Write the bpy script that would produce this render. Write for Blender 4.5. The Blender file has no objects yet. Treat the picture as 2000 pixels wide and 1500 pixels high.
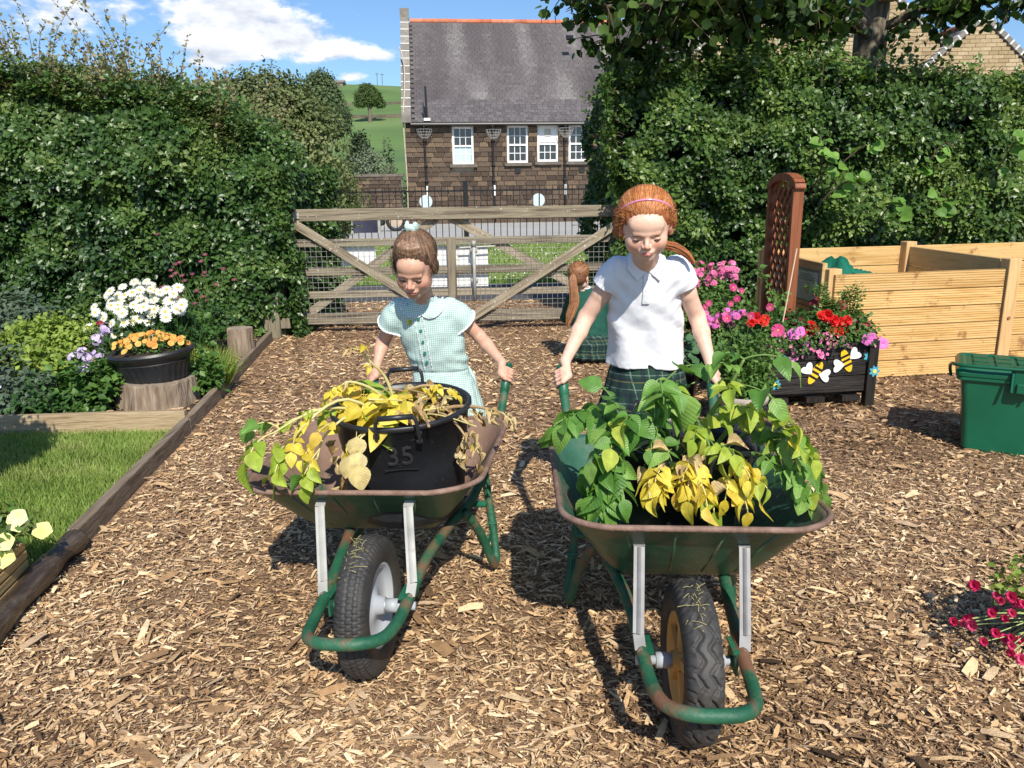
import bpy, math, random
import numpy as np
from mathutils import Vector, Matrix
from math import pi, sin, cos, radians as rad

SC = bpy.context.scene
COL = SC.collection
rng = np.random.default_rng(7)
random.seed(7)

# ---------------------------------------------------------------- camera
cam_data = bpy.data.cameras.new('camera')
cam_data.sensor_width = 36.0
cam_data.lens = 27.0
cam_data.clip_start = 0.05
cam_data.clip_end = 3000.0
cam = bpy.data.objects.new('camera', cam_data)
COL.objects.link(cam)
_p, _r = rad(13.9), rad(0.8)
_F = Vector((0, cos(_p), -sin(_p)))
_R0 = Vector((1, 0, 0)); _U0 = Vector((0, sin(_p), cos(_p)))
_R = _R0 * cos(_r) - _U0 * sin(_r); _U = _U0 * cos(_r) + _R0 * sin(_r)
cam.matrix_world = Matrix(((_R.x, _U.x, -_F.x, 0), (_R.y, _U.y, -_F.y, 0), (_R.z, _U.z, -_F.z, 1.34), (0, 0, 0, 1)))
SC.camera = cam

# ---------------------------------------------------------------- light
SUN_DIR = Vector((0.25, -1.05, 1.0)).normalized()          # towards the sun
sun_data = bpy.data.lights.new('sun', 'SUN')
sun_data.energy = 5.0
sun_data.angle = rad(0.55)
sun_data.color = (1.0, 0.93, 0.81)
sun = bpy.data.objects.new('sun', sun_data)
COL.objects.link(sun)
sun.rotation_euler = SUN_DIR.to_track_quat('Z', 'Y').to_euler()
sun.location = (4, -8, 12)

world = bpy.data.worlds.new('World')
SC.world = world
world.use_nodes = True

def build_world():
    nt = world.node_tree; nt.nodes.clear(); N = nt.nodes.new; L = nt.links.new
    out = N('ShaderNodeOutputWorld'); bg = N('ShaderNodeBackground')
    sky = N('ShaderNodeTexSky'); sky.sky_type = 'NISHITA'; sky.sun_disc = False
    sky.sun_elevation = rad(43); sky.sun_rotation = rad(166.6)
    sky.air_density = 1.0; sky.dust_density = 0.6; sky.ozone_density = 2.0; sky.altitude = 200
    tc = N('ShaderNodeTexCoord')
    def vm(op, a, b=None):
        n = N('ShaderNodeVectorMath'); n.operation = op
        if isinstance(a, tuple): n.inputs[0].default_value = a
        else: L(a, n.inputs[0])
        if b is not None:
            if isinstance(b, tuple): n.inputs[1].default_value = b
            else: L(b, n.inputs[1])
        return n
    def ma(op, a, b=None, c=None, clamp=False):
        n = N('ShaderNodeMath'); n.operation = op; n.use_clamp = clamp
        for i, v in enumerate((a, b, c)):
            if v is None: continue
            if isinstance(v, (int, float)): n.inputs[i].default_value = v
            else: L(v, n.inputs[i])
        return n.outputs[0]
    d = tc.outputs['Generated']
    st = vm('MULTIPLY', d, (1.0, 1.0, 2.2)).outputs[0]
    nz = N('ShaderNodeTexNoise'); L(st, nz.inputs['Vector']); nz.inputs['Scale'].default_value = 12.0
    nz.inputs['Detail'].default_value = 9; nz.inputs['Roughness'].default_value = 0.62
    nb = N('ShaderNodeTexNoise'); L(st, nb.inputs['Vector']); nb.inputs['Scale'].default_value = 1.9
    nb.inputs['Detail'].default_value = 2
    # cumulus banks that the day really shows, as soft ellipsoids in direction space
    dens = ma('MULTIPLY_ADD', nb.outputs['Fac'], 1.5, -1.05)
    blobs = [((-0.22, 0.96, 0.172), (0.062, 1, 0.018), 1.0), ((-0.297, 0.94, 0.166), (0.036, 1, 0.012), 0.95), ((-0.308, 0.93, 0.2), (0.042, 1, 0.018), 0.8),
             ((-0.409, 0.892, 0.195), (0.085, 1, 0.022), 1.0), ((-0.183, 0.973, 0.138), (0.022, 1, 0.007), 1.0), ((0.042, 0.977, 0.213), (0.036, 1, 0.009), 0.7),
             ((-0.336, 0.93, 0.151), (0.026, 1, 0.009), 0.85), ((-0.146, 0.976, 0.161), (0.022, 1, 0.005), 0.6), ((-0.49, 0.855, 0.17), (0.034, 1, 0.03), 0.75), ((0.345, 0.92, 0.187), (0.07, 1, 0.012), 0.7), ((-0.27, 0.93, 0.27), (0.12, 1, 0.03), 0.8)]
    for c, r, s in blobs:
        q = vm('SUBTRACT', d, c).outputs[0]
        q = vm('MULTIPLY', q, (1 / r[0], 0.6, 1 / r[2])).outputs[0]
        ln = vm('DOT_PRODUCT', q, q).outputs['Value']
        g = ma('EXPONENT', ma('MULTIPLY', ln, -0.8))
        dens = ma('MULTIPLY_ADD', g, s * 0.62, dens)
    f = ma('MULTIPLY_ADD', nz.outputs['Fac'], 2.1, ma('ADD', dens, -1.02))
    mask = N('ShaderNodeMapRange'); mask.interpolation_type = 'SMOOTHSTEP'
    L(f, mask.inputs[0]); mask.inputs[1].default_value = 0.14; mask.inputs[2].default_value = 0.50
    shade = N('ShaderNodeMapRange'); L(f, shade.inputs[0]); shade.inputs[1].default_value = 0.2; shade.inputs[2].default_value = 0.75
    n2 = N('ShaderNodeTexNoise'); L(vm('ADD', st, (0.0, 0.0, 0.02)).outputs[0], n2.inputs['Vector'])
    n2.inputs['Scale'].default_value = 12.0; n2.inputs['Detail'].default_value = 7
    grad = ma('MULTIPLY_ADD', ma('SUBTRACT', nz.outputs['Fac'], n2.outputs['Fac']), 2.6, 0.62, clamp=True)
    ccol = N('ShaderNodeMix'); ccol.data_type = 'RGBA'
    L(grad, ccol.inputs['Factor']); ccol.inputs['A'].default_value = (3.9, 4.5, 5.6, 1); ccol.inputs['B'].default_value = (9.3, 9.4, 9.6, 1)
    # clear sky deepened slightly towards the day's strong blue
    tint = N('ShaderNodeMix'); tint.data_type = 'RGBA'; tint.blend_type = 'MULTIPLY'
    tint.inputs['Factor'].default_value = 1.0; L(sky.outputs[0], tint.inputs['A']); tint.inputs['B'].default_value = (0.80, 0.98, 1.16, 1)
    mx = N('ShaderNodeMix'); mx.data_type = 'RGBA'
    L(mask.outputs[0], mx.inputs['Factor']); L(tint.outputs['Result'], mx.inputs['A']); L(ccol.outputs['Result'], mx.inputs['B'])
    L(mx.outputs['Result'], bg.inputs['Color']); bg.inputs['Strength'].default_value = 0.105
    L(bg.outputs[0], out.inputs['Surface'])
build_world()

SC.view_settings.view_transform = 'Standard'
SC.view_settings.look = 'None'
SC.view_settings.gamma = 1.0
SC.view_settings.use_curve_mapping = False
SC.view_settings.exposure = 0.30
SC.cycles.max_bounces = 6
SC.cycles.transparent_max_bounces = 6

# ---------------------------------------------------------------- materials
MATS = {}
def M(name, cols, scale=8.0, rough=0.7, bump=0.0, bscale=None, metal=0.0, stretch=(1, 1, 1), detail=5.0, vary=0.0,
      spec=0.4, trans=0.0, use='noise', lo=0.3, hi=0.7, coat=0.0, veins=False, distort=0.0, spots=None):
    """Procedural material: colour ramp over noise (or per-instance value), fine relief, per-object variation."""
    if name in MATS: return MATS[name]
    m = bpy.data.materials.new(name); m.use_nodes = True
    nt = m.node_tree; N = nt.nodes.new; L = nt.links.new
    b = nt.nodes['Principled BSDF']; out = nt.nodes['Material Output']
    b.inputs['Roughness'].default_value = rough; b.inputs['Metallic'].default_value = metal
    b.inputs['Specular IOR Level'].default_value = spec
    if coat: b.inputs['Coat Weight'].default_value = coat
    tc = N('ShaderNodeTexCoord'); mp = N('ShaderNodeMapping'); mp.inputs['Scale'].default_value = stretch
    L(tc.outputs['Object'], mp.inputs[0])
    oi = N('ShaderNodeObjectInfo')
    nz = N('ShaderNodeTexNoise'); nz.noise_dimensions = '4D'
    nz.inputs['Scale'].default_value = scale; nz.inputs['Detail'].default_value = detail; nz.inputs['Distortion'].default_value = distort
    L(mp.outputs[0], nz.inputs['Vector'])
    wv = N('ShaderNodeMath'); wv.operation = 'MULTIPLY'; L(oi.outputs['Random'], wv.inputs[0]); wv.inputs[1].default_value = 37.0
    L(wv.outputs[0], nz.inputs['W'])
    rp = N('ShaderNodeValToRGB'); cr = rp.color_ramp
    n = len(cols)
    while len(cr.elements) < n: cr.elements.new(0.5)
    for i, c in enumerate(cols):
        cr.elements[i].position = (lo + (hi - lo) * i / max(1, n - 1)) if use == 'noise' else i / max(1, n - 1)
        cr.elements[i].color = (c[0], c[1], c[2], 1)
    if use == 'noise': L(nz.outputs['Fac'], rp.inputs[0])
    elif use == 'obj': L(oi.outputs['Random'], rp.inputs[0])
    else:
        at = N('ShaderNodeAttribute'); at.attribute_name = 'v'; L(at.outputs['Fac'], rp.inputs[0])
    col = rp.outputs[0]
    if use != 'noise':       # a little mottling on every leaf, chip, stone
        hs = N('ShaderNodeMix'); hs.data_type = 'RGBA'; hs.blend_type = 'MULTIPLY'; hs.inputs['Factor'].default_value = 1.0
        mr = N('ShaderNodeMapRange'); L(nz.outputs['Fac'], mr.inputs[0]); mr.inputs[1].default_value = 0.25; mr.inputs[2].default_value = 0.75
        mr.inputs[3].default_value = 0.72; mr.inputs[4].default_value = 1.28
        L(col, hs.inputs['A']); L(mr.outputs[0], hs.inputs['B']); col = hs.outputs['Result']
    if vary:
        mr = N('ShaderNodeMapRange'); L(oi.outputs['Random'], mr.inputs[0]); mr.inputs[3].default_value = 1 - vary; mr.inputs[4].default_value = 1 + vary
        hs = N('ShaderNodeMix'); hs.data_type = 'RGBA'; hs.blend_type = 'MULTIPLY'; hs.inputs['Factor'].default_value = 1.0
        L(col, hs.inputs['A']); L(mr.outputs[0], hs.inputs['B']); col = hs.outputs['Result']
    if spots:                # wear: patches of another colour (rust, lichen, knots)
        scol, sscale, s0, s1 = spots
        ns = N('ShaderNodeTexNoise'); ns.noise_dimensions = '4D'; L(wv.outputs[0], ns.inputs['W']); ns.inputs['Scale'].default_value = sscale; ns.inputs['Detail'].default_value = 8
        ns.inputs['Roughness'].default_value = 0.65
        L(tc.outputs['Object'], ns.inputs['Vector'])
        mr = N('ShaderNodeMapRange'); L(ns.outputs['Fac'], mr.inputs[0]); mr.inputs[1].default_value = s0; mr.inputs[2].default_value = s1
        mx = N('ShaderNodeMix'); mx.data_type = 'RGBA'; L(mr.outputs[0], mx.inputs['Factor']); L(col, mx.inputs['A'])
        mx.inputs['B'].default_value = (*scol, 1); col = mx.outputs['Result']
    L(col, b.inputs['Base Color'])
    h = None
    if veins:                # midrib and side veins of a leaf as relief
        sx = N('ShaderNodeSeparateXYZ'); L(tc.outputs['Object'], sx.inputs[0])
        ab = N('ShaderNodeMath'); ab.operation = 'ABSOLUTE'; L(sx.outputs[0], ab.inputs[0])
        q = N('ShaderNodeMath'); q.operation = 'MULTIPLY_ADD'; L(ab.outputs[0], q.inputs[0]); q.inputs[1].default_value = -0.8; L(sx.outputs[1], q.inputs[2])
        s = N('ShaderNodeMath'); s.operation = 'MULTIPLY'; L(q.outputs[0], s.inputs[0]); s.inputs[1].default_value = 26.0
        s2 = N('ShaderNodeMath'); s2.operation = 'SINE'; L(s.outputs[0], s2.inputs[0])
        s3 = N('ShaderNodeMath'); s3.operation = 'ABSOLUTE'; L(s2.outputs[0], s3.inputs[0])
        mid = N('ShaderNodeMapRange'); L(ab.outputs[0], mid.inputs[0]); mid.inputs[1].default_value = 0.0; mid.inputs[2].default_value = 0.05
        mu = N('ShaderNodeMath'); mu.operation = 'MULTIPLY'; L(s3.outputs[0], mu.inputs[0]); L(mid.outputs[0], mu.inputs[1])
        h = mu.outputs[0]
    if bump:
        nb = N('ShaderNodeTexNoise'); nb.inputs['Scale'].default_value = bscale or scale * 3; nb.inputs['Detail'].default_value = 6
        L(mp.outputs[0], nb.inputs['Vector'])
        bp = N('ShaderNodeBump'); bp.inputs['Strength'].default_value = min(1, bump); bp.inputs['Distance'].default_value = 0.01
        if h is not None:
            bp.inputs['Distance'].default_value = 0.0009
            L(h, bp.inputs['Height'])
        else: L(nb.outputs['Fac'], bp.inputs['Height'])
        L(bp.outputs[0], b.inputs['Normal'])
    if trans:
        tr = N('ShaderNodeBsdfTranslucent'); ms = N('ShaderNodeMixShader'); ms.inputs[0].default_value = trans
        g = N('ShaderNodeMix'); g.data_type = 'RGBA'; g.blend_type = 'MULTIPLY'; g.inputs['Factor'].default_value = 1.0
        L(col, g.inputs['A']); g.inputs['B'].default_value = (1.25, 1.3, 0.7, 1); L(g.outputs['Result'], tr.inputs['Color'])
        L(b.outputs[0], ms.inputs[1]); L(tr.outputs[0], ms.inputs[2]); L(ms.outputs[0], out.inputs['Surface'])
    MATS[name] = m
    return m

def wood(name, a, b, dark, rough=0.75, scale=3.0, axis=0, knots=None, vary=0.12, bump=0.5):
    """Sawn timber: grain running along one axis, optional knots."""
    st = [22.0, 22.0, 22.0]; st[axis] = 1.3
    return M(name, [dark, a, b, a], scale=scale, rough=rough, stretch=tuple(st), bump=bump, bscale=scale * 2.2, vary=vary, detail=6, distort=0.6, spots=knots)

# ---------------------------------------------------------------- object helpers
def tag(o, label=None, cat=None, group=None, kind=None):
    for k, v in (('label', label), ('category', cat), ('group', group), ('kind', kind)):
        if v: o[k] = v
    return o

def empty(name, loc=(0, 0, 0), rz=0.0, label=None, cat=None, group=None):
    o = bpy.data.objects.new(name, None); COL.objects.link(o)
    o.empty_display_size = 0.1
    o.location = loc; o.rotation_euler = (0, 0, rz)
    return tag(o, label, cat, group)

def obj(name, me, parent=None, mat=None, smooth=False, kind=None):
    if mat is not None:
        for m_ in (mat if isinstance(mat, (list, tuple)) else [mat]): me.materials.append(m_)
    if smooth: me.shade_smooth()
    o = bpy.data.objects.new(name, me); COL.objects.link(o)
    if parent is not None: o.parent = parent
    if kind: o['kind'] = kind
    return o

def inst(name, me, parent=None, mat4=None, loc=None, rot=None, scale=None):
    o = bpy.data.objects.new(name, me); COL.objects.link(o)
    if parent is not None: o.parent = parent
    if mat4 is not None: o.matrix_local = mat4
    if loc is not None: o.location = loc
    if rot is not None: o.rotation_euler = rot
    if scale is not None: o.scale = (scale,) * 3 if isinstance(scale, (int, float)) else scale
    return o

def copy_tree(o, parent=None):
    c = o.copy(); COL.objects.link(c)
    if parent is not None: c.parent = parent
    for ch in list(o.children): copy_tree(ch, c)
    return c

def np_mesh(name, V, Fq, att=None, midx=None):
    """Fast mesh from arrays: V (n,3), Fq (m,k) or list of such arrays."""
    V = np.asarray(V, dtype=np.float32)
    Fs = Fq if isinstance(Fq, list) else [Fq]
    me = bpy.data.meshes.new(name)
    me.vertices.add(len(V)); me.vertices.foreach_set('co', V.ravel())
    tot = sum(f.size for f in Fs); nf = sum(len(f) for f in Fs)
    me.loops.add(tot); me.polygons.add(nf)
    me.loops.foreach_set('vertex_index', np.concatenate([f.ravel() for f in Fs]).astype(np.int32))
    starts, s = [], 0
    for f in Fs:
        starts.append(s + np.arange(len(f)) * f.shape[1]); s += f.size
    me.polygons.foreach_set('loop_start', np.concatenate(starts).astype(np.int32))
    if midx is not None: me.polygons.foreach_set('material_index', np.asarray(midx, dtype=np.int32))
    me.update(calc_edges=True)
    if att is not None:
        for k, a in att.items():
            me.attributes.new(k, 'FLOAT', 'POINT').data.foreach_set('value', np.asarray(a, dtype=np.float32))
    return me

class MB:
    """Collects boxes, tubes and lathes; build() gives one mesh."""
    def __init__(s): s.v, s.f, s.m = [], [], []
    def add(s, vs, fs, mi=0):
        o = len(s.v); s.v += [tuple(v) for v in vs]; s.f += [tuple(i + o for i in f) for f in fs]; s.m += [mi] * len(fs)
    def box(s, c, d, rot=None, mi=0, taper=1.0):
        cx, cy, cz = c; x, y, z = d[0] / 2, d[1] / 2, d[2] / 2
        vs = [Vector((sx * x * (taper if sz > 0 else 1), sy * y * (taper if sz > 0 else 1), sz * z)) for sz in (-1, 1) for sx, sy in ((-1, -1), (1, -1), (1, 1), (-1, 1))]
        if rot is not None: vs = [rot @ v for v in vs]
        s.add([(v.x + cx, v.y + cy, v.z + cz) for v in vs], [(3, 2, 1, 0), (4, 5, 6, 7), (0, 1, 5, 4), (1, 2, 6, 5), (2, 3, 7, 6), (3, 0, 4, 7)], mi)
    def bar(s, a, b, w, t, up=(0, 0, 1), mi=0):
        """rectangular bar from a to b, w across 'up' direction, t in the other"""
        a, b = Vector(a), Vector(b); d = (b - a).normalized(); u = Vector(up); u = (u - d * u.dot(d)).normalized(); n = d.cross(u)
        vs = [p + u * (w / 2 * i) + n * (t / 2 * j) for p in (a, b) for i, j in ((-1, -1), (1, -1), (1, 1), (-1, 1))]
        s.add(vs, [(3, 2, 1, 0), (4, 5, 6, 7), (0, 1, 5, 4), (1, 2, 6, 5), (2, 3, 7, 6), (3, 0, 4, 7)], mi)
    def tube(s, pts, r, n=10, cap=True, mi=0, closed=False):
        pts = [Vector(p) for p in pts]; k = len(pts)
        rs = r if isinstance(r, (list, tuple)) else [r] * k
        prev = None; rings = []
        for i, p in enumerate(pts):
            if closed: t = pts[(i + 1) % k] - pts[i - 1]
            else: t = pts[min(i + 1, k - 1)] - pts[max(i - 1, 0)]
            t = t.normalized() if t.length > 1e-9 else Vector((0, 0, 1))
            if prev is None:
                u = Vector((0, 0, 1)) if abs(t.z) < 0.9 else Vector((1, 0, 0)); u = (u - t * u.dot(t)).normalized()
            else:
                u = prev - t * prev.dot(t); u = u.normalized() if u.length > 1e-6 else prev
            prev = u; w = t.cross(u)
            rings.append([p + (u * cos(2 * pi * j / n) + w * sin(2 * pi * j / n)) * rs[i] for j in range(n)])
        vs = [v for rg in rings for v in rg]; fs = []
        for i in range(k if closed else k - 1):
            o2 = ((i + 1) % k) * n
            for j in range(n): fs.append((i * n + j, i * n + (j + 1) % n, o2 + (j + 1) % n, o2 + j))
        if cap and not closed: fs += [tuple(range(n - 1, -1, -1)), tuple(range((k - 1) * n, k * n))]
        s.add(vs, fs, mi)
    def lathe(s, prof, n=32, c=(0, 0, 0), mi=0, rot=None):
        """profile [(r,z)...] about z"""
        vs = []
        for r_, z_ in prof:
            for j in range(n): vs.append(Vector((r_ * cos(2 * pi * j / n), r_ * sin(2 * pi * j / n), z_)))
        if rot is not None: vs = [rot @ v for v in vs]
        vs = [v + Vector(c) for v in vs]
        fs = [(i * n + j, i * n + (j + 1) % n, (i + 1) * n + (j + 1) % n, (i + 1) * n + j) for i in range(len(prof) - 1) for j in range(n)]
        s.add(vs, fs, mi)
    def mesh(s, name):
        me = bpy.data.meshes.new(name); me.from_pydata(s.v, [], s.f); me.update()
        if any(s.m): me.polygons.foreach_set('material_index', s.m)
        return me
    def build(s, name, mat, parent=None, smooth=False, kind=None, bevel=0.0):
        o = obj(name, s.mesh(name), parent, mat, smooth, kind)
        if bevel:
            b = o.modifiers.new('bevel', 'BEVEL'); b.width = bevel; b.segments = 2; b.limit_method = 'ANGLE'
        return o

def smooth_path(pts, k=8, closed=False):
    P = [Vector(p) for p in pts]; n = len(P); out = []
    rngi = range(n) if closed else range(n - 1)
    for i in rngi:
        if closed: a, b, c, d = P[i - 1], P[i], P[(i + 1) % n], P[(i + 2) % n]
        else: a, b, c, d = P[max(i - 1, 0)], P[i], P[i + 1], P[min(i + 2, n - 1)]
        for j in range(k):
            t = j / k
            out.append(0.5 * ((2 * b) + (c - a) * t + (2 * a - 5 * b + 4 * c - d) * t * t + (3 * b - a - 3 * c + d) * t ** 3))
    if not closed: out.append(P[-1])
    return out

# value noise in numpy
def vnoise(P, seed=0):
    P = np.asarray(P, dtype=np.float64); i = np.floor(P).astype(np.int64); f = P - i; f = f * f * (3 - 2 * f)
    def h(a):
        x = (a[..., 0] * 73856093) ^ (a[..., 1] * 19349663) ^ (a[..., 2] * 83492791) ^ (seed * 2654435761)
        x = (x ^ (x >> 13)) * 1274126177 & 0x7fffffff; x = (x ^ (x >> 16)) & 0xffff
        return x / 65535.0
    r = 0
    for dx in (0, 1):
        for dy in (0, 1):
            for dz in (0, 1):
                w = (f[..., 0] if dx else 1 - f[..., 0]) * (f[..., 1] if dy else 1 - f[..., 1]) * (f[..., 2] if dz else 1 - f[..., 2])
                r = r + w * h(i + np.array([dx, dy, dz]))
    return r
def fbm(P, seed=0, o=3):
    a, s, t = 0, 1.0, 0
    for k in range(o): a = a + vnoise(np.asarray(P) * 2 ** k, seed + k) * s; t += s; s *= 0.5
    return a / t

def frames(D, Nrm):
    """rotation matrices (N,3,3) with columns x, y=D, z~Nrm"""
    D = D / np.linalg.norm(D, axis=1, keepdims=True)
    X = np.cross(D, Nrm); X = X / np.maximum(1e-9, np.linalg.norm(X, axis=1, keepdims=True)); Z = np.cross(X, D)
    return np.stack([X, D, Z], axis=2)

def scatter(name, tv, tf, P, R, S, mat, parent=None, kind='stuff', v=None, smooth=False):
    tv = np.asarray(tv, float); tf = np.asarray(tf, int); n = len(P)
    S = np.asarray(S, float)
    T = tv[None, :, :] * (S[:, None, None] if S.ndim == 1 else S[:, None, :])
    V = np.einsum('nij,nkj->nki', R, T) + P[:, None, :]
    Fq = (tf[None, :, :] + (np.arange(n) * len(tv))[:, None, None]).reshape(-1, tf.shape[1])
    vv = rng.random(n) if v is None else v
    me = np_mesh(name, V.reshape(-1, 3), Fq, {'v': np.repeat(vv, len(tv))})
    return obj(name, me, parent, mat, smooth, kind)

LEAF2 = ([(0, 0, 0), (-.42, .45, .12), (0, 1, 0), (.42, .45, .12)], [(0, 2, 1), (0, 3, 2)])
LEAF6 = ([(0, 0, 0), (-.28, .22, .05), (-.5, .42, .1), (-.26, .55, .03), (-.32, .8, .06), (0, 1, -.06), (.32, .8, .06), (.26, .55, .03), (.5, .42, .1), (.28, .22, .05)],
         [(0, 3, 2), (0, 2, 1), (0, 5, 3), (3, 5, 4), (0, 7, 5), (5, 7, 6), (0, 8, 7), (0, 9, 8)])
def rnd_unit(n):
    a = rng.normal(size=(n, 3)); return a / np.linalg.norm(a, axis=1, keepdims=True)

# ================================================================ THE SETTING
def sheet(name, x0, x1, y0, y1, z, mat, step=None, zf=None, kind='structure', poly=None):
    if poly is not None:
        me = bpy.data.meshes.new(name); me.from_pydata([(x, y, z) for x, y in poly], [], [tuple(range(len(poly)))]); me.update()
        return obj(name, me, None, mat, kind=kind)
    nx = max(1, int((x1 - x0) / step)) if step else 1; ny = max(1, int((y1 - y0) / step)) if step else 1
    X, Y = np.meshgrid(np.linspace(x0, x1, nx + 1), np.linspace(y0, y1, ny + 1))
    Z = np.full_like(X, z) if zf is None else zf(X, Y) + z
    V = np.stack([X, Y, Z], -1).reshape(-1, 3); i = np.arange(ny)[:, None] * (nx + 1) + np.arange(nx)[None, :]
    Fq = np.stack([i, i + 1, i + nx + 2, i + nx + 1], -1).reshape(-1, 4)
    return obj(name, np_mesh(name, V, Fq), None, mat, True, kind)

m_earth = M('earth', [(.05, .035, .022), (.10, .07, .045)], scale=20, bump=.6, rough=.95)
m_barkbase = M('bark_base', [(.09, .053, .031), (.23, .14, .08), (.40, .26, .15)], scale=70, bump=1, bscale=120, rough=.95, detail=8)
m_fargrass = M('far_grass', [(.035, .10, .018), (.055, .15, .028), (.09, .19, .04)], scale=0.9, rough=.9, detail=9, bump=.4, bscale=30, trans=0)
m_hill = M('hill_pasture', [(.075, .135, .038), (.105, .18, .048), (.15, .215, .07)], scale=.03, rough=.95, detail=10, spots=((.17, .19, .08), .012, .56, .7))
m_tarmac = M('tarmac', [(.055, .055, .06), (.085, .085, .09)], scale=60, rough=.9, bump=.3)
m_yard = M('yard_surface', [(.34, .335, .32), (.40, .395, .38)], scale=.8, rough=.9, detail=8)

def hill_z(X, Y):
    t = np.clip((Y - 60) / 340, 0, 3)
    base = 1.0 + 50 * t ** 1.2 * np.where(Y > 400, 1 - .0009 * (Y - 400), 1)
    return base + (fbm(np.stack([X / 70, Y / 70, X * 0], -1), 3) - .5) * (4 + 12 * t) - .004 * (X + 60) ** 2 / 60
sheet('ground', -60, 60, -8, 60, -.022, m_earth)
sheet('hillside', -420, 420, 60, 700, 0, m_hill, step=10, zf=hill_z)
sheet('valley_field', -420, 420, 46, 60.5, -.2, m_hill, step=4, zf=lambda X, Y: np.clip((Y - 46) / 14, 0, 1) * (hill_z(X, np.full_like(Y, 60.)) + .2))
barkz = lambda X, Y: (fbm(np.stack([X * 3, Y * 3, X * 0], -1), 11) - .5) * .02
sheet('bark_path', -4.4, 9.0, -3, 9.95, 0, m_barkbase, step=.08, zf=barkz)
sheet('tarmac_path', -14, 14, 9.95, 11.75, .012, m_tarmac)
sheet('grass_verge', -20, 20, 11.75, 21.4, .012, m_fargrass, step=.5, zf=lambda X, Y: (fbm(np.stack([X, Y, X * 0], -1), 5) - .5) * .03)
sheet('school_yard', -25, 25, 21.4, 46, .012, m_yard)

# ---- bark chips: 3 passes of small bent splinters, denser near the camera
EDGE = lambda Y: np.interp(Y, [0, 2.2, 2.74, 4.33, 6.91, 7.8], [-1.49, -1.64, -1.70, -1.89, -2.25, -2.36])
def chip_field(name, n, ylo, yhi, smin, smax, zlo, zhi, power=1.0, tilt=.55):
    u = rng.random(int(n * 1.7)) ** power
    Y = ylo + (yhi - ylo) * u
    X = (rng.random(len(Y)) * 2 - 1) * (Y * .80 + .25)
    k = (X > EDGE(Y) + .02) & (X < 6); X, Y = X[k][:n], Y[k][:n]; n = len(X)
    th = rng.normal(0, 1, n) * .9 + (rng.random(n) < .35) * rng.random(n) * pi
    D = np.stack([np.cos(th), np.sin(th), rng.normal(0, tilt, n) * .45], 1)
    Nn = np.stack([rng.normal(0, tilt, n), rng.normal(0, tilt, n), np.ones(n)], 1)
    R = frames(D, Nn)
    L = smin + (smax - smin) * rng.random(n) ** 2.6
    Wd = L * (.09 + .30 * rng.random(n) ** 1.8)
    S = np.stack([Wd, L, L], 1)
    P = np.stack([X, Y, zlo + (zhi - zlo) * rng.random(n)], 1); P[:, 2] += barkz(X, Y)
    tv = [(-.5, -.45, 0), (.35, -.5, 0), (-.45, .02, .05), (.55, -.05, .04), (-.3, .5, -.02), (.3, .42, 0)]
    tf = [(0, 1, 3, 2), (2, 3, 5, 4)]
    v = np.clip(rng.random(n) * .94 + .03 + (fbm(np.stack([X * 1.3, Y * 1.3, X * 0], -1), 21, 3) - .5) * .7, 0, 1)
    return scatter(name, tv, tf, P, R, S, m_chip, None, v=v)
m_chip = M('bark_chip', [(.060, .035, .019), (.16, .092, .048), (.28, .168, .086), (.40, .245, .124), (.52, .335, .172), (.62, .42, .225), (.42, .295, .19), (.69, .49, .275), (.77, .59, .37)],
           use='attr', scale=45, rough=.8, bump=.4, bscale=200, spec=.3, stretch=(1, 1, 1))
def chips():
    a = chip_field('bark_chips', 165000, 1.15, 4.2, .007, .040, .002, .018, power=1.05)
    b = chip_field('bark_chips', 80000, 3.9, 9.9, .016, .062, .004, .018, power=.95)
    c = chip_field('bark_chips', 1700, 1.2, 6.0, .045, .11, .010, .024, power=1.0, tilt=.2)
    for o, l in ((a, 'bed of fine bark chippings nearest the camera'), (b, 'bark chippings running back to the gate'), (c, 'long pale wood splinters lying on top of the bark')):
        tag(o, l, 'bark chips')
chips()

# ---- lawn
m_lawnbase = M('lawn_soil', [(.06, .075, .02), (.10, .12, .035)], scale=25, rough=.95, bump=.5)
m_blade = M('grass_blade', [(.12, .20, .035), (.19, .30, .06), (.28, .38, .09), (.38, .44, .15), (.48, .44, .23)], use='attr', scale=3, rough=.6, trans=.42)
sheet('lawn', 0, 0, 0, 0, .014, m_lawnbase, poly=[(-4.6, .9), (-1.56, .9), (-1.69, 2.2), (-1.75, 2.74), (-1.93, 4.31), (-4.6, 4.22)])
def blades(name, n, xf, hmin, hmax, label, w=.0035, cat='grass'):
    X, Y, Z = xf(n); n = len(X)
    th = rng.random(n) * 2 * pi; le = rng.random(n) * .75
    D = np.stack([np.cos(th) * le, np.sin(th) * le, np.ones(n)], 1)
    R = frames(D, rnd_unit(n))
    L = hmin + (hmax - hmin) * rng.random(n)
    S = np.stack([np.full(n, w) * (1 + rng.random(n)), L, L], 1)
    tv = [(-.5, 0, 0), (.5, 0, 0), (.35, .55, .06), (-.35, .55, .06), (0, 1, .28)]
    tf3 = [(0, 1, 2), (0, 2, 3), (3, 2, 4)]
    P = np.stack([X, Y, Z], 1)
    cl = vnoise(P * np.array([5, 5, 0]), 9) * .45 + rng.random(n) * .55
    o = scatter(name, tv, tf3, P, R, S, m_blade, None, v=cl)
    tag(o, label, cat)
    return o
def lawn_pts(n):
    Y = .95 + 3.32 * rng.random(n) ** .9; X = -4.5 + (4.5 - 1.5) * rng.random(n) ** .75
    k = (X < EDGE(Y) - .07) & (X > -.62 * Y - 1.2); X, Y = X[k], Y[k]
    return X, Y, np.full(len(X), .014)
blades('lawn_grass', 115000, lawn_pts, .022, .055, 'short green lawn grass behind the timber edging')
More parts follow.
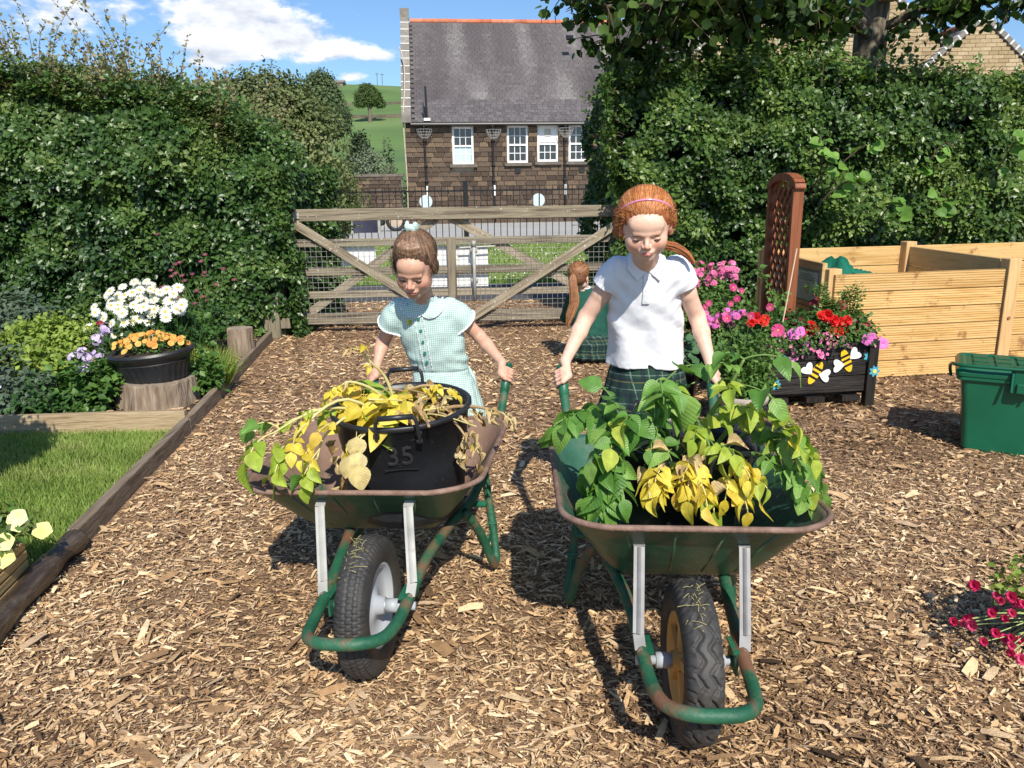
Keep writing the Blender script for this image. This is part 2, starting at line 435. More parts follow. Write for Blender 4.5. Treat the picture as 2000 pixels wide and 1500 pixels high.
def verge_pts(n):
    Y = 11.8 + 9.4 * rng.random(n) ** 1.3; X = -7 + 14 * rng.random(n)
    return X, Y, np.full(len(X), .014)
blades('verge_grass', 60000, verge_pts, .04, .12, 'mown grass with small daisies beyond the gate', w=.014)
def clover():
    n = 900; X, Y, Z = verge_pts(n)
    P = np.stack([X, Y, Z + .09], 1)
    tv = [(-.5, 0, 0), (0, -.5, .1), (.5, 0, 0), (0, .5, .1)]
    o = scatter('lawn_daisies', tv, [(0, 1, 2, 3)], P, frames(rnd_unit(n) * [1, 1, .2], np.tile([0, -.6, 1.], (n, 1))), np.full(n, .03),
                M('daisy_white', [(.75, .75, .7), (.8, .8, .78)]))
    tag(o, 'tiny white daisies dotted through the grass beyond the gate', 'daisies')
clover()

# ---- flower bed soil and edging boards
m_soil = M('soil', [(.028, .018, .012), (.06, .038, .024), (.11, .07, .045)], scale=30, rough=.95, bump=1, bscale=60)
sheet('flower_bed', 0, 0, 0, 0, .03, m_soil, poly=[(-7, 4.27), (-1.95, 4.40), (-2.33, 7.2), (-2.45, 8.6), (-7, 8.6)])
n = 2600
Yb = 4.5 + 3.6 * rng.random(n); Xb = EDGE(Yb) - .1 - 3.4 * rng.random(n)
tag(scatter('bed_mulch', [(-.5, -.45, 0), (.35, -.5, 0), (-.45, .02, .05), (.55, -.05, .04), (-.3, .5, -.02), (.3, .42, 0)], [(0, 1, 3, 2), (2, 3, 5, 4)],
        np.stack([Xb, Yb, np.full(n, .04)], 1), frames(np.stack([rng.normal(size=n), rng.normal(size=n), np.zeros(n)], 1), np.tile([0, 0, 1.], (n, 1)) + rng.normal(0, .25, (n, 3))),
        np.stack([np.full(n, .02), .03 + .06 * rng.random(n), np.full(n, .05)], 1), m_chip), 'bark mulch scattered over the flower bed soil', 'mulch')

m_edge = wood('edging_timber', (.19, .145, .10), (.25, .20, .15), (.09, .065, .045), axis=1, scale=2.5)
m_plank = wood('bed_plank', (.30, .22, .13), (.38, .29, .18), (.17, .12, .07), axis=0, scale=2.5)
m_wetlog = M('wet_log', [(.02, .014, .01), (.06, .042, .03), (.13, .10, .08)], scale=14, stretch=(3, .6, 3), rough=.35, bump=.7, spec=.6, detail=8)
def edging():
    ys = [2.78, 4.32, 5.8, 7.3]
    for i in range(3):
        mb = MB(); a, b = ys[i], ys[i + 1]
        mb.bar((EDGE(a) - .025, a + .006, .035), (EDGE(b) - .025, b, .035), .11, .045, up=(0, 0, 1))
        o = mb.build('edging_board', m_edge, bevel=.006)
        tag(o, ['weathered edging board beside the lawn next to the dark log', 'weathered edging board beside the stump with the black pot', 'weathered edging board running up to the hedge foot'][i], 'edging board', 'timber boards edging the bark path')
    mb = MB(); mb.bar((-3.6, 4.25, .065), (-1.93, 4.37, .065), .13, .045)
    tag(mb.build('bed_edging_plank', m_plank, bevel=.006), 'pale timber plank dividing the lawn from the flower bed', 'plank')
    pts = [(-1.60 + .02 * sin(i * 1.3), 1.75, 0) for i in (0,)]
    pts = smooth_path([(-1.53, 1.5, .045), (-1.60, 1.95, .05), (-1.655, 2.3, .046), (-1.70, 2.6, .05), (-1.72, 2.79, .044)], 6)
    mb = MB(); mb.tube(pts, [.043 + .005 * sin(i * .9) for i in range(len(pts))], 14)
    tag(mb.build('edging_log', m_wetlog, smooth=True), 'dark wet round log edging the lawn at bottom left', 'log')
edging()

# ---------------------------------------------------------------- foliage masses
m_hawthorn = M('hawthorn_leaf', [(.015, .040, .012), (.031, .077, .019), (.060, .124, .029), (.11, .185, .047), (.19, .25, .075)], use='attr', scale=6, rough=.38, spec=.5, trans=.25)
m_privet = M('hedge_leaf', [(.016, .042, .010), (.034, .080, .018), (.07, .135, .028), (.13, .21, .045), (.22, .29, .075)], use='attr', scale=6, rough=.38, spec=.5, trans=.25)
m_newleaf = M('young_shoot_leaf', [(.16, .20, .07), (.25, .26, .11), (.30, .24, .13), (.34, .33, .18), (.28, .16, .10)], use='attr', scale=6, rough=.5, trans=.3)
m_olive = M('olive_leaf', [(.05, .075, .02), (.09, .12, .03), (.15, .175, .05), (.22, .20, .09)], use='attr', scale=6, rough=.45, trans=.25)
m_twig = M('twig', [(.06, .04, .028), (.13, .09, .06)], scale=30, rough=.9)
m_core = M('dark_shade_fill', [(.004, .008, .004), (.012, .02, .009)], scale=9, rough=1.0, spec=.05)  # near-black, stands in for deep shade inside hedges and rooms
m_bark = M('tree_bark', [(.06, .048, .036), (.14, .115, .085), (.24, .21, .16)], scale=9, stretch=(3, 3, .7), rough=.9, bump=1, bscale=20, detail=9)

def rosettes(name, C, Nout, mat, parent, per=6, size=(.028, .045), spread=.045, shape=LEAF2, vbase=None, kind='stuff'):
    """leaves in little clusters round each point C facing roughly Nout"""
    n = len(C); P = np.repeat(C, per, 0); No = np.repeat(Nout, per, 0)
    rd = rnd_unit(n * per); T = rd - No * (rd * No).sum(1, keepdims=True) * .6
    P = P + T * spread * rng.random((n * per, 1)) + No * rng.normal(0, spread * .35, (n * per, 1))
    D = T + No * .25 + np.array([0, 0, -.12])
    Nn = No + rnd_unit(n * per) * .75 + np.array([0, 0, .35])
    L = size[0] + (size[1] - size[0]) * rng.random(n * per)
    vb = rng.random(n) if vbase is None else vbase
    v = np.clip(np.repeat(vb, per) * .7 + rng.random(n * per) * .4 - .05, 0, 1)
    return scatter(name, shape[0], shape[1], P, frames(D, Nn), np.stack([L * .85, L, L], 1), mat, parent, kind, v=v)

def path_front(xs, ys):
    return lambda x: np.interp(x, xs, ys)

def hedge(name, label, x0, x1, front, top, depth, mat, n, group=None, seed=1, size=(.040, .066), gapf=.46, endl=None, endr=None):
    root = empty(name, ((x0 + x1) / 2, float(front((x0 + x1) / 2)) + depth / 2, 0), 0, label, 'hedge', group)
    off = np.array(root.location)
    def surf(x, z, u=0):
        """front face y at height z: rounds back near the top, bulges with noise"""
        t = top(x); k = np.clip(z / t, 0, 1)
        b = (fbm(np.stack([x * 1.9, z * 1.9, z * 0 + seed], -1), seed, 3) - .5) * .50 + (vnoise(np.stack([x * 5, z * 6, z * 0], -1), seed + 5) - .5) * .20
        return front(x) - b + .42 * k ** 6 + .12 * (1 - k) ** 3
    # front face
    nf = int(n * .74); X = x0 + (x1 - x0) * rng.random(nf); Z = top(X) * rng.random(nf) ** .9 + .02
    gap = fbm(np.stack([X * 3.2, Z * 4.2, X * 0 + 3], -1), seed + 20, 3)
    keep = (gap > gapf - .12) | (rng.random(nf) < .12); X, Z, gap = X[keep], Z[keep], gap[keep]
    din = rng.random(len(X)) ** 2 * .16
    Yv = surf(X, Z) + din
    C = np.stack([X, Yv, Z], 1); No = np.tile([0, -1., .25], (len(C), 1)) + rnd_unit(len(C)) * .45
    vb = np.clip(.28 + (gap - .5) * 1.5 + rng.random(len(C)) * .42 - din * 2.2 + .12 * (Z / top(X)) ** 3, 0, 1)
    # top
    nt = int(n * .18); Xt = x0 + (x1 - x0) * rng.random(nt); Yt = front(Xt) + .2 + (depth - .2) * rng.random(nt)
    bt = (fbm(np.stack([Xt * 1.6, Yt * 1.6, Xt * 0], -1), seed + 9) - .5) * .45
    Zt = top(Xt) + bt - .05 + rng.random(nt) ** 3 * .22
    Ct = np.stack([Xt, Yt, Zt], 1); Nt = np.tile([0, -.5, 1.], (nt, 1)) + rnd_unit(nt) * .6
    parts = [(C, No, vb), (Ct, Nt, .3 + rng.random(nt) * .6)]
    # ends
    for xe, sg in ((x0, -1), (x1, 1)):
        if (sg < 0 and not endl) or (sg > 0 and not endr): continue
        ne = int(n * .10); Ye = front(np.full(ne, xe)) + depth * rng.random(ne); Ze = float(top(np.array([xe]))[0]) * rng.random(ne)
        be = (fbm(np.stack([Ye * 2, Ze * 2, Ze * 0 + xe], -1), seed + 31) - .35) * .5
        Ce = np.stack([xe + sg * (be + .02), Ye, Ze], 1)
        parts.append((Ce, np.tile([sg * 1., -.3, .25], (ne, 1)) + rnd_unit(ne) * .5, .2 + rng.random(ne) * .6))
    C = np.concatenate([p[0] for p in parts]); No = np.concatenate([p[1] for p in parts]); vb = np.concatenate([p[2] for p in parts])
    rosettes('foliage', C - off, No, mat, root, 6, size, .05, vbase=vb)
    # added dark light-blocking core, follows the face a hand's breadth behind the leaves
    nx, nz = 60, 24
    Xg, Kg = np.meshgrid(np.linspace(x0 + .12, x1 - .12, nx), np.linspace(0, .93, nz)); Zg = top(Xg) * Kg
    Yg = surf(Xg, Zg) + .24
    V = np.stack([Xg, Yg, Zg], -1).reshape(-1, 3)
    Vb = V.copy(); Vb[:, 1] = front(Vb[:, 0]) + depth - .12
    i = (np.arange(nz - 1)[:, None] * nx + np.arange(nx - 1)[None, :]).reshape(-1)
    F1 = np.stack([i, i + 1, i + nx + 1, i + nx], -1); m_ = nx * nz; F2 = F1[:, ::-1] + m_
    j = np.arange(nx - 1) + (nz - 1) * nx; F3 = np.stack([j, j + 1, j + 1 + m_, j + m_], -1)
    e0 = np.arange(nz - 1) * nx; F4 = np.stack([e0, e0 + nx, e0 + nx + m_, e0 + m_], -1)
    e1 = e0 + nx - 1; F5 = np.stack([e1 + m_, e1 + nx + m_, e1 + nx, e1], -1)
    obj('shade_core', np_mesh('shade_core', np.concatenate([V, Vb]) - off, np.concatenate([F1, F2, F3, F4, F5])), root, m_core, True)
    return root, off

def shoots(root, off, pts, hmin, hmax, mat, every=.03, lean=.35, leaf=.035, name='shoot', keepobj=True):
    """upright wispy shoots: each its own stem with little leaves up it"""
    allP, allD, allN = [], [], []
    for i, (x, y, z) in enumerate(pts):
        h = random.uniform(hmin, hmax); lx, ly = random.gauss(0, lean), random.gauss(0, lean)
        pl = [Vector((x + lx * h * t * t + .02 * sin(7 * t + i), y + ly * h * t * t, z + h * t)) for t in np.linspace(0, 1, 7)]
        mb = MB(); mb.tube([p - Vector(off) for p in pl], [.006 * (1 - .75 * k / 6) for k in range(7)], 4, cap=False)
        nl = int(h / every)
        o = mb.build(name, m_twig, root) if keepobj else None
        LP = []; 
        for k in range(nl):
            t = (k + .5) / nl; a = t * 6; q = pl[int(a)].lerp(pl[min(6, int(a) + 1)], a - int(a))
            for s in range(2): LP.append(q)
        if not LP: continue
        LP = np.array([tuple(p) for p in LP]) - off + rng.normal(0, .012, (len(LP), 3))
        D = rnd_unit(len(LP)); D[:, 2] = np.abs(D[:, 2]) * .7 + .1
        sc = leaf * (.6 + .7 * rng.random(len(LP)))
        tv = LEAF2; 
        allP.append(LP); allD.append(D); allN.append(sc)
    P = np.concatenate(allP); D = np.concatenate(allD); S = np.concatenate(allN)
    scatter('shoot_leaves', LEAF2[0], LEAF2[1], P, frames(D, rnd_unit(len(P))), np.stack([S * .8, S, S], 1), mat, root, 'stuff')

def hedges():
    fl = path_front([-8, -5, -3.4, -2.5, -2.1, -1.9], [7.35, 7.25, 7.1, 7.25, 7.45, 7.8])
    tl = lambda x: np.interp(x, [-8, -4.6, -3.2, -2.6, -2.25, -1.95], [2.5, 2.42, 2.26, 2.02, 1.75, 1.35])
    r, off = hedge('hawthorn_hedge', 'tall dense dark green hedge left of the gate with wispy shoots on top', -6.6, -2.16, fl, tl, 1.5, m_hawthorn, 25000, seed=2, endr=True)
    pts = [(x, 7.4 + random.random() * 1.1, 2.2) for x in np.linspace(-6.3, -2.5, 190)]
    pts = [(x + random.gauss(0, .05), y, float(tl(np.array([x]))[0]) - .1) for x, y, _ in pts]
    tall = [p for i, p in enumerate(pts) if p[0] < -3.2 and i % 2]; low = [p for p in pts if p not in tall]
    shoots(r, off, tall, .30, .95, m_newleaf, every=.028, lean=.22, leaf=.042)
    shoots(r, off, low, .2, .62, m_newleaf, every=.026, lean=.45, leaf=.042)
    nb_ = 1500; X_ = -6.5 + 4.1 * rng.random(nb_); C_ = np.stack([X_, 7.3 + .9 * rng.random(nb_), tl(X_) + rng.normal(-.02, .12, nb_)], 1)
    rosettes('top_growth', C_ - off, np.tile([0, -.4, 1.], (nb_, 1)), m_olive, r, 6, (.025, .05), .06)
    fr = path_front([.9, 1.1, 1.6, 2.5, 4, 7], [7.62, 7.55, 7.48, 7.42, 7.35, 7.2])
    tr = lambda x: np.interp(x, [.8, 1.1, 1.6, 2.6, 3.4, 4.4, 6.5], [2.15, 2.42, 2.50, 2.42, 2.42, 2.3, 2.2])
    r2, off2 = hedge('mixed_hedge', 'tall green garden hedge right of the gate behind the timber compost bays', 1.10, 6.4, fr, tr, 1.6, m_privet, 26500, seed=4, endl=True)
    pts = [(x + random.gauss(0, .06), float(fr(np.array([x]))[0]) + .1 + random.random() * 1.1, float(tr(np.array([x]))[0]) - .12) for x in np.linspace(.95, 6.2, 46)]
    shoots(r2, off2, pts, .18, .5, m_privet, every=.03, lean=.5, leaf=.05)
    # side shoots poking left over the yard
    pts = [(1.05 + random.random() * .1, 7.7 + random.random() * .6, 1.5 + random.random() * .9) for _ in range(60)]
    allp = []
    for i, (x, y, z) in enumerate(pts):
        L = random.uniform(.12, .42); d = Vector((-1, random.uniform(-.5, .3), random.uniform(.1, .8))).normalized()
        pl = [Vector((x, y, z)) + d * L * t + Vector((0, 0, -.06 * t * t)) for t in np.linspace(0, 1, 5)]
        mb = MB(); mb.tube([p - Vector(off2) for p in pl], [.005, .004, .003, .003, .002], 4, cap=False); mb.build('shoot', m_twig, r2)
        for k in range(int(L / .02)):
            t = random.random(); allp.append(tuple(Vector((x, y, z)) + d * L * t + Vector((0, 0, -.06 * t * t))))
    P = np.array(allp) - off2 + rng.normal(0, .014, (len(allp), 3)); S = .05 * (.6 + .6 * rng.random(len(P)))
    scatter('shoot_leaves', LEAF2[0], LEAF2[1], P, frames(rnd_unit(len(P)), rnd_unit(len(P)) + [0, -.5, .8]), np.stack([S * .8, S, S], 1), m_privet, r2, 'stuff')
    # hazel growing through the right hedge with big round leaves
    hz = empty('hazel_bush', (3.35, 7.3, 0), 0, 'hazel shoots with big round pale leaves growing out of the right hedge', 'shrub')
    offh = np.array(hz.location); LV = []
    for i in range(9):
        x = random.uniform(2.75, 4.5); z = random.uniform(1.0, 1.75); y = 7.2 - random.random() * .1
        L = random.uniform(.25, .5); a = random.uniform(-.6, .6)
        pl = smooth_path([Vector((x, y + .25, z - .3)), Vector((x, y - .02, z)), Vector((x + a * L, y - .12, z + L * .5)), Vector((x + a * L * 1.6, y - .2, z + L * .42))], 4)
        mb = MB(); mb.tube([p - Vector(offh) for p in pl], .006, 5); mb.build('stem', m_twig, hz)
        for k in range(random.randint(5, 8)):
            q = pl[random.randrange(4, len(pl))]; LV.append(q)
    leafm = leaf_mesh('hazel_leaf', .5, .42, cup=.12, droop=.15, round_=True); leafm.materials.append(m_hazel)
    for q in LV:
        dq = Vector((random.gauss(0, .7), -random.random(), random.gauss(0, .35))).normalized()
        mat = leaf_frame(q - Vector(offh) + Vector((random.gauss(0, .03), -.03, random.gauss(0, .03))), dq, Vector((random.gauss(0, .5), -.7, .8)), random.uniform(.07, .125))
        inst('leaf', leafm, hz, mat)

def leaf_mesh(name, hw=.36, sh=.45, cup=.10, droop=.25, round_=False, curl=0.0, nx=4, ny=6, ruffle=0.0):
    """ovate leaf, base at origin, tip at y=1, folded on the midrib and drooping; a short stalk below"""
    V, Fq = [], []
    for j in range(ny + 1):
        t = j / ny
        w = hw * (sin(pi * min(1, t ** .72)) ** (.55 if round_ else .8)) * (1.0 if round_ else (1.12 - .25 * t)); w = max(w, .004)
        for i in range(nx + 1):
            s = i / nx * 2 - 1
            z = cup * abs(s) * w / hw - droop * t * t + curl * s * s * w + ruffle * sin(9 * t + 3 * s) * abs(s) * .5
            V.append((s * w, t, z))
    for j in range(ny):
        for i in range(nx):
            a = j * (nx + 1) + i; Fq.append((a, a + 1, a + nx + 2, a + nx + 1))
    b = len(V); V += [(-.014, -.22, .03), (.014, -.22, .03), (.014, .02, 0), (-.014, .02, 0)]; Fq.append((b, b + 1, b + 2, b + 3))
    me = bpy.data.meshes.new(name); me.from_pydata(V, [], Fq); me.update(); me.shade_smooth()
    return me

def leaf_frame(p, d, n, s, wscale=1.0):
    d = Vector(d).normalized(); n = Vector(n); x = d.cross(n); x = x.normalized() if x.length > 1e-6 else Vector((1, 0, 0)); z = x.cross(d)
    return Matrix(((x.x * s * wscale, d.x * s, z.x * s, p[0]), (x.y * s * wscale, d.y * s, z.y * s, p[1]), (x.z * s * wscale, d.z * s, z.z * s, p[2]), (0, 0, 0, 1)))
m_hazel = M('hazel_leaf_green', [(.10, .22, .04), (.17, .33, .06), (.24, .42, .09)], use='obj', scale=4, rough=.45, trans=.4, veins=True, bump=.4)
hedges()

# ---------------------------------------------------------------- trees
def branch_tree(name, label, base, h, trunk_r, crown, n, mat, leaf, group=None, seed=1, trunk_frac=.35, cat='tree', dens=1.0, per=5):
    """trunk + limbs + leaf clumps inside several ellipsoids crown=[(dx,dy,dz,rx,ry,rz)]"""
    st = random.getstate(); random.seed(seed)
    root = empty(name, base, 0, label, cat, group)
    mb = MB(); th = h * trunk_frac
    mb.tube(smooth_path([(0, 0, -.3), (.01 * h, 0, th * .5), (-.01 * h, 0, th), (.01 * h, 0, h * .8)], 4), [trunk_r * (1 - .055 * i) for i in range(13)], 8)
    mb.build('trunk', m_bark, root, True)
    for c in crown:
        mb = MB(); mb.tube(smooth_path([(0, 0, th * random.uniform(.6, 1.1)), (c[0] * .4, c[1] * .4, (th + c[2]) * .5), (c[0], c[1], c[2])], 4), [trunk_r * .45 * (1 - .09 * i) for i in range(9)], 6)
        mb.build('limb', m_bark, root, True)
    C, No = [], []
    tot = sum(c[3] * c[5] for c in crown)
    for c in crown:
        k = int(n * c[3] * c[5] / tot); u = rnd_unit(k); r_ = .62 + .42 * rng.random(k) ** .6
        r_ = r_ * (.78 + .5 * fbm(u * 2.3 + seed, seed))
        p = u * r_[:, None] * np.array(c[3:6]) + np.array(c[:3]); C.append(p); No.append(u)
    C = np.concatenate(C); No = np.concatenate(No)
    cl = fbm(C / (leaf * 14), seed + 3)
    kp = cl > .36; C, No, cl = C[kp], No[kp], cl[kp]
    rosettes('crown', C, No, mat, root, per, (leaf * .7, leaf), leaf * 1.5, vbase=np.clip((cl - .3) * 1.6, 0, 1))
    random.setstate(st)
    return root
m_willow = M('willow_leaf', [(.07, .10, .035), (.13, .16, .055), (.21, .24, .09), (.30, .32, .15)], use='attr', scale=3, rough=.55, trans=.25)
m_far = M('far_tree_leaf', [(.055, .085, .035), (.085, .125, .05), (.13, .17, .07)], use='attr', scale=1, rough=.7, trans=.15)
m_hillt = M('hill_tree_leaf', [(.04, .08, .02), (.075, .125, .03), (.12, .17, .05)], use='attr', scale=1, rough=.7, trans=.15)
m_conif = M('conifer_leaf', [(.02, .035, .015), (.045, .07, .025)], use='attr', scale=1, rough=.7)
m_silver = M('silver_leaf', [(.10, .14, .08), (.19, .24, .15), (.30, .34, .25)], use='attr', scale=1, rough=.6, trans=.2)
m_treeleaf = M('canopy_leaf', [(.012, .03, .008), (.025, .055, .012), (.045, .09, .02)], use='obj', scale=3, rough=.4, trans=.35)

def trees():
    branch_tree('willow_bush', 'grey green willow bush rising behind the right end of the left hedge', (-4.95, 17, 0), 3.8, .12,
                [(-1.2, 0, 2.7, 1.1, .9, 1.2), (-.1, 0, 2.5, 1.15, .9, 1.5), (.65, .2, 2.0, .95, .9, 1.35), (.6, 0, 1.2, 1.1, .9, 1.0)], 8500, m_willow, .10, seed=3)
    branch_tree('willow_bush', 'lower grey green willow bush beside the brick wall coping', (-5.7, 22.5, 0), 2.5, .1,
                [(.35, 0, 1.3, 1.0, .8, 1.2), (-.7, 0, 1.6, 1.1, .8, 1.4)], 3200, m_willow, .11, seed=4)
    branch_tree('round_tree', 'rounded dark tree on the skyline behind the willow bush', (-17.4, 75, 3.0), 9, .3,
                [(.3, 0, 7.6, 1.35, 1.3, 1.7), (.9, 0, 5.6, 1.6, 1.4, 2.0)], 2600, m_far, .30, seed=5)
    branch_tree('round_tree', 'broad dark tree low behind the round skyline tree', (-16.3, 72, 2.0), 7, .3,
                [(0, 0, 5.4, 1.9, 1.6, 1.9), (.9, 0, 4.4, 1.2, 1.2, 1.6)], 2000, m_far, .28, seed=6)
    z = float(hill_z(np.array([-34.2]), np.array([200.]))[0])
    branch_tree('field_tree', 'lone broad tree with pale trunk standing on the green hillside', (-34.2, 200, z), 9.2, .55,
                [(-1.7, 0, 6.0, 1.5, 1.6, 1.3), (1.5, 0, 5.6, 1.6, 1.6, 1.4), (-.5, 0, 7.6, 1.6, 1.6, 1.2), (.7, 0, 6.8, 1.4, 1.4, 1.2), (-2.2, 0, 4.5, 1.3, 1.4, .7), (2.7, 0, 4.3, 1.1, 1.1, .7), (.1, 0, 5.0, 1.6, 1.4, .9)], 2300, m_hillt, .42, seed=7, trunk_frac=.4)
    branch_tree('conifer', 'small dark pointed conifer below the green hillside', (-10.2, 55, 1.0), 4.2, .15,
                [(0, 0, 1.2, 1.25, 1.2, 1.3), (0, 0, 2.3, .9, .9, 1.2), (0, 0, 3.4, .5, .5, 1.1)], 1500, m_conif, .22, seed=8)
    branch_tree('silver_shrub', 'pale silvery shrub against the corner of the school building', (-7.4, 45, .2), 4, .12,
                [(0, 0, 2.5, 1.2, 1, 1.5), (.6, 0, 1.4, 1.3, 1, 1.2), (-.5, 0, 1.1, 1.0, 1, 1.1)], 2600, m_silver, .17, seed=9)
    branch_tree('valley_shrub', 'low green shrubs at the foot of the hillside beside the conifer', (-12.3, 52, .2), 3, .1,
                [(0, 0, 1.6, 1.7, 1, 1.5), (2.0, 0, 1.2, 1.3, 1, 1.2), (3.8, 0, .9, 1.2, 1, 1.0)], 2400, m_far, .2, seed=10)
    # skyline wall, barn, poles
    mb = MB(); yy = 395.; x = -95.; zz = lambda a, b: float(hill_z(np.array([a]), np.array([b]))[0])
    z = zz(-80, yy) ; mb.box((-84, yy, z - .2), (9.8, 6.6, 3.6)); 
    mb.add([(-89.4, yy - 3.8, z + 1.4), (-78.6, yy - 3.8, z + 1.4), (-78.6, yy, z + 2.9), (-89.4, yy, z + 2.9), (-89.4, yy + 3.8, z + 1.4), (-78.6, yy + 3.8, z + 1.4)], [(0, 1, 2, 3), (3, 2, 5, 4), (0, 3, 4), (1, 5, 2)])
    tag(mb.build('stone_barn', M('barn_stone', [(.16, .13, .10), (.26, .22, .17)], scale=.8)), 'small stone barn on the far hill skyline', 'barn')
    for i in range(2):
        mb = MB(); px = -62.5 + i * 2.4; z = zz(px, 392); mb.tube([(px, 392, z - .5), (px, 392, z + 5.5)], .12, 6); mb.box((px, 392, z + 5.0), (1.8, .15, .18))
        tag(mb.build('power_pole', m_twig), ['wooden power pole on the skyline nearer the barn', 'wooden power pole on the skyline nearest the school gable'][i], 'power pole', 'power poles on the skyline')
    # field walls across the hill
    for k, (ya, xa, xb) in enumerate(((212., -90, -10), (305., -140, -20))):
        mb = MB(); q = [(x_, ya + 6 * sin(x_ * .07), zz(x_, ya + 6 * sin(x_ * .07)) + .35) for x_ in np.arange(xa, xb, 5.)]
        for a, b in zip(q, q[1:]): mb.bar(a, b, 1.0, .5)
        tag(mb.build('dry_stone_wall', M('field_wall', [(.10, .09, .06), (.18, .15, .11)], scale=.6)), ['low dry stone wall crossing the hillside by the lone tree', 'dry stone wall high on the hillside below the skyline'][k], 'wall')
trees()

def big_tree():
    """tree behind the right hedge: trunk in view, dark leafy boughs hanging over the top of the picture"""
    root = empty('lime_tree', (4.25, 9.6, 0), 0, 'big tree with thick trunk behind the right hedge and dark boughs overhead', 'tree')
    mb = MB(); mb.tube(smooth_path([(.03, 0, -.1), (0, 0, 1.8), (-.04, 0, 3.2), (-.02, 0, 5.4), (.2, .2, 7)], 5), [.20, .198, .195, .192, .19, .188, .187, .186, .184, .182, .18, .178, .175, .17, .165, .16, .155, .15, .14, .13, .12], 16)
    mb.build('trunk', m_bark, root, True)
    boughs = [((0, 0, 3.0), (-1.2, -1.2, 3.35), (-2.5, -2.0, 3.15)), 
              ((0, 0, 3.1), (.7, -.8, 3.4), (1.6, -1.6, 3.1)), ((0, 0, 3.5), (-1.6, -.2, 4.0), (-3.0, -.9, 3.45)),
              ((0, 0, 4.2), (-1.2, -2.4, 5.2), (-1.4, -4.4, 5.0)), ((0, 0, 4.4), (.4, -2.2, 5.4), (.2, -4.6, 5.1)), ((0, 0, 4.0), (1.4, -1.2, 4.4), (2.8, -2.2, 3.9)),
              ((0, 0, 3.7), (-2.0, -1.6, 4.3), (-3.4, -2.3, 3.75)), ((0, 0, 4.6), (-.4, -1.4, 5.6), (-.7, -3.2, 5.8))]
    boughs += [((0, 0, 3.1), (e[0] * .5, e[1] * .5, e[2] + .32), e) for e in ((-3.3, -1.7, 3.05), (-3.0, -2.1, 2.98), (-2.8, -2.4, 3.15), (-3.6, -1.4, 3.25), (1.7, -2.0, 3.1), (-3.1, -1.2, 2.8))]
    pts = []
    for b in boughs:
        pl = smooth_path(b, 7); mb = MB(); mb.tube(pl, [.05 * (1 - .055 * i) for i in range(len(pl))], 7); mb.build('limb', m_bark, root, True)
        for i in range(4, len(pl)):
            for _ in range(7):
                d = Vector((random.gauss(0, 1), random.gauss(0, 1), random.gauss(-.15, .5))).normalized(); L = random.uniform(.2, .6)
                e = pl[i] + d * L + Vector((0, 0, -.12)); tw = [pl[i], pl[i] + d * L * .5, e]
                mb = MB(); mb.tube(tw, [.009, .006, .003], 4, cap=False); obj('twig', mb.mesh('twig'), root, m_twig)
                for _k in range(9): t = random.random() ** .6; pts.append(pl[i].lerp(e, t) + Vector((random.gauss(0, .05), random.gauss(0, .05), random.gauss(0, .05))))
    P = np.array([tuple(p) for p in pts]); n = len(P)
    S = .075 + .055 * rng.random(n); D = rnd_unit(n) + [0, 0, -.5]
    near = np.argsort(P[:, 1])[:0]
    scatter('crown', [(0, 0, 0), (-.40, .28, .06), (-.42, .65, .07), (0, 1, -.02), (.42, .65, .07), (.40, .28, .06)], [(0, 3, 2), (0, 2, 1), (0, 4, 3), (0, 5, 4)], P, frames(D, rnd_unit(n) + [0, 0, 1]), S,
            M('lime_leaf', [(.02, .045, .012), (.04, .085, .02), (.075, .14, .03), (.12, .20, .045)], use='attr', scale=3, rough=.4, trans=.35), root, 'stuff')
    nb = empty('nest_box', (4.27, 9.36, 3.42), 0, 'wooden bird box fixed to the thick trunk at the top of the picture', 'bird box')
    mb = MB(); mb.box((0, -.02, .06), (.17, .16, .2)); mb.build('box', m_plank, nb, bevel=.004)
    mb = MB(); mb.box((0, -.04, .17), (.21, .22, .02)); mb.build('lid', m_plank, nb)
big_tree()

# green mesh fence panel behind the left hedge
def mesh_fence():
    g = M('green_metal', [(.01, .075, .045), (.014, .095, .055)], rough=.45)
    root = empty('mesh_fence', (-5.27, 11, 0), 0, 'green metal mesh fence showing above the top of the left hedge', 'fence')
    for dx in (-.135, .135):
        mb = MB(); mb.box((dx, 0, 1.6), (.06, .06, 3.25)); mb.build('post', g, root)
    mb = MB()
    for i in range(7): mb.tube([(-.105 + i * .035, 0, .1), (-.105 + i * .035, 0, 3.15)], .003, 4)
    for i in range(16): mb.tube([(-.105, .004, .1 + i * .2), (.105, .004, .1 + i * .2)], .003, 4)
    mb.build('wire_mesh', g, root, kind='stuff')
mesh_fence()

# ================================================================ SCHOOL BUILDING
m_stone = M('wall_stone', [(.050, .034, .025), (.068, .046, .033), (.088, .061, .044), (.11, .078, .056), (.165, .115, .072)], use='obj', scale=5, rough=.9, bump=.6, bscale=18)
m_stone_s = M('wall_stone_far', [(.055, .038, .028), (.09, .062, .043), (.13, .092, .064)], scale=3, rough=.9)
m_mortar = M('mortar', [(.36, .29, .21), (.46, .38, .29)], scale=6, rough=.95)
m_slate = M('roof_slate', [(.075, .066, .070), (.10, .088, .092), (.13, .118, .12), (.175, .165, .165)], use='attr', scale=1.2, rough=.75, bump=.2, stretch=(1, .16, .16), spec=.3)
m_slate_o = M('roof_slate_loose', [(.085, .076, .08), (.10, .09, .094), (.115, .104, .107), (.13, .12, .122)], use='obj', scale=5, rough=.75, spec=.3)
m_ridge = M('ridge_tile', [(.42, .12, .06), (.52, .17, .09), (.60, .24, .15)], use='obj', scale=3, rough=.8)
m_white = M('white_paint', [(.74, .75, .76), (.80, .81, .82)], scale=4, rough=.45)
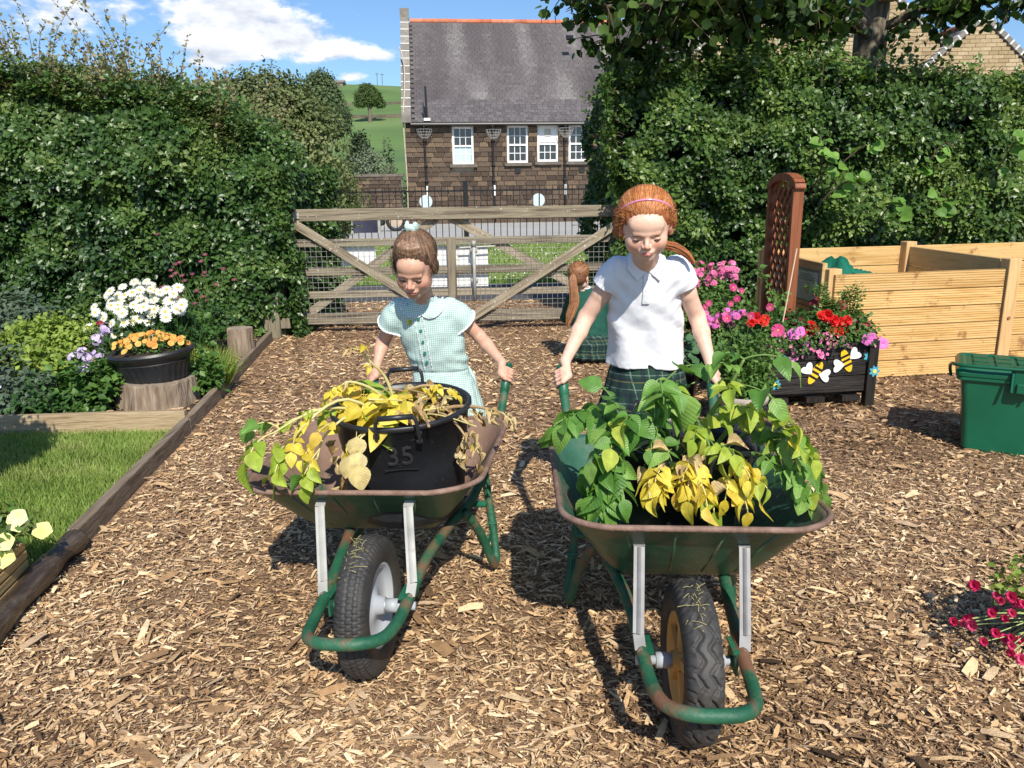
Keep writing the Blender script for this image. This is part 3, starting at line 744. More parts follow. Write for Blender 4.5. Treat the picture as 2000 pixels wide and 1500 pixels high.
m_glass = M('dark_glass', [(.012, .014, .018), (.03, .034, .04)], scale=1, rough=.08, spec=.8)
m_blind = M('pale_blue_blind', [(.42, .62, .64), (.48, .68, .69)], scale=1, rough=.5)
m_sill = M('stone_sill', [(.10, .085, .07), (.17, .145, .12)], scale=6, rough=.9)
m_black = M('black_paint', [(.010, .010, .011), (.02, .02, .022)], scale=6, rough=.4)
m_coping = M('coping_stone', [(.17, .155, .135), (.25, .23, .20)], use='obj', scale=4, rough=.9)
m_limew = M('white_mortar', [(.62, .62, .60), (.7, .7, .68)], scale=4, rough=.9)
m_buff = M('buff_brick', [(.30, .22, .12), (.38, .285, .165), (.44, .34, .21)], use='obj', scale=4, rough=.9)
m_galv = M('galvanised_steel', [(.28, .28, .265), (.37, .37, .35), (.45, .45, .42)], scale=14, rough=.55, metal=.15, spots=((.24, .17, .11), 22, .60, .72))

def unit_box(name, mat, d=(1, 1, 1), bev=.0):
    mb = MB(); mb.box((0, 0, 0), d); me = mb.mesh(name); me.materials.append(mat); return me

def stones(parent, mesh, u0, u1, z0, z1, ch, sl, holes=(), name='stone', y=-.0, depth=.12, jit=.0, maxn=10**9, u_end=None, thing_mat=None):
    """coursed stone: each block its own object; blocks are cut round the openings"""
    k = 0; rest = MB(); rows = int(round((z1 - z0) / ch)); ch = (z1 - z0) / rows
    for r in range(rows):
        za = z0 + r * ch + .014; zb = z0 + (r + 1) * ch - .014
        u = u0 - random.random() * sl * .5 if r % 2 else u0
        while u < u1:
            L = sl * random.uniform(.72, 1.3); a, b = max(u, u0) + .013, min(u + L, u1) - .013; u += L
            segs = [(a, b)]
            for (ha, hb, hz0, hz1) in holes:
                if zb > hz0 + .02 and za < hz1 - .02:
                    ns = []
                    for s in segs:
                        if s[1] <= ha or s[0] >= hb: ns.append(s); continue
                        if s[0] < ha: ns.append((s[0], ha - .004))
                        if s[1] > hb: ns.append((hb + .004, s[1]))
                    segs = ns
            for s in segs:
                if s[1] - s[0] < .04: continue
                yy = y - random.random() * .02
                if k < maxn:
                    inst(name, mesh, parent, loc=((s[0] + s[1]) / 2, yy, (za + zb) / 2), scale=(s[1] - s[0], depth, zb - za))
                else: rest.box(((s[0] + s[1]) / 2, yy, (za + zb) / 2), (s[1] - s[0], depth, zb - za))
                k += 1
    if rest.v: rest.build('stonework', thing_mat or m_stone_s, parent, kind='stuff')
    return k

def school():
    S = empty('school_building', (-4.72, 37, 0), rad(6), 'dark stone school building with tall slate roof and white sash windows', 'building')
    Wd, D, EH, RH = 16.0, 13.0, 4.62, 10.15
    wins = [(2.13, 3.10, 2.72, 4.38, 'blind'), (4.68, 5.65, 2.76, 4.42, ''), (6.11, 7.08, 2.80, 4.44, 'panel'), (7.60, 8.57, 2.80, 4.44, ''), (10.2, 11.2, 2.8, 4.44, '')]
    # mortar wall behind the stones, with real openings
    mb = MB(); us = sorted({0.0, Wd} | {w[0] for w in wins} | {w[1] for w in wins})
    for a, b in zip(us, us[1:]):
        hole = [w for w in wins if w[0] <= a + 1e-6 and w[1] >= b - 1e-6]
        if hole:
            w = hole[0]; mb.box(((a + b) / 2, .2, w[2] / 2), (b - a, .3, w[2])); mb.box(((a + b) / 2, .2, (w[3] + EH) / 2), (b - a, .3, EH - w[3]))
        else: mb.box(((a + b) / 2, .2, EH / 2), (b - a, .3, EH))
    mb.build('wall', m_mortar, S)
    sm = unit_box('stone', m_stone)
    holes = [(w[0] - .02, w[1] + .02, w[2] - .16, w[3] + .02) for w in wins]
    stones(S, sm, 0.0, 9.35, .62, EH - .05, .222, .50, holes, maxn=300)
    stones(S, sm, 0.0, 9.35, .0, .62, .24, .6, (), maxn=0)
    stones(S, sm, 9.35, Wd, .0, EH - .05, .232, .56, holes, maxn=0)
    # gable wall (left end), side elevation and back
    mb = MB(); mb.add([(0, .05, 0), (0, D, 0), (0, D, EH), (0, D / 2, RH - .1), (0, .05, EH), (.3, .05, 0), (.3, D, 0), (.3, D, EH), (.3, D / 2, RH - .1), (.3, .05, EH)],
                      [(0, 4, 3, 2, 1), (5, 6, 7, 8, 9), (0, 1, 6, 5), (1, 2, 7, 6), (2, 3, 8, 7), (3, 4, 9, 8), (4, 0, 5, 9)])
    mb.box((Wd / 2 + .2, D - .1, EH / 2), (Wd - .4, .3, EH)); mb.build('gable_wall', m_stone_s, S)
    # stone coping up the left verge, white jointed
    cm = unit_box('coping_stone', m_coping); sl = Vector((0, D / 2, RH - EH)); n = 13; ang = math.atan2(RH - EH, D / 2)
    for i in range(n):
        t = (i + .5) / n; inst('coping_stone', cm, S, loc=(.06, D / 2 * t - .05, EH + (RH - EH) * t + .16), rot=(ang, 0, 0), scale=(.42, sl.length / n - .05, .26))
        inst('joint', unit_joint, S, loc=(.06, D / 2 * (i + 1) / n - .05, EH + (RH - EH) * (i + 1) / n + .165), rot=(ang, 0, 0), scale=(.44, .055, .275))
    mb = MB(); mb.box((.06, D / 2, RH + .35), (.46, .5, .5)); mb.build('apex_stone', m_coping, S)
    mb = MB(); mb.box((.06, -.12, EH + .1), (.44, .4, .34)); mb.build('kneeler_stone', m_coping, S)
    # roof deck + slates
    y0, z0, y1, z1 = -.28, EH - .10, D / 2, RH
    mb = MB(); mb.add([(.28, y0, z0 - .05), (Wd, y0, z0 - .05), (Wd, y1, z1 - .05), (.28, y1, z1 - .05), (.28, D + .2, z0 - .05), (Wd, D + .2, z0 - .05)], [(0, 1, 2, 3), (3, 2, 5, 4)])
    mb.build('roof', M('roof_underlay', [(.05, .045, .05), (.07, .06, .07)], scale=2), S)
    L = math.hypot(y1 - y0, z1 - z0); rows = 44; rh = L / rows; a = math.atan2(z1 - z0, y1 - y0)
    slm = unit_box('slate', m_slate_o); cnt = 0; P = []
    dirv = np.array([0, (y1 - y0) / L, (z1 - z0) / L]); nrm = np.array([0, -(z1 - z0) / L, (y1 - y0) / L])
    for r in range(rows):
        u = .30 + (.14 if r % 2 else 0)
        while u < Wd - .1:
            w = .27 * random.uniform(.9, 1.1); c = np.array([u + w / 2, y0, z0]) + dirv * (r + .5) * rh + nrm * (.012 + random.random() * .012)
            if cnt < 300 and u < 9.3:
                inst('slate', slm, S, loc=tuple(c), rot=(a - .03, 0, 0), scale=(w - .012, rh * 1.12, .014)); cnt += 1
            else: P.append((c, w))
            u += w
    C = np.array([p[0] for p in P]); Wn = np.array([p[1] for p in P]); k = len(P)
    R = np.tile(np.stack([[1, 0, 0], dirv, nrm], 1), (k, 1, 1)); R[:, :, 1] += nrm * .03
    tv = [(-.5, -.5, 0), (.5, -.5, 0), (.5, .5, 0), (-.5, .5, 0), (-.5, -.5, -1), (.5, -.5, -1)]
    # weather streaks: whole vertical runs of slates bleached or mossy, as on the real roof
    st = vnoise(np.stack([C[:, 0] * 1.15, C[:, 2] * .22, C[:, 0] * 0], -1), 77)
    v = np.clip((st - .5) * 1.6 + .40 + rng.normal(0, .10, k), 0, 1)
    scatter('slates', tv, [(0, 1, 2, 3), (4, 5, 1, 0)], C, R, np.stack([Wn - .012, np.full(k, rh * 1.12), np.full(k, .014)], 1), m_slate, S, 'stuff', v=v)
    rt = MB(); rt.tube([(-.29, 0, 0), (.29, 0, 0)], .13, 10); rt.tube([(.27, 0, 0), (.33, 0, 0)], .155, 10); rtm = rt.mesh('ridge_tile'); rtm.materials.append(m_ridge)
    for i in range(25): inst('ridge_tile', rtm, S, loc=(.62 + i * .61, D / 2, RH + .02), scale=(1, 1, 1))
    # gutter and downpipes
    mb = MB(); mb.tube([(.25, -.36, EH - .16), (Wd, -.36, EH - .16)], .075, 8); mb.box((Wd / 2 + .12, -.16, EH - .1), (Wd - .26, .3, .10)); mb.build('gutter', m_black, S)
    for i, u in enumerate((.84, 3.98, 7.36)):
        mb = MB(); mb.tube(smooth_path([(u, -.36, EH - .2), (u, -.30, EH - .45), (u, -.14, EH - .7), (u + .02, -.14, 2.4), (u + .06, -.15, .1)], 3), .05, 8)
        for z in (1.9, 2.6, 3.7): mb.tube([(u + .03, -.14, z), (u + .03, -.14, z + .12)], .075, 8)
        p = mb.build('downpipe', m_black, S, True)
        mb = MB(); mb.tube([(u + .05, -.155, 1.28), (u + .05, -.155, 1.75)], .056, 8); mb.build('white_section', m_white, p)
    mb = MB(); mb.tube([(1.0, -.3, EH + .02), (.97, -.1, EH + 1.5)], .05, 8); mb.tube([(.88, -.2, EH + .1), (.84, -.15, EH + .8)], .03, 6); mb.build('soil_vent_pipe', m_black, S)
    mb = MB(); mb.box((1.0, -.25, EH + .06), (.3, .2, .12)); mb.build('lead_flashing', m_limew, S)
    mb = MB(); mb.tube(smooth_path([(-.05, -.05, .2), (-.02, -.06, 2.0), (-.08, -.04, EH), (.02, .8, EH + 1.5), (0, 2.5, EH + 3.0), (-.2, 3.2, EH + 3.7)], 4), .035, 6); mb.build('cable', M('old_cable', [(.35, .27, .2), (.5, .42, .33)]), S)
    mb = MB(); mb.box((9.15 - .9, 3.5, EH + 3.9 + .35), (.35, .3, .1), Matrix.Rotation(ang, 3, 'X')); mb.build('roof_vent', m_black, S)
    for u in (5.15, 8.2):
        mb = MB(); mb.box((u, -.09, 2.40), (.28, .06, .26)); mb.build('air_vent', m_black, S)
    # windows: frame, two sashes of 3x2 panes each
    for (a_, b_, c_, d_, sp) in wins:
        w = MB(); W2, H2 = b_ - a_, d_ - c_; cx, cz = (a_ + b_) / 2, (c_ + d_) / 2
        for x in (a_ + .045, b_ - .045): w.box((x, .10, cz), (.09, .10, H2))
        for z, t in ((c_ + .05, .10), (d_ - .045, .09), (cz - .02, .08)): w.box((cx, .097, z), (W2 - .18, .10, t))
        fr = w.build('window', m_white, S)
        pw = (W2 - .18) / 3
        for row in range(4):
            half = (cz - .06 - c_ - .10) / 2; hi = (d_ - .09 - cz - .02) / 2
            zc = c_ + .10 + half * (row + .5) if row < 2 else cz + .02 + hi * (row - 1.5)
            hh = half if row < 2 else hi
            for cI in range(3):
                if sp == 'panel' and row >= 2: continue
                mb = MB(); mb.box((a_ + .09 + pw * (cI + .5), .13, zc), (pw - .03, .02, hh - .03)); mb.build('pane', m_blind if (sp == 'blind' and row < 2) else m_glass, fr)
        mb = MB()
        for cI in (1, 2): mb.box((a_ + .09 + pw * cI, .118, cz), (.03, .03, H2 - .12))
        for row in (1, 3): mb.box((cx, .116, c_ + .10 + (cz - .06 - c_ - .10) / 2 if row == 1 else cz + .02 + (d_ - .09 - cz - .02) / 2), (W2 - .18, .03, .03))
        mb.build('glazing_bars', m_white, fr)
        if sp == 'panel':
            mb = MB(); mb.box((cx, .10, (cz + d_) / 2), (W2 - .18, .07, d_ - cz - .1)); mb.build('vent_panel', m_white, fr)
            mb = MB(); mb.box((cx, .06, (cz + d_) / 2 + .06), (.3, .05, .32)); mb.build('fan_grille', M('grille_beige', [(.42, .42, .36), (.5, .5, .42)]), fr)
        mb = MB(); mb.box((cx, -.10, c_ - .08), (W2 + .3, .22, .14)); mb.build('sill', m_sill, fr)
        mb = MB(); mb.box((cx, .05, d_ + .11), (W2 + .3, .18, .18)); mb.build('lintel', m_coping, fr)
        mb = MB(); mb.box((cx, .45, cz), (W2, .05, H2)); mb.build('dark_room', m_core, fr)
    return S
unit_joint = unit_box('joint', m_limew)
school()

def wire_basket(u, z, lab):
    b = empty('wall_basket', (-4.72 + u * cos(rad(6)) + .36 * sin(rad(6)), 37 + u * sin(rad(6)) - .36 * cos(rad(6)), z), rad(6), lab, 'basket', 'wire baskets on the downpipes')
    mb = MB()
    for k, (r_, zz) in enumerate(((.36, .22), (.34, .1), (.28, -.02), (.18, -.14))):
        mb.tube([(r_ * cos(t), r_ * .6 * sin(t), zz) for t in np.linspace(0, 2 * pi, 14)], .007, 4)
    for t in np.linspace(0, pi * 2, 16): mb.tube([(.36 * cos(t), .21 * sin(t), .22), (.30 * cos(t), .17 * sin(t), 0), (.1 * cos(t), .06 * sin(t), -.2)], .006, 4)
    mb.build('wire_cage', m_galv, b)
    mb = MB(); mb.bar((0, .1, .22), (0, .3, .22), .03, .03); mb.build('bracket', m_black, b)
wire_basket(.86, 4.03, 'wire basket on the leftmost downpipe of the school')
wire_basket(4.02, 4.0, 'wire basket on the downpipe left of the pair of windows')
wire_basket(7.40, 4.05, 'wire basket on the downpipe beside the hedge')

def low_wall():
    W = empty('playground_wall', (-8.2, 35.2, 0), rad(3), 'low dark brick wall with stone coping left of the school', 'wall')
    mb = MB(); mb.box((1.72, .2, 1.08), (3.4, .3, 2.16)); mb.build('wall_core', m_mortar, W)
    stones(W, unit_box('brick', m_stone), 0.02, 3.42, .5, 2.16, .16, .34, name='brick', maxn=300)
    mb = MB(); mb.box((1.7, .15, 2.22), (3.6, .5, .12)); mb.build('coping', m_sill, W)
    mb = MB(); mb.tube([(.62, -.12, .3), (.62, -.12, 1.9)], .09, 8); mb.build('pipe', m_black, W)
    W2 = empty('wall_pier', (-9.3, 35.2, 0), rad(3), 'short brick pier beside the left hedge', 'wall')
    mb = MB(); mb.box((0, .2, 1.05), (.8, .3, 2.1)); mb.build('pier_core', m_mortar, W2)
    stones(W2, unit_box('brick', m_stone), -.42, .42, .5, 2.1, .16, .34, name='brick')
    mb = MB(); mb.box((0, .15, 2.16), (1.0, .5, .12)); mb.build('coping', m_sill, W2)
low_wall()

# parked car glimpsed through the gap left of the playground wall
def car():
    c = empty('parked_car', (-9.0, 39, 0), rad(8), 'silver car glimpsed in the gap beside the brick wall', 'car')
    m = M('silver_paint', [(.45, .46, .48), (.5, .51, .53)], rough=.25, metal=.6)
    mb = MB(); mb.box((0, 0, .62), (1.75, 4.1, .6), taper=.97); mb.build('body', m, c, bevel=.08)
    mb = MB(); mb.box((0, .3, 1.18), (1.5, 2.3, .52), taper=.8); mb.build('cabin', m_glass, c, bevel=.08)
    mb = MB(); mb.box((0, .35, 1.45), (1.15, 1.7, .05)); mb.build('roof', m, c)
    for x in (-.8, .8):
        for y in (-1.3, 1.3):
            mb = MB(); mb.tube([(x - .1, y, .32), (x + .1, y, .32)], .32, 18); mb.build('wheel', m_black, c)
    for x in (-.6, .6):
        mb = MB(); mb.box((x, -2.06, .75), (.32, .06, .16)); mb.build('headlight', M('lamp_glass', [(.7, .7, .7), (.8, .8, .8)], rough=.1), c)
    mb = MB(); mb.box((0, -2.07, .45), (.5, .03, .11)); mb.build('bumper_trim', M('red_trim', [(.4, .03, .02), (.5, .05, .03)]), c)
car()

def right_gables():
    sm = unit_box('brick', m_buff)
    def gable(name, lab, x, y, w, eave, apex, rot, depth=14, maxn=300, win=None, zlo=4.2):
        g = empty(name, (x, y, 0), rot, lab, 'building', 'buff brick school gables behind the right hedge')
        h = w / 2
        mb = MB(); mb.add([(-h, 0.12, 0), (h, .12, 0), (h, .12, eave), (0, .12, apex), (-h, .12, eave)], [(0, 1, 2, 3, 4)])
        mb.add([(-h, .12, 0), (-h, .12, eave), (-h, depth, eave), (-h, depth, 0)], [(0, 1, 2, 3)]); mb.add([(h, .12, 0), (h, .12, eave), (h, depth, eave), (h, depth, 0)], [(3, 2, 1, 0)])
        mb.add([(-h, depth, 0), (h, depth, 0), (h, depth, eave), (0, depth, apex), (-h, depth, eave)], [(4, 3, 2, 1, 0)])
        mb.build('wall', m_mortar, g)
        k = 0; ch = .16; rest = MB(); z = apex - .25; rws = []
        while z > zlo:
            hw = h - .02 if z < eave else h * (apex - z) / (apex - eave) - .12
            u = -hw + (random.random() * .2)
            a = -hw
            while a < hw - .05:
                b = min(hw, a + .42 * random.uniform(.85, 1.15))
                if not (win and a < win[1] + .05 and b > win[0] - .05 and win[2] - .1 < z < win[3] + .1):
                    if k < maxn: inst('brick', sm, g, loc=((a + b) / 2, .06 - random.random() * .012, z), scale=(b - a - .014, .12, ch - .016))
                    else: rest.box(((a + b) / 2, .06, z), (b - a - .014, .12, ch - .016))
                    k += 1
                a = b
            z -= ch
        if rest.v: rest.build('brickwork', m_buff, g, kind='stuff')
        for sg in (-1, 1):
            e = (sg * (h + .25), eave - .15); n = 14; ln = math.hypot(h + .25, apex - eave + .15); an = math.atan2(apex - eave + .15, -sg * (h + .25))
            for i in range(n):
                t = (i + .5) / n
                inst('coping_stone', unit_cop, g, loc=(e[0] * (1 - t), .1, e[1] + (apex - e[1]) * t + .1), rot=(0, -an, 0), scale=(ln / n - .06, .36, .2))
                if i % 1 == 0: inst('joint', unit_joint, g, loc=(e[0] * (1 - (i / n)), .1, e[1] + (apex - e[1]) * i / n + .105), rot=(0, -an, 0), scale=(.07, .38, .215))
            # slate slope behind the parapet
            P = []; rows = 24; dirv = np.array([-e[0], 0, apex - e[1]]); Ls = np.linalg.norm(dirv); dirv = dirv / Ls; nr = np.array([sg * dirv[2], 0, abs(dirv[0])])
            cols = int(depth / .3)
            rr, cc = np.meshgrid(np.arange(rows), np.arange(cols)); rr = rr.ravel(); cc = cc.ravel()
            C = np.array([e[0], .35, e[1] - .05]) + dirv * ((rr + .5) * Ls / rows)[:, None] + np.array([0, 1, 0]) * (cc * .3 + (rr % 2) * .15)[:, None] + nr * (.01 + .012 * rng.random(len(rr)))[:, None]
            R = np.tile(np.stack([[0, 1, 0], dirv, nr], 1), (len(C), 1, 1)).astype(float); R[:, :, 1] += nr * .04
            scatter('slates', [(-.5, -.5, 0), (.5, -.5, 0), (.5, .5, 0), (-.5, .5, 0)], [(0, 1, 2, 3)], C, R, np.stack([np.full(len(C), .285), np.full(len(C), Ls / rows * 1.1), np.full(len(C), .01)], 1), m_slate, g, 'stuff')
            mb = MB(); q = nr * -.04
            mb.add([tuple(np.array([e[0], .3, e[1] - .05]) + q), tuple(np.array([e[0], depth, e[1] - .05]) + q), tuple(np.array([0, depth, apex - .05]) + q), tuple(np.array([0, .3, apex - .05]) + q)], [(0, 1, 2, 3)])
            mb.build('roof_slope', MATS['roof_underlay'], g)
        for i in range(int(depth / .6)): inst('ridge_tile', rtm2, g, loc=(0, .7 + i * .6, apex + .02), rot=(0, 0, pi / 2))
        if win:
            a, b, c, d = win; w_ = MB(); cx, cz = (a + b) / 2, (c + d) / 2
            for x_ in (a, b): w_.box((x_, .02, cz), (.10, .1, d - c))
            for z_ in (c, d, cz): w_.box((cx, .018, z_), (b - a - .1, .1, .09))
            for x_ in (cx - (b - a) / 6, cx + (b - a) / 6): w_.box((x_, .03, cz), (.035, .05, d - c - .1))
            for z_ in ((c + cz) / 2, (d + cz) / 2): w_.box((cx, .031, z_), (b - a - .1, .05, .035))
            f = w_.build('window', m_white, g)
            mb = MB(); mb.box((cx, .06, cz), (b - a - .1, .02, d - c - .1)); mb.build('pane', m_glass, f)
        return g
    rt = MB(); rt.tube([(-.29, 0, 0), (.29, 0, 0)], .13, 10); rtm2 = rt.mesh('ridge_tile'); rtm2.materials.append(m_ridge)
    unit_cop = unit_box('coping_stone', m_coping)
    gable('school_wing', 'large buff stone gable with white window behind the right hedge', 12.0, 38, 9.4, 6.2, 10.6, rad(-2), win=(-1.3, -.35, 6.6, 8.0), zlo=5.0)
    gable('school_wing', 'middle buff stone gable behind the thick tree trunk', 16.9, 36.5, 7.0, 6.4, 9.45, rad(-2), zlo=5.4)
    gable('school_wing', 'smallest stone gable at the far right above the hedge', 20.1, 35, 6.4, 5.4, 8.25, rad(-2), zlo=5.0)
right_gables()

# ================================================================ RAILINGS, DISCS, TYRES
def railings():
    R = empty('metal_railings', (0, 21.3, 0), 0, 'black vertical bar railings between the grass and the school yard', 'fence')
    bar = MB(); bar.tube([(0, 0, .1), (0, 0, 1.5)], .011, 6); bar.tube([(0, 0, 1.5), (0, 0, 1.6)], [.011, .002], 6); bm_ = bar.mesh('bar'); bm_.materials.append(m_black)
    post = MB(); post.box((0, 0, .85), (.13, .13, 1.7)); pm_ = post.mesh('post'); pm_.materials.append(m_black)
    px = [-14.7 + 3.38 * i for i in range(9)]
    x = -14.5
    while x < 10:
        if min(abs(x - p) for p in px) > .09: inst('bar', bm_, R, loc=(x, 0, 0))
        x += .176
    for p in px: inst('post', pm_, R, loc=(p, 0, 0))
    for z in (.14, 1.44):
        mb = MB(); mb.box((-2.2, .02, z), (25, .012, .045)); mb.build('rail', m_black, R)
    disc = MB(); disc.tube([(0, -.006, 0), (0, .006, 0)], .175, 28); dm = disc.mesh('disc'); dm.materials.append(M('pale_blue_sign', [(.55, .66, .74), (.6, .7, .78)], rough=.4))
    for x_, l in ((-5.55, 'pale blue round sign on the railings at the edge of the left hedge'), (-2.26, 'pale blue round sign on the railings above the left half of the gate'), (.78, 'pale blue round sign on the railings above the right end of the gate')):
        o = tag(inst('round_sign', dm, None, loc=(x_, 21.36, 1.17)), l, 'sign', 'round pale blue signs on the railings')
    nb = empty('notice_board', (-3.9, 21.2, .62), 0, 'dark glass notice board with pale frame on the railings behind the gate', 'notice board')
    mb = MB(); mb.box((0, 0, 0), (.66, .03, .5)); mb.build('panel', M('notice_glass', [(.03, .03, .05), (.08, .08, .13)], scale=1.5, rough=.12, spec=.8), nb)
    mb = MB(); mb.box((.37, -.002, 0), (.07, .05, .54)); mb.box((-.36, -.002, 0), (.05, .05, .54)); mb.box((0, -.002, .265), (.66, .04, .03)); mb.build('frame', m_galv, nb)
    t = MB()
    prof = [(.30, -.10), (.36, -.12), (.42, -.09), (.44, 0), (.42, .09), (.36, .12), (.30, .10), (.29, 0), (.30, -.10)]
    t.lathe(prof, 28); tm = t.mesh('tyre'); tm.materials.append(M('old_rubber', [(.015, .015, .017), (.035, .035, .038)], rough=.7)); tm.shade_smooth()
    for (x_, y_, rx, rz, s, l) in ((-6.6, 30, pi / 2, .3, .85, 'old black tyre leaning by the drainpipe at the left of the yard'), (-5.9, 30.2, pi / 2, -.25, 1.0, 'second old tyre standing behind the railings'), (-5.1, 30, .15, 0, .8, 'old tyre lying flat between the standing tyres'),
                                   (-4.35, 30, pi / 2, .35, .9, 'old tyre standing at the corner of the school'), (3.1, 33, .9, .5, .9, 'old black tyre leaning by the third downpipe')):
        o = inst('tyre', tm, None, loc=(x_, y_, .42 * s + .02 if rx > 1 else .35), rot=(rx, 0, rz), scale=s); tag(o, l, 'tyre', 'old tyres in the school yard')
railings()

# ================================================================ GATE
m_gate = wood('gate_timber', (.18, .145, .10), (.27, .23, .16), (.055, .042, .03), axis=0, scale=1.6, knots=((.52, .51, .45), 45, .62, .66))
m_gate_d = wood('gate_brace_timber', (.22, .18, .12), (.31, .26, .19), (.10, .08, .06), axis=0, scale=1.6, knots=((.55, .54, .47), 45, .60, .64))
m_gpost = wood('gate_post_timber', (.17, .15, .10), (.23, .20, .14), (.09, .075, .05), axis=2, scale=2)
def gate():
    G_ = empty('field_gate', (-2.2, 7.66, 0), rad(3.2), 'wide weathered wooden five bar gate with crossed braces and wire mesh', 'gate')
    Lg = 3.55
    def plank(name, a, b, w, t, mat=m_gate):
        a, b = Vector(a), Vector(b); d = b - a; L = d.length
        me = MB(); me.box((0, 0, 0), (L, t, w)); o = me.build(name, mat, G_, bevel=.005)
        o.location = (a + b) / 2; o.rotation_euler = (0, -math.atan2(d.z, d.x), 0)
        return o
    plank('top_rail', (-.02, 0, 1.165), (Lg, 0, 1.165), .115, .075)
    for z, w in ((.895, .075), (.612, .075), (.385, .07), (.14, .11)): plank('rail', (.0, .006, z), (Lg, .006, z), w, .024)
    plank('stile', (.04, .004, .12), (.04, .004, 1.1), .08, .062); plank('stile', (Lg - .04, .004, .12), (Lg - .04, .004, 1.1), .08, .062)
    plank('centre_upright', (1.62, -.022, .08), (1.62, -.022, .93), .085, .026)
    # front braces: outer top corners down to the bottom centre
    plank('brace', (.08, -.035, 1.10), (1.56, -.035, .12), .085, .022, m_gate_d)
    plank('brace', (3.42, -.049, 1.13), (1.72, -.049, .08), .085, .022, m_gate_d)
    # back braces: top centre out to the bottom corners
    plank('back_brace', (1.48, .036, 1.12), (.1, .036, .15), .085, .022, m_gate_d)
    plank('back_brace', (1.62, .036, 1.12), (3.4, .036, .12), .085, .022, m_gate_d)
    mb = MB(); nx = int(3.4 / .052)
    for i in range(nx):
        x = .08 + i * .052; mb.tube([(x, -.019, .1), (x + random.gauss(0, .002), -.019, .92)], .0016, 4, cap=False)
    for i in range(17):
        z = .1 + i * .051; mb.tube([(.06, -.0165, z), (1.2, -.0165, z + random.gauss(0, .003)), (2.4, -.0165, z + random.gauss(0, .003)), (3.48, -.0165, z)], .0016, 4, cap=False)
    mb.build('wire_mesh', m_galv, G_, kind='stuff')
    mb = MB(); mb.box((.06, -.045, 1.165), (.19, .012, .065)); hp = mb.build('hinge_plate', m_galv, G_, bevel=.004)
    mb = MB(); mb.tube([(.09, -.053, 1.165), (.09, -.06, 1.165)], .012, 10); mb.build('bolt_head', M('rusty_bolt', [(.18, .07, .04), (.28, .12, .06)]), hp)
    mb = MB(); mb.tube([(1.84, -.07, .30), (1.84, -.07, .90)], .017, 10); mb.tube([(1.84, -.07, .84), (1.84, -.07, .90)], .023, 10); mb.box((1.84, -.055, .5), (.07, .012, .05)); mb.box((1.84, -.055, .8), (.07, .012, .05)); mb.build('drop_bolt', m_galv, G_, True)
    mb = MB(); mb.tube([(1.70, -.045, .83), (2.05, -.045, .84)], .008, 8); mb.build('slide_bar', m_galv, G_)
    # signs tied on the back
    m_sign = M('white_sign_board', [(.68, .69, .68), (.76, .77, .77)], scale=2, rough=.5)
    for (x0, x1, z0, z1, l) in ((.52, .86, .665, .85, 'plain white board tied behind the left side of the gate'), (1.30, 1.98, .435, .845, 'large plain white board tied behind the middle of the gate')):
        mb = MB(); c_, s_ = cos(rad(3.2)), sin(rad(3.2)); cx = (x0 + x1) / 2
        mb.box((0, 0, 0), (x1 - x0, .006, z1 - z0)); o = mb.build('white_board', m_sign); o.location = (-2.2 + cx * c_ - .056 * s_, 7.66 + cx * s_ + .056 * c_, (z0 + z1) / 2); o.rotation_euler = (0, 0, rad(3.2)); tag(o, l, 'board', 'white boards on the back of the gate')
    for (x, y, l, h) in ((-2.32, 7.6, 'wooden gate post half hidden in the left hedge', 1.15), (1.42, 7.88, 'wooden gate post buried in the right hedge', 1.25)):
        mb = MB(); mb.box((0, 0, h / 2), (.17, .17, h)); o = mb.build('gate_post', m_gpost, bevel=.01); o.location = (x, y, 0); tag(o, l, 'gate post', 'gate posts')
    mb = MB(); mb.box((0, 0, .2), (.16, .05, .4)); mb.box((0.0, 0.03, .14), (.34, .03, .1)); o = mb.build('stub_board', m_gpost, bevel=.006); o.location = (-2.33, 7.42, 0); tag(o, 'short timber stub board at the foot of the left gate post', 'board')
gate()

# ================================================================ WHEELBARROWS
m_green = M('green_paint', [(.008, .075, .040), (.012, .11, .058), (.02, .14, .075)], scale=9, rough=.42, spec=.5, bump=.15, bscale=60, spots=((.16, .075, .04), 13, .60, .72))
m_greenr = M('rusty_green_paint', [(.010, .075, .040), (.02, .105, .055), (.045, .13, .08)], scale=14, rough=.55, bump=.3, bscale=70, spots=((.17, .085, .05), 7, .50, .60))
m_trayout = M('tray_paint', [(.012, .05, .028), (.022, .085, .045), (.05, .09, .045)], scale=7, rough=.40, spec=.6, bump=.25, bscale=30, spots=((.15, .09, .055), 5, .56, .68))
m_trayin = M('tray_inside', [(.13, .075, .05), (.20, .125, .09), (.26, .17, .125)], scale=6, rough=.75, bump=.3, bscale=40, detail=9, spots=((.03, .11, .06), 4.2, .56, .66))
m_trayin_g = M('tray_inside_green', [(.015, .07, .045), (.03, .11, .07), (.07, .12, .08)], scale=7, rough=.5, bump=.3, bscale=40, detail=9, spots=((.17, .11, .085), 4.0, .52, .64))
m_rust = M('rusty_rim', [(.13, .075, .055), (.20, .125, .095), (.27, .18, .14)], scale=30, rough=.7, bump=.3, spots=((.03, .14, .085), 6, .62, .68))
m_rubber = M('tyre_rubber', [(.020, .020, .021), (.038, .037, .037), (.060, .056, .052)], scale=12, rough=.6, bump=.15, bscale=80, spec=.4, spots=((.17, .14, .09), 9, .72, .80))
m_hub = M('grey_hub', [(.33, .36, .40), (.42, .45, .49)], scale=10, rough=.45)
m_orange = M('orange_hub', [(.55, .27, .07), (.70, .38, .12)], scale=9, rough=.5)
m_bolt = M('bolt_metal', [(.25, .15, .1), (.4, .35, .3)], scale=40, rough=.5, metal=.5)
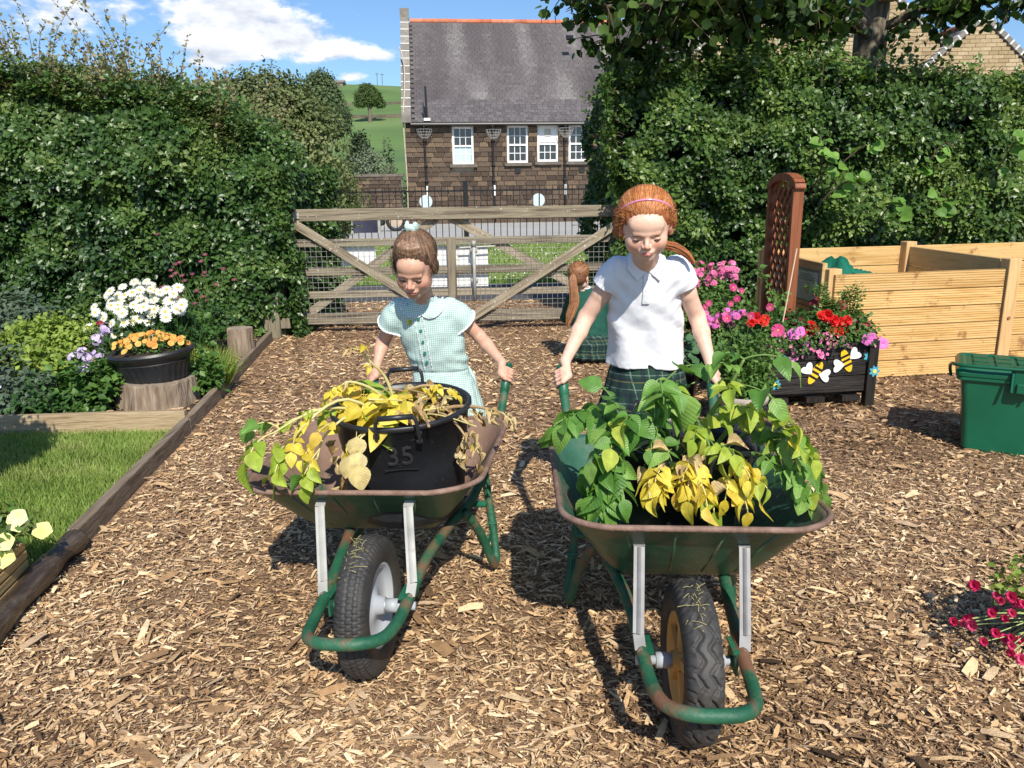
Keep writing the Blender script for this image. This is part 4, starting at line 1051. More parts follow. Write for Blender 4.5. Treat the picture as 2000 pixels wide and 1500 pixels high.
m_drygrass = M('dry_grass', [(.28, .25, .09), (.42, .38, .17)], scale=40, rough=.8)

def tyre_mesh(pattern):
    nt, nw = 420, 64; V = np.zeros((nt, nw, 3))
    R, hw, hh = .155, .045, .045
    th = np.linspace(0, 2 * pi, nt, endpoint=False)[:, None] * np.ones((1, nw))
    ph = np.linspace(-.62 * pi * 1.0, .62 * pi * 1.0, nw)[None, :] * np.ones((nt, 1)) * 1.25
    w = np.sin(ph); u = np.cos(ph)
    sq = (np.abs(w) ** 4 + np.abs(u) ** 4) ** -.25; sq = 1 + (sq - 1) * .55
    x = hw * w * sq; r = R + hh * u * sq
    a = th / (2 * pi); s = x / hw
    if pattern == 'block':
        tread = ((a * 72 + (np.floor((s + 1) * 2.4) % 2) * .5) % 1 < .16) | ((((s + 1) * 2.4) % 1) < .14)
        side = ((a * 72) % 1 < .3) & (np.abs(s) > .72)
        g = np.where((np.abs(s) < .74) & (u > 0), tread, side & (u > -.15)) * .006
    else:
        tri = np.abs(((a * 22) % 1) - .5) * 2
        g = np.zeros_like(s)
        for c in (-.36, .36): g = np.where(np.abs(s - c - (tri - .5) * .46) < .10, .010, g)
        tri2 = np.abs(((a * 44) % 1) - .5) * 2
        g = np.where((np.abs(s) > .62) & (tri2 < .3) & (u > .0), .007, g)
    r = r - g * (u > -.2)
    V[..., 0] = x; V[..., 1] = r * np.cos(th); V[..., 2] = r * np.sin(th)
    i = np.arange(nt)[:, None] * nw + np.arange(nw - 1)[None, :]; j = ((np.arange(nt) + 1) % nt)[:, None] * nw + np.arange(nw - 1)[None, :]
    me = np_mesh('tyre', V.reshape(-1, 3), np.stack([i, i + 1, j + 1, j], -1).reshape(-1, 4)); me.shade_smooth()
    return me

def barrow(name, label, loc, rz, roll, pattern, hubm, inm, W=.64, rimz=(.535, .50), ylen=(.13, .90), strutm=None, tx=0.0, hz=.642):
    B = empty(name, loc, rz, label, 'wheelbarrow', 'wheelbarrows pushed by the two girls')
    B.rotation_euler = (0, roll, rz)
    # tyre and wheel
    ty = inst('tyre', tyre_mesh(pattern), B, loc=(0, 0, .2)); ty.data.materials.append(m_rubber)
    mb = MB(); q = Matrix.Rotation(pi / 2, 3, 'Y')
    mb.lathe([(.118, -.030), (.124, -.036), (.112, -.034), (.104, -.018), (.06, -.010), (.028, -.022), (.024, -.045), (.0, -.045)], 36, rot=q)
    mb.lathe([(.0, .045), (.024, .045), (.028, .022), (.06, .010), (.104, .018), (.112, .034), (.124, .036), (.118, .030), (.122, .0), (.118, -.030)], 36, rot=q)
    wh = mb.build('wheel', hubm, B, True); wh.location = (0, 0, .2)
    if pattern != 'block':
        mb = MB()
        for k in range(5):
            a = k * 2 * pi / 5 + .3; mb.box((-.026, .066 * cos(a), .2 + .066 * sin(a)), (.012, .022, .075), Matrix.Rotation(a - pi / 2, 3, 'X'))
        mb.build('spoke', hubm, B)
    mb = MB(); mb.tube([(-.135, 0, .2), (.135, 0, .2)], .012, 10); mb.tube([(-.085, 0, .2), (-.05, 0, .2)], .02, 12); mb.tube([(.05, 0, .2), (.085, 0, .2)], .02, 12); mb.build('axle', m_hub, B, True)
    # frame tube: one loop round the front of the wheel, back under the tray and up to the grips
    half = [(0, -.262, .238), (.060, -.252, .236), (.102, -.205, .225), (.118, -.12, .222), (.124, 0, .238), (.136, .16, .272), (.165, .36, .286), (.205, .60, .30), (.242, .78, .40), (.262, .93, hz - .097), (.272, 1.03, hz)]
    left = [(-x, y, z) for x, y, z in half[::-1]]; pts = smooth_path(left + half[1:], 7)
    mb = MB(); mb.tube(pts, .0165, 12); mb.build('frame', m_greenr, B, True)
    for sg in (-1, 1):
        mb = MB(); a, b = Vector((.262 * sg, .93, hz - .097)), Vector((.272 * sg, 1.03, hz)); d = (b - a).normalized()
        mb.tube([b - d * .04, b + d * .02, b + d * .09], .0185, 12); mb.tube([b + d * .09, b + d * .1], [.0185, .012], 12); mb.build('grip', m_green, B, True)
        # axle bracket
        mb = MB(); mb.box((sg * .108, .0, .212), (.006, .075, .062)); mb.box((sg * .112, .0, .243), (.03, .075, .006)); mb.tube([(sg * .10, .0, .2), (sg * .118, .0, .2)], .014, 8); mb.build('axle_bracket', m_green, B)
        # galvanised strut, folded strap
        st = empty_child('strut', B)
        mb = MB()
        p0, p1, p2, p3 = Vector((sg * .128, -.004, .242)), Vector((sg * .132, .015, .275)), Vector((sg * .135 + tx * .5, .135, .452)), Vector((sg * .135 + tx * .5, .175, .475))
        for a, b, w in ((p0, p1, .028), (p1, p2, .028), (p2, p3, .03)): mb.bar(a + Vector((0, -.018, 0)), b + Vector((0, -.018, 0)), .004, w, up=(0, -.75, .66))
        mb.tube([p1 + Vector((0, -.0215, 0)), p2 + Vector((0, -.0215, 0))], .0055, 6)
        mb.build('strap', strutm or m_galv, st)
        mb = MB(); mb.tube([p0 + Vector((0, -.02, 0)), p0 + Vector((0, -.028, 0))], .009, 8); mb.tube([p3 + Vector((0, -.03, 0)), p3 + Vector((0, -.036, .006))], .008, 8); mb.build('bolt', m_bolt, st)
        # leg: bent tube down to the ground and back up, with a brace plate
        mb = MB(); mb.tube(smooth_path([(sg * .20, .44, .30), (sg * .235, .50, .20), (sg * .262, .565, .055), (sg * .266, .60, .035), (sg * .264, .635, .06), (sg * .245, .68, .20), (sg * .225, .71, .335)], 6), .015, 10)
        lg = mb.build('leg', m_greenr, B, True)
        mb = MB(); mb.bar((sg * .252, .535, .13), (sg * .248, .665, .13), .03, .004); mb.tube([(sg * .27, .66, .16), (sg * .235, .66, .16)], .007, 8); mb.build('leg_brace', m_green, lg)
    mb = MB(); mb.tube([(-.245, .60, .26), (.245, .60, .26)], .012, 8); mb.build('cross_bar', m_green, B, True)
    # pressed steel tray: rounded rectangle lofted from base to rim
    def ring(cx, y0, y1, hw0, hw1, z0, z1, rr, n=10):
        """rounded quadrilateral: front edge y0 half width hw0 height z0, rear y1, hw1, z1"""
        cs = [((hw0, y0), -pi / 2), ((hw1, y1), 0), ((-hw1, y1), pi / 2), ((-hw0, y0), pi)]
        out = []
        for (x, y), a0 in cs:
            ccx = x - rr * (1 if x > 0 else -1); ccy = y + rr * (1 if y == y0 else -1)
            for k in range(n + 1):
                a = a0 + (pi / 2) * k / n; px, py = ccx + rr * cos(a), ccy + rr * sin(a)
                t = (py - y0) / (y1 - y0); out.append((cx + px, py, z0 + (z1 - z0) * t))
        return out
    y0, y1 = ylen; hw = W / 2
    levels = []
    for k, t in enumerate((0, .02, .1, .3, .55, .8, .95, 1.0)):
        s = t ** .92
        levels.append(ring(tx, y0 + .20 * (1 - s), y1 - .24 * (1 - s), hw * (.56 + .44 * s), hw * (.60 + .42 * s) , .30 + (rimz[0] - .30) * t, .285 + (rimz[1] - .285) * t, .05 + .085 * s))
    n = len(levels[0]); V = [p for lv in levels for p in lv]; F = []
    for i in range(len(levels) - 1):
        for j in range(n): F.append((i * n + j, i * n + (j + 1) % n, (i + 1) * n + (j + 1) % n, (i + 1) * n + j))
    F.append(tuple(range(n - 1, -1, -1)))
    # dents
    V = np.array(V); V[:, 2] += (vnoise(V * 9, 3) - .5) * .012; V[:, 0] += (vnoise(V * 7, 8) - .5) * .012
    me = bpy.data.meshes.new('tray'); me.from_pydata([tuple(v) for v in V], [], F); me.materials.append(m_trayout); me.materials.append(inm); me.update(); me.shade_smooth()
    tr = obj('tray', me, B); sd = tr.modifiers.new('thickness', 'SOLIDIFY'); sd.thickness = .004; sd.offset = -1; sd.material_offset = 1; sd.material_offset_rim = 1
    rim = [Vector(V[(len(levels) - 1) * n + j]) + Vector((0, 0, .0)) for j in range(n)]
    c = sum(rim, Vector()) / n; rim = [p + (p - c).normalized() * .006 for p in rim]
    mb = MB(); mb.tube(rim, .0085, 8, closed=True); mb.build('rim', m_rust, B, True)
    for sx in (-.15, -.05, .05, .15):      # pressed ribs down the nose
        mb = MB(); a = Vector((tx + sx * 1.25, y0 + .028, rimz[0] - .03)); b = Vector((tx + sx * .9, y0 + .175, .325)); mb.tube([a, b], .0045, 6); mb.build('pressed_rib', m_trayout, tr, True)
    mb = MB()                                # grass caught in the tread
    for k in range(34):
        a = random.uniform(1.15, 2.3); x = random.gauss(-.006, .014); rr = .2025
        p = Vector((x, -rr * cos(a) * -1 if False else -rr * cos(a - pi / 2 + pi / 2) , .2 + rr * sin(a)))
        p = Vector((x, -abs(rr * cos(a)), .2 + rr * sin(a))); q_ = p + Vector((random.gauss(0, .014), random.gauss(0, .008), random.gauss(0, .010)))
        mb.tube([p, (p + q_) / 2 + Vector((0, -.003, .004)), q_], .0008, 4)
    mb.build('caught_grass', m_drygrass, ty, kind='stuff').location = (0, 0, -.2)
    return B

def empty_child(name, parent):
    o = bpy.data.objects.new(name, None); COL.objects.link(o); o.parent = parent; o.empty_display_size = .02
    return o
B1 = barrow('wheelbarrow', 'green wheelbarrow with rusty tray and grey hub pushed by the girl in the checked dress', (-.41, 1.99, 0), rad(-7.5), rad(-2), 'block', m_hub, m_trayin, W=.735, ylen=(.10, .80), rimz=(.505, .525), tx=-.065, hz=.592)
B2 = barrow('wheelbarrow', 'green wheelbarrow with orange hub and zigzag tyre pushed by the girl in the white polo', (.432, 1.70, 0), rad(-1.0), rad(1), 'zigzag', m_orange, m_trayin_g, W=.69, ylen=(.06, .86), rimz=(.53, .515), tx=.03, strutm=M('dull_zinc', [(.15, .15, .155), (.23, .23, .235)], scale=20, rough=.55, metal=.15, spots=((.2, .13, .09), 30, .6, .7)))

# ================================================================ BUCKETS
m_bucket = M('black_plastic', [(.010, .011, .013), (.020, .022, .026)], scale=8, rough=.42, spec=.5, bump=.08, bscale=90, spots=((.10, .10, .095), 60, .62, .74))
m_compost = M('compost', [(.02, .013, .009), (.06, .04, .027)], scale=40, rough=1, bump=1, bscale=80)
def bucket(label, loc, rz, tilt, r0=.165, r1=.205, h=.27, num=True):
    K = empty('garden_tub', loc, rz, label, 'tub', 'black potato tubs in the wheelbarrows'); K.rotation_euler = tilt
    mb = MB(); mb.lathe([(0, 0), (r0 - .01, 0), (r0, .008), (r0 + (r1 - r0) * .5, h * .5), (r1 - .002, h - .022), (r1 + .003, h - .02), (r1 + .010, h - .012), (r1 + .010, h - .002), (r1 + .004, h + .002), (r1 - .006, h - .002), (r1 - .010, h - .03), (r0 + .004, .03)], 56)
    mb.build('tub', m_bucket, K, True)
    mb = MB(); mb.lathe([(r1 - .012, h - .07), (.1, h - .055), (0, h - .05)], 28); mb.build('soil', m_compost, K, True)
    for a in (-pi / 2 + .18, pi / 2 + .18):
        R3 = Matrix.Rotation(a + pi / 2, 3, 'Z'); r = r1 + .016
        def at(dx, dr, z): return R3 @ Vector((dx, -(r + dr), z))
        mb = MB(); mb.tube(smooth_path([at(-.062, -.004, h - .05), at(-.060, .006, h - .01), at(-.052, .014, h + .034), at(0, .018, h + .042), at(.052, .014, h + .034), at(.060, .006, h - .01), at(.062, -.004, h - .05)], 5), .0058, 8)
        mb.tube([at(-.05, .017, h + .040), at(.05, .017, h + .040)], .0085, 8)
        for s in (-1, 1):
            for z in (h - .045, h - .02): mb.box(tuple(at(s * .061, -.004, z)), (.018, .012, .012), R3)
        mb.build('handle', m_bucket, K, True)
    if num:       # moulded capacity mark, raised from the wall
        fc = bpy.data.curves.new('capacity_mark', 'FONT'); fc.body = '35'; fc.size = .085; fc.extrude = .0016; fc.bevel_depth = .0006; fc.align_x = 'CENTER'
        tmp = bpy.data.objects.new('tmp', fc); COL.objects.link(tmp); bpy.context.view_layer.update()
        me = bpy.data.meshes.new_from_object(tmp.evaluated_get(bpy.context.evaluated_depsgraph_get())); bpy.data.objects.remove(tmp)
        me.materials.clear(); sl = math.atan2(r1 - r0, h); zc = h * .74; rr = r0 + (r1 - r0) * zc / h
        t = obj('capacity_mark', me, K, m_bucket); t.location = (0.035, -rr * cos(.17) - .0005, zc - .03); t.rotation_euler = (pi / 2 + sl, 0, .17)
        mb = MB()
        for dz in (-.012, .058): mb.box((0.035, -rr * cos(.17) - .001, zc - .03 + dz * 1.3), (.10, .003, .002), Matrix.Rotation(.17, 3, 'Z'))
        mb.build('mark_frame', m_bucket, K)
    return K
bucket('black round tub with moulded 35 full of withered yellow potato plants', (-.335, 2.36, .35), rad(-6), (rad(4), rad(-2), rad(-6)), r0=.172, r1=.212, h=.355)
bucket('black round tub half hidden under green and yellow potato leaves', (.50, 2.20, .315), rad(8), (rad(3), rad(3), rad(8)), h=.31, num=False)

# ================================================================ POTATO PLANTS
m_lg = M('potato_green', [(.07, .18, .03), (.11, .25, .045), (.17, .33, .065), (.24, .40, .09)], use='obj', scale=2.5, rough=.42, trans=.3, veins=True, bump=.7)
m_ly = M('potato_yellow', [(.52, .40, .04), (.70, .56, .06), (.76, .66, .10), (.66, .46, .07)], use='obj', scale=3, rough=.5, trans=.3, veins=True, bump=.6, spots=((.36, .22, .06), 3.5, .60, .72))
m_lm = M('potato_yellowgreen', [(.25, .38, .04), (.36, .46, .06), (.46, .52, .08)], use='obj', scale=3, rough=.45, trans=.35, veins=True, bump=.6)
m_ld = M('potato_dry', [(.38, .25, .11), (.52, .38, .18), (.62, .50, .28)], use='obj', scale=5, rough=.8, trans=.1, veins=True, bump=.7, spots=((.14, .08, .04), 4, .55, .68))
m_stem_g = M('stem_green', [(.10, .20, .045), (.18, .28, .08)], scale=10, rough=.5)
m_stem_y = M('stem_yellow', [(.46, .40, .14), (.60, .54, .25)], scale=12, rough=.6)
m_stem_d = M('stem_dry', [(.26, .17, .08), (.42, .30, .16)], scale=14, rough=.8)
def leafset(prefix, mat):
    out = []
    for i, (hw, cup, dr, cu, ru) in enumerate(((.34, .10, .22, .1, .03), (.38, .14, .38, .25, .04), (.32, -.06, .55, .3, .06), (.40, .06, .15, -.1, .05))):
        me = leaf_mesh(prefix, hw, .45, cup, dr, False, cu, 4, 7, ru); me.materials.append(mat); out.append(me)
    return out
LG, LY, LM = leafset('leaf', m_lg), leafset('leaf', m_ly), leafset('leaf', m_lm)
LD = []
for i in range(3):
    me = leaf_mesh('dry_leaf', .26, .45, .35, .5, False, .9, 4, 6, .16); me.materials.append(m_ld); LD.append(me)

def compound(root, off, base, d, L, kind, stemm, n=5, droop=.9, size=1.0):
    """one potato leaf: a petiole with paired leaflets and a big end leaflet, hanging by its weight"""
    d = Vector(d).normalized(); pl = []
    p = Vector(base); v = d.copy(); stp = L / 7
    for i in range(8):
        pl.append(p.copy()); p = p + v * stp + Vector((random.gauss(0, .0015), random.gauss(0, .0015), 0)); v = (v + Vector((0, 0, -droop * .16))).normalized()
    mb = MB(); mb.tube([q - off for q in pl], [.0030 - .0002 * i for i in range(8)], 5, cap=False)
    obj('petiole', mb.mesh('petiole'), root, stemm, True)
    side = v.cross(Vector((0, 0, 1))); side = side.normalized() if side.length > .05 else Vector((1, 0, 0))
    def put(q, dd, s):
        ls = {'g': LG, 'y': LY, 'm': LM, 'd': LD}[kind if random.random() > .12 else random.choice({'g': 'gm', 'y': 'yyd', 'm': 'gmy', 'd': 'dy'}[kind])]
        nrm = Vector((random.gauss(0, .55), random.gauss(-.2, .5), 1))
        inst('leaf', random.choice(ls), root, leaf_frame(q - off, Vector(dd) + Vector((random.gauss(0, .15), random.gauss(0, .15), random.gauss(0, .15))), nrm, s * random.uniform(.85, 1.15), random.uniform(.85, 1.05)))
    tip = (v + Vector((0, 0, -.25 * droop))).normalized(); put(pl[-1], tip, L * .62 * size)
    for j in range((n - 1) // 2):
        q = pl[5 - j * 2] if 5 - j * 2 > 0 else pl[1]; t = (pl[min(7, 6 - j * 2)] - pl[max(0, 4 - j * 2)]).normalized()
        for s in (-1, 1): put(q, (side * s + t * .5 + Vector((0, 0, -.18 * droop + random.gauss(0, .1)))), L * (.54 - .06 * j) * size)
def plant_stem(root, off, pts, r0, r1, mat):
    pl = smooth_path(pts, 5); mb = MB(); k = len(pl); mb.tube([p - off for p in pl], [r0 + (r1 - r0) * i / (k - 1) for i in range(k)], 7)
    obj('stem', mb.mesh('stem'), root, mat, True)
    return pl

def potato_green():
    base = Vector((.50, 2.16, .53)); P = empty('potato_plant', base, 0, 'leafy potato plants green and turning yellow spilling from the right tub', 'potato plants')
    off = base
    # stems as seen: arching left, one tall in the middle, yellow over the front, green trailing right
    S = []
    def st(pts, r=.0075, m=m_stem_g): S.append(plant_stem(P, off, [Vector(p) for p in pts], r, .004, m)); return S[-1]
    L1 = st([(.44, 2.18, .52), (.33, 2.15, .66), (.27, 2.12, .75), (.21, 2.10, .735)])
    L2 = st([(.42, 2.12, .52), (.33, 2.05, .63), (.31, 2.0, .65), (.28, 1.98, .60)])
    L3 = st([(.44, 2.16, .52), (.38, 2.10, .70), (.33, 2.02, .74), (.28, 1.98, .69)])
    T1 = st([(.52, 2.18, .52), (.55, 2.12, .68), (.60, 2.05, .82), (.625, 2.02, .90)], .009)
    T2 = st([(.50, 2.20, .52), (.48, 2.16, .70), (.43, 2.08, .83), (.38, 2.05, .82)], .008)
    R1 = st([(.56, 2.18, .52), (.68, 2.12, .66), (.74, 2.06, .66), (.79, 2.02, .58)])
    R2 = st([(.56, 2.14, .52), (.66, 2.05, .62), (.72, 2.0, .61), (.75, 1.98, .57)])
    Y1 = st([(.50, 2.10, .52), (.50, 2.0, .62), (.50, 1.98, .62), (.50, 1.97, .585)], .007, m_stem_y)
    Y2 = st([(.54, 2.10, .52), (.58, 1.98, .63), (.60, 1.98, .62), (.605, 1.965, .58)], .007, m_stem_y)
    Y3 = st([(.46, 2.10, .52), (.42, 2.0, .60), (.40, 1.98, .61), (.395, 1.97, .58)], .006, m_stem_y)
    M1 = st([(.55, 2.16, .52), (.64, 2.08, .72), (.70, 2.0, .74), (.74, 1.95, .69)], .007)
    def along(pl, ks, kind, L, m=m_stem_g, n=5, droop=.9, outw=None):
        for k in ks:
            q = pl[min(k, len(pl) - 1)]; t = (pl[min(k + 1, len(pl) - 1)] - pl[max(0, k - 1)]).normalized()
            o = Vector(((q.x - .5) * 2.2 + random.gauss(0, .35), -.55 + random.gauss(0, .3), .25 + random.gauss(0, .15))) if outw is None else Vector(outw) + Vector((random.gauss(0, .3), random.gauss(0, .3), random.gauss(0, .2)))
            compound(P, off, q, (o.normalized() + t * .5), L * random.uniform(.85, 1.15), kind, m, n, droop)
    along(L1, (4, 6, 8, 10, 12, 14, 15), 'g', .115); along(L2, (6, 8, 10, 12, 14, 15), 'g', .12, droop=1.3); along(L3, (6, 8, 10, 12, 14, 15), 'g', .115)
    along(L2, (15, 14, 12), 'g', .13, droop=1.9)
    along(T1, (12,), 'g', .09, outw=(-1, -.3, .4)); along(T1, (15,), 'g', .085, n=5, outw=(-.9, -.2, .1)); along(T1, (15, 10), 'g', .11, outw=(1, -.4, .15), n=3); along(T1, (5, 7, 9), 'm', .10)
    along(T2, (6, 8, 10, 12, 15), 'g', .11, droop=1.2)
    along(R1, (5, 7, 9, 11, 13, 15), 'g', .095); along(R2, (6, 8, 10, 12, 14, 15), 'g', .095, droop=1.3); along(M1, (5, 7, 9, 11, 13, 15), 'm', .09)
    along(Y1, (5, 7, 9, 11, 13, 15), 'y', .10, m_stem_y, droop=1.3); along(Y2, (5, 7, 9, 11, 13, 15), 'y', .10, m_stem_y, droop=1.5); along(Y3, (6, 8, 10, 12, 15), 'y', .09, m_stem_y, droop=1.2)
    along(Y2, (12, 15), 'm', .09, m_stem_y, droop=1.5); along(Y1, (15,), 'm', .10, m_stem_y, droop=1.7); along(Y1, (4, 6), 'd', .08, m_stem_y)
    C1 = st([(.50, 2.24, .55), (.44, 2.20, .70), (.40, 2.12, .74), (.40, 2.06, .68)]); C2 = st([(.55, 2.24, .55), (.60, 2.2, .70), (.66, 2.12, .72), (.70, 2.06, .66)]); C3 = st([(.50, 2.18, .55), (.52, 2.12, .69), (.53, 2.05, .70), (.54, 2.0, .66)])
    along(C1, (5, 8, 11, 13, 15), 'g', .095); along(C2, (5, 8, 11, 13, 15), 'm', .085); along(C3, (4, 7, 10, 13, 15), 'm', .09)
    print('green leaves', len([c for c in P.children if 'leaf' in c.name]))
    # the one big curled leaf in front of the skirt
    me = leaf_mesh('leaf', .46, .45, -.22, .35, False, -.25, 5, 8, .04); me.materials.append(m_lg)
    inst('leaf', me, P, leaf_frame(Vector((.50, 2.13, .80)) - off, (-.75, -.25, -.22), (.2, -.75, .6), .135))
    inst('leaf', me, P, leaf_frame(Vector((.46, 2.08, .80)) - off, (-.1, -.15, -1), (-.9, -.5, .2), .12))
    for i in range(14):     # shrivelled bits
        q = Vector((random.gauss(.52, .1), 2.05 + random.gauss(0, .07), .56 + random.random() * .12)); inst('dry_leaf', random.choice(LD), P, leaf_frame(q - off, (random.gauss(0, 1), -.5, random.gauss(-.3, .5)), (0, -.6, .8), random.uniform(.03, .06)))
potato_green()

def potato_dry():
    base = Vector((-.335, 2.36, .63)); P = empty('potato_plant', base, 0, 'withered yellow and brown potato stems heaped in the left tub', 'potato plants'); off = base
    def st(pts, r=.0075, m=m_stem_y, r1=.003): return plant_stem(P, off, [Vector(p) for p in pts], r, r1, m)
    A = []
    A.append(st([(-.34, 2.40, .58), (-.42, 2.38, .72), (-.50, 2.32, .78), (-.54, 2.30, .76)], .006))
    A.append(st([(-.36, 2.38, .58), (-.46, 2.32, .68), (-.58, 2.22, .72), (-.69, 2.12, .68)], .006))
    A.append(st([(-.38, 2.34, .60), (-.47, 2.24, .70), (-.55, 2.16, .66), (-.57, 2.12, .60)], .005))
    A.append(st([(-.34, 2.36, .60), (-.50, 2.26, .74), (-.62, 2.18, .68), (-.65, 2.14, .62)], .006))
    A.append(st([(-.30, 2.36, .60), (-.22, 2.34, .68), (-.12, 2.30, .70), (-.03, 2.26, .69)], .009, m_stem_d))
    A.append(st([(-.32, 2.34, .60), (-.25, 2.28, .69), (-.18, 2.22, .68), (-.13, 2.19, .62)], .007, m_stem_d))
    A.append(st([(-.36, 2.42, .58), (-.40, 2.40, .76), (-.44, 2.36, .83), (-.47, 2.35, .87)], .006, m_stem_y))
    A.append(st([(-.34, 2.30, .60), (-.40, 2.20, .66), (-.44, 2.13, .66), (-.452, 2.12, .62)], .004, m_stem_y))
    A.append(st([(-.28, 2.38, .60), (-.33, 2.36, .72), (-.28, 2.34, .76), (-.22, 2.34, .75)], .006, m_stem_d))
    for i in range(26):    # tangle of thin dry stalks across the top
        a = random.uniform(0, 2 * pi); r = random.uniform(.02, .17); c = Vector((-.34 + r * cos(a), 2.36 + r * sin(a), .63 + random.random() * .05))
        d = Vector((random.gauss(0, 1), random.gauss(0, .7), random.gauss(.15, .35))).normalized() * random.uniform(.07, .19)
        st([c - d, c + Vector((0, 0, .03)), c + d], random.uniform(.0025, .006), random.choice([m_stem_y, m_stem_y, m_stem_d]), .002)
    def along(pl, ks, kind, L, m=m_stem_y, n=5, droop=.9, outw=None, size=1.0):
        for k in ks:
            q = pl[min(k, len(pl) - 1)]; t = (pl[min(k + 1, len(pl) - 1)] - pl[max(0, k - 1)]).normalized()
            o = Vector(((q.x + .34) * 3 + random.gauss(0, .5), -.5 + random.gauss(0, .4), .1 + random.gauss(0, .3))) if outw is None else Vector(outw)
            compound(P, off, q, (o.normalized() + t * .5), L * random.uniform(.8, 1.2), kind, m, n, droop, size)
    along(A[1], (7, 10, 12), 'm', .07); along(A[1], (15,), 'm', .10, droop=1.2, size=1.25); along(A[1], (14,), 'g', .09, droop=1.6); along(A[3], (13, 15), 'm', .10, droop=1.7, size=1.2)
    along(A[3], (8, 11), 'y', .07); along(A[2], (8, 11), 'y', .07); along(A[2], (13, 15), 'm', .085, droop=1.9); along(A[7], (8,), 'y', .08, n=3, droop=1.6)
    along(A[0], (7, 10, 13, 15), 'y', .055); along(A[6], (10, 13), 'y', .045, n=3); along(A[6], (15,), 'd', .05, n=3)
    along(A[4], (5, 9, 12, 15), 'd', .055); along(A[5], (6, 10, 14, 15), 'd', .05); along(A[8], (8, 12, 15), 'y', .05)
    # heap of limp yellow leaves and crumpled brown ones
    for i in range(135):
        a = random.uniform(0, 2 * pi); r = .18 * math.sqrt(random.random()); left = cos(a) * r < .03
        q = Vector((-.36 + r * cos(a), 2.34 + r * sin(a), .665 + random.random() * .09 - r * .22))
        inst('leaf', random.choice((LY + LM[:1]) if left or random.random() < .25 else LD), P, leaf_frame(q - off, (random.gauss(0, 1), random.gauss(-.4, .8), random.gauss(-.1, .3)), (random.gauss(0, .5), random.gauss(-.3, .5), 1), random.uniform(.05, .10) if left else random.uniform(.03, .05)))
    # pale cream leaves hanging down the tub side
    me = leaf_mesh('leaf', .40, .45, .1, .2, False, .2, 4, 7, .05); me.materials.append(M('potato_cream', [(.62, .50, .22), (.70, .60, .32)], use='obj', scale=4, rough=.6, trans=.2, veins=True, bump=.6))
    q = A[7][-1]
    for i, (dx, dz, s) in enumerate(((0, .045, .07), (.012, .0, .065), (-.018, -.005, .075), (.0, -.035, .08))): inst('leaf', me, P, leaf_frame(Vector((q.x + dx, q.y - .008 * i, q.z + dz)) - off, (random.gauss(0, .2), -.15, -1), (random.gauss(0, .3), -1, .1), s))
    for i in range(10): inst('dry_leaf', random.choice(LD), P, leaf_frame(Vector((-.53 + random.gauss(0, .012), 2.22 + random.gauss(0, .01), .62 - i * .018)) - off, (random.gauss(0, .5), 0, -1), (random.gauss(0, .5), -1, 0), .045))
    for i in range(6): inst('dry_leaf', random.choice(LD), P, leaf_frame(Vector((-.15 + random.gauss(0, .012), 2.20, .63 - i * .016)) - off, (random.gauss(0, .5), 0, -1), (random.gauss(0, .5), -1, 0), .045))
potato_dry()

# ================================================================ COMPOST BAYS
m_pine = wood('new_pine', (.53, .33, .12), (.61, .40, .17), (.42, .235, .07), axis=0, scale=1.6, knots=((.27, .13, .045), 5.5, .57, .66), bump=.25, vary=.10)
m_pine_y = wood('new_pine_side', (.52, .345, .145), (.60, .42, .20), (.42, .25, .09), axis=1, scale=1.6, knots=((.28, .14, .05), 5.2, .70, .80), bump=.25, vary=.10)
m_pine_z = wood('new_pine_post', (.53, .33, .145), (.60, .40, .19), (.44, .25, .10), axis=2, scale=1.6, knots=((.30, .15, .06), 6, .72, .80), bump=.25, vary=.08)
def deck_board_mesh(L, h, t, grooves=7):
    """board with milled grooves along its face (front = -y)"""
    prof = [(-t / 2, -h / 2)]; gz = h / grooves
    for g in range(grooves):
        z = -h / 2 + g * gz; prof += [(-t / 2, z + gz * .12), (-t / 2, z + gz * .62), (-t / 2 + .004, z + gz * .72), (-t / 2 + .004, z + gz * .92)]
    prof += [(-t / 2, h / 2), (t / 2, h / 2), (t / 2, -h / 2)]
    n = len(prof); V = [(x, y, z) for x in (-L / 2, L / 2) for y, z in prof]
    F = [(i, (i + 1) % n, n + (i + 1) % n, n + i) for i in range(n)] + [tuple(range(n - 1, -1, -1)), tuple(range(n, 2 * n))]
    me = bpy.data.meshes.new('board'); me.from_pydata(V, [], F); me.update(); me.materials.append(m_pine)
    return me
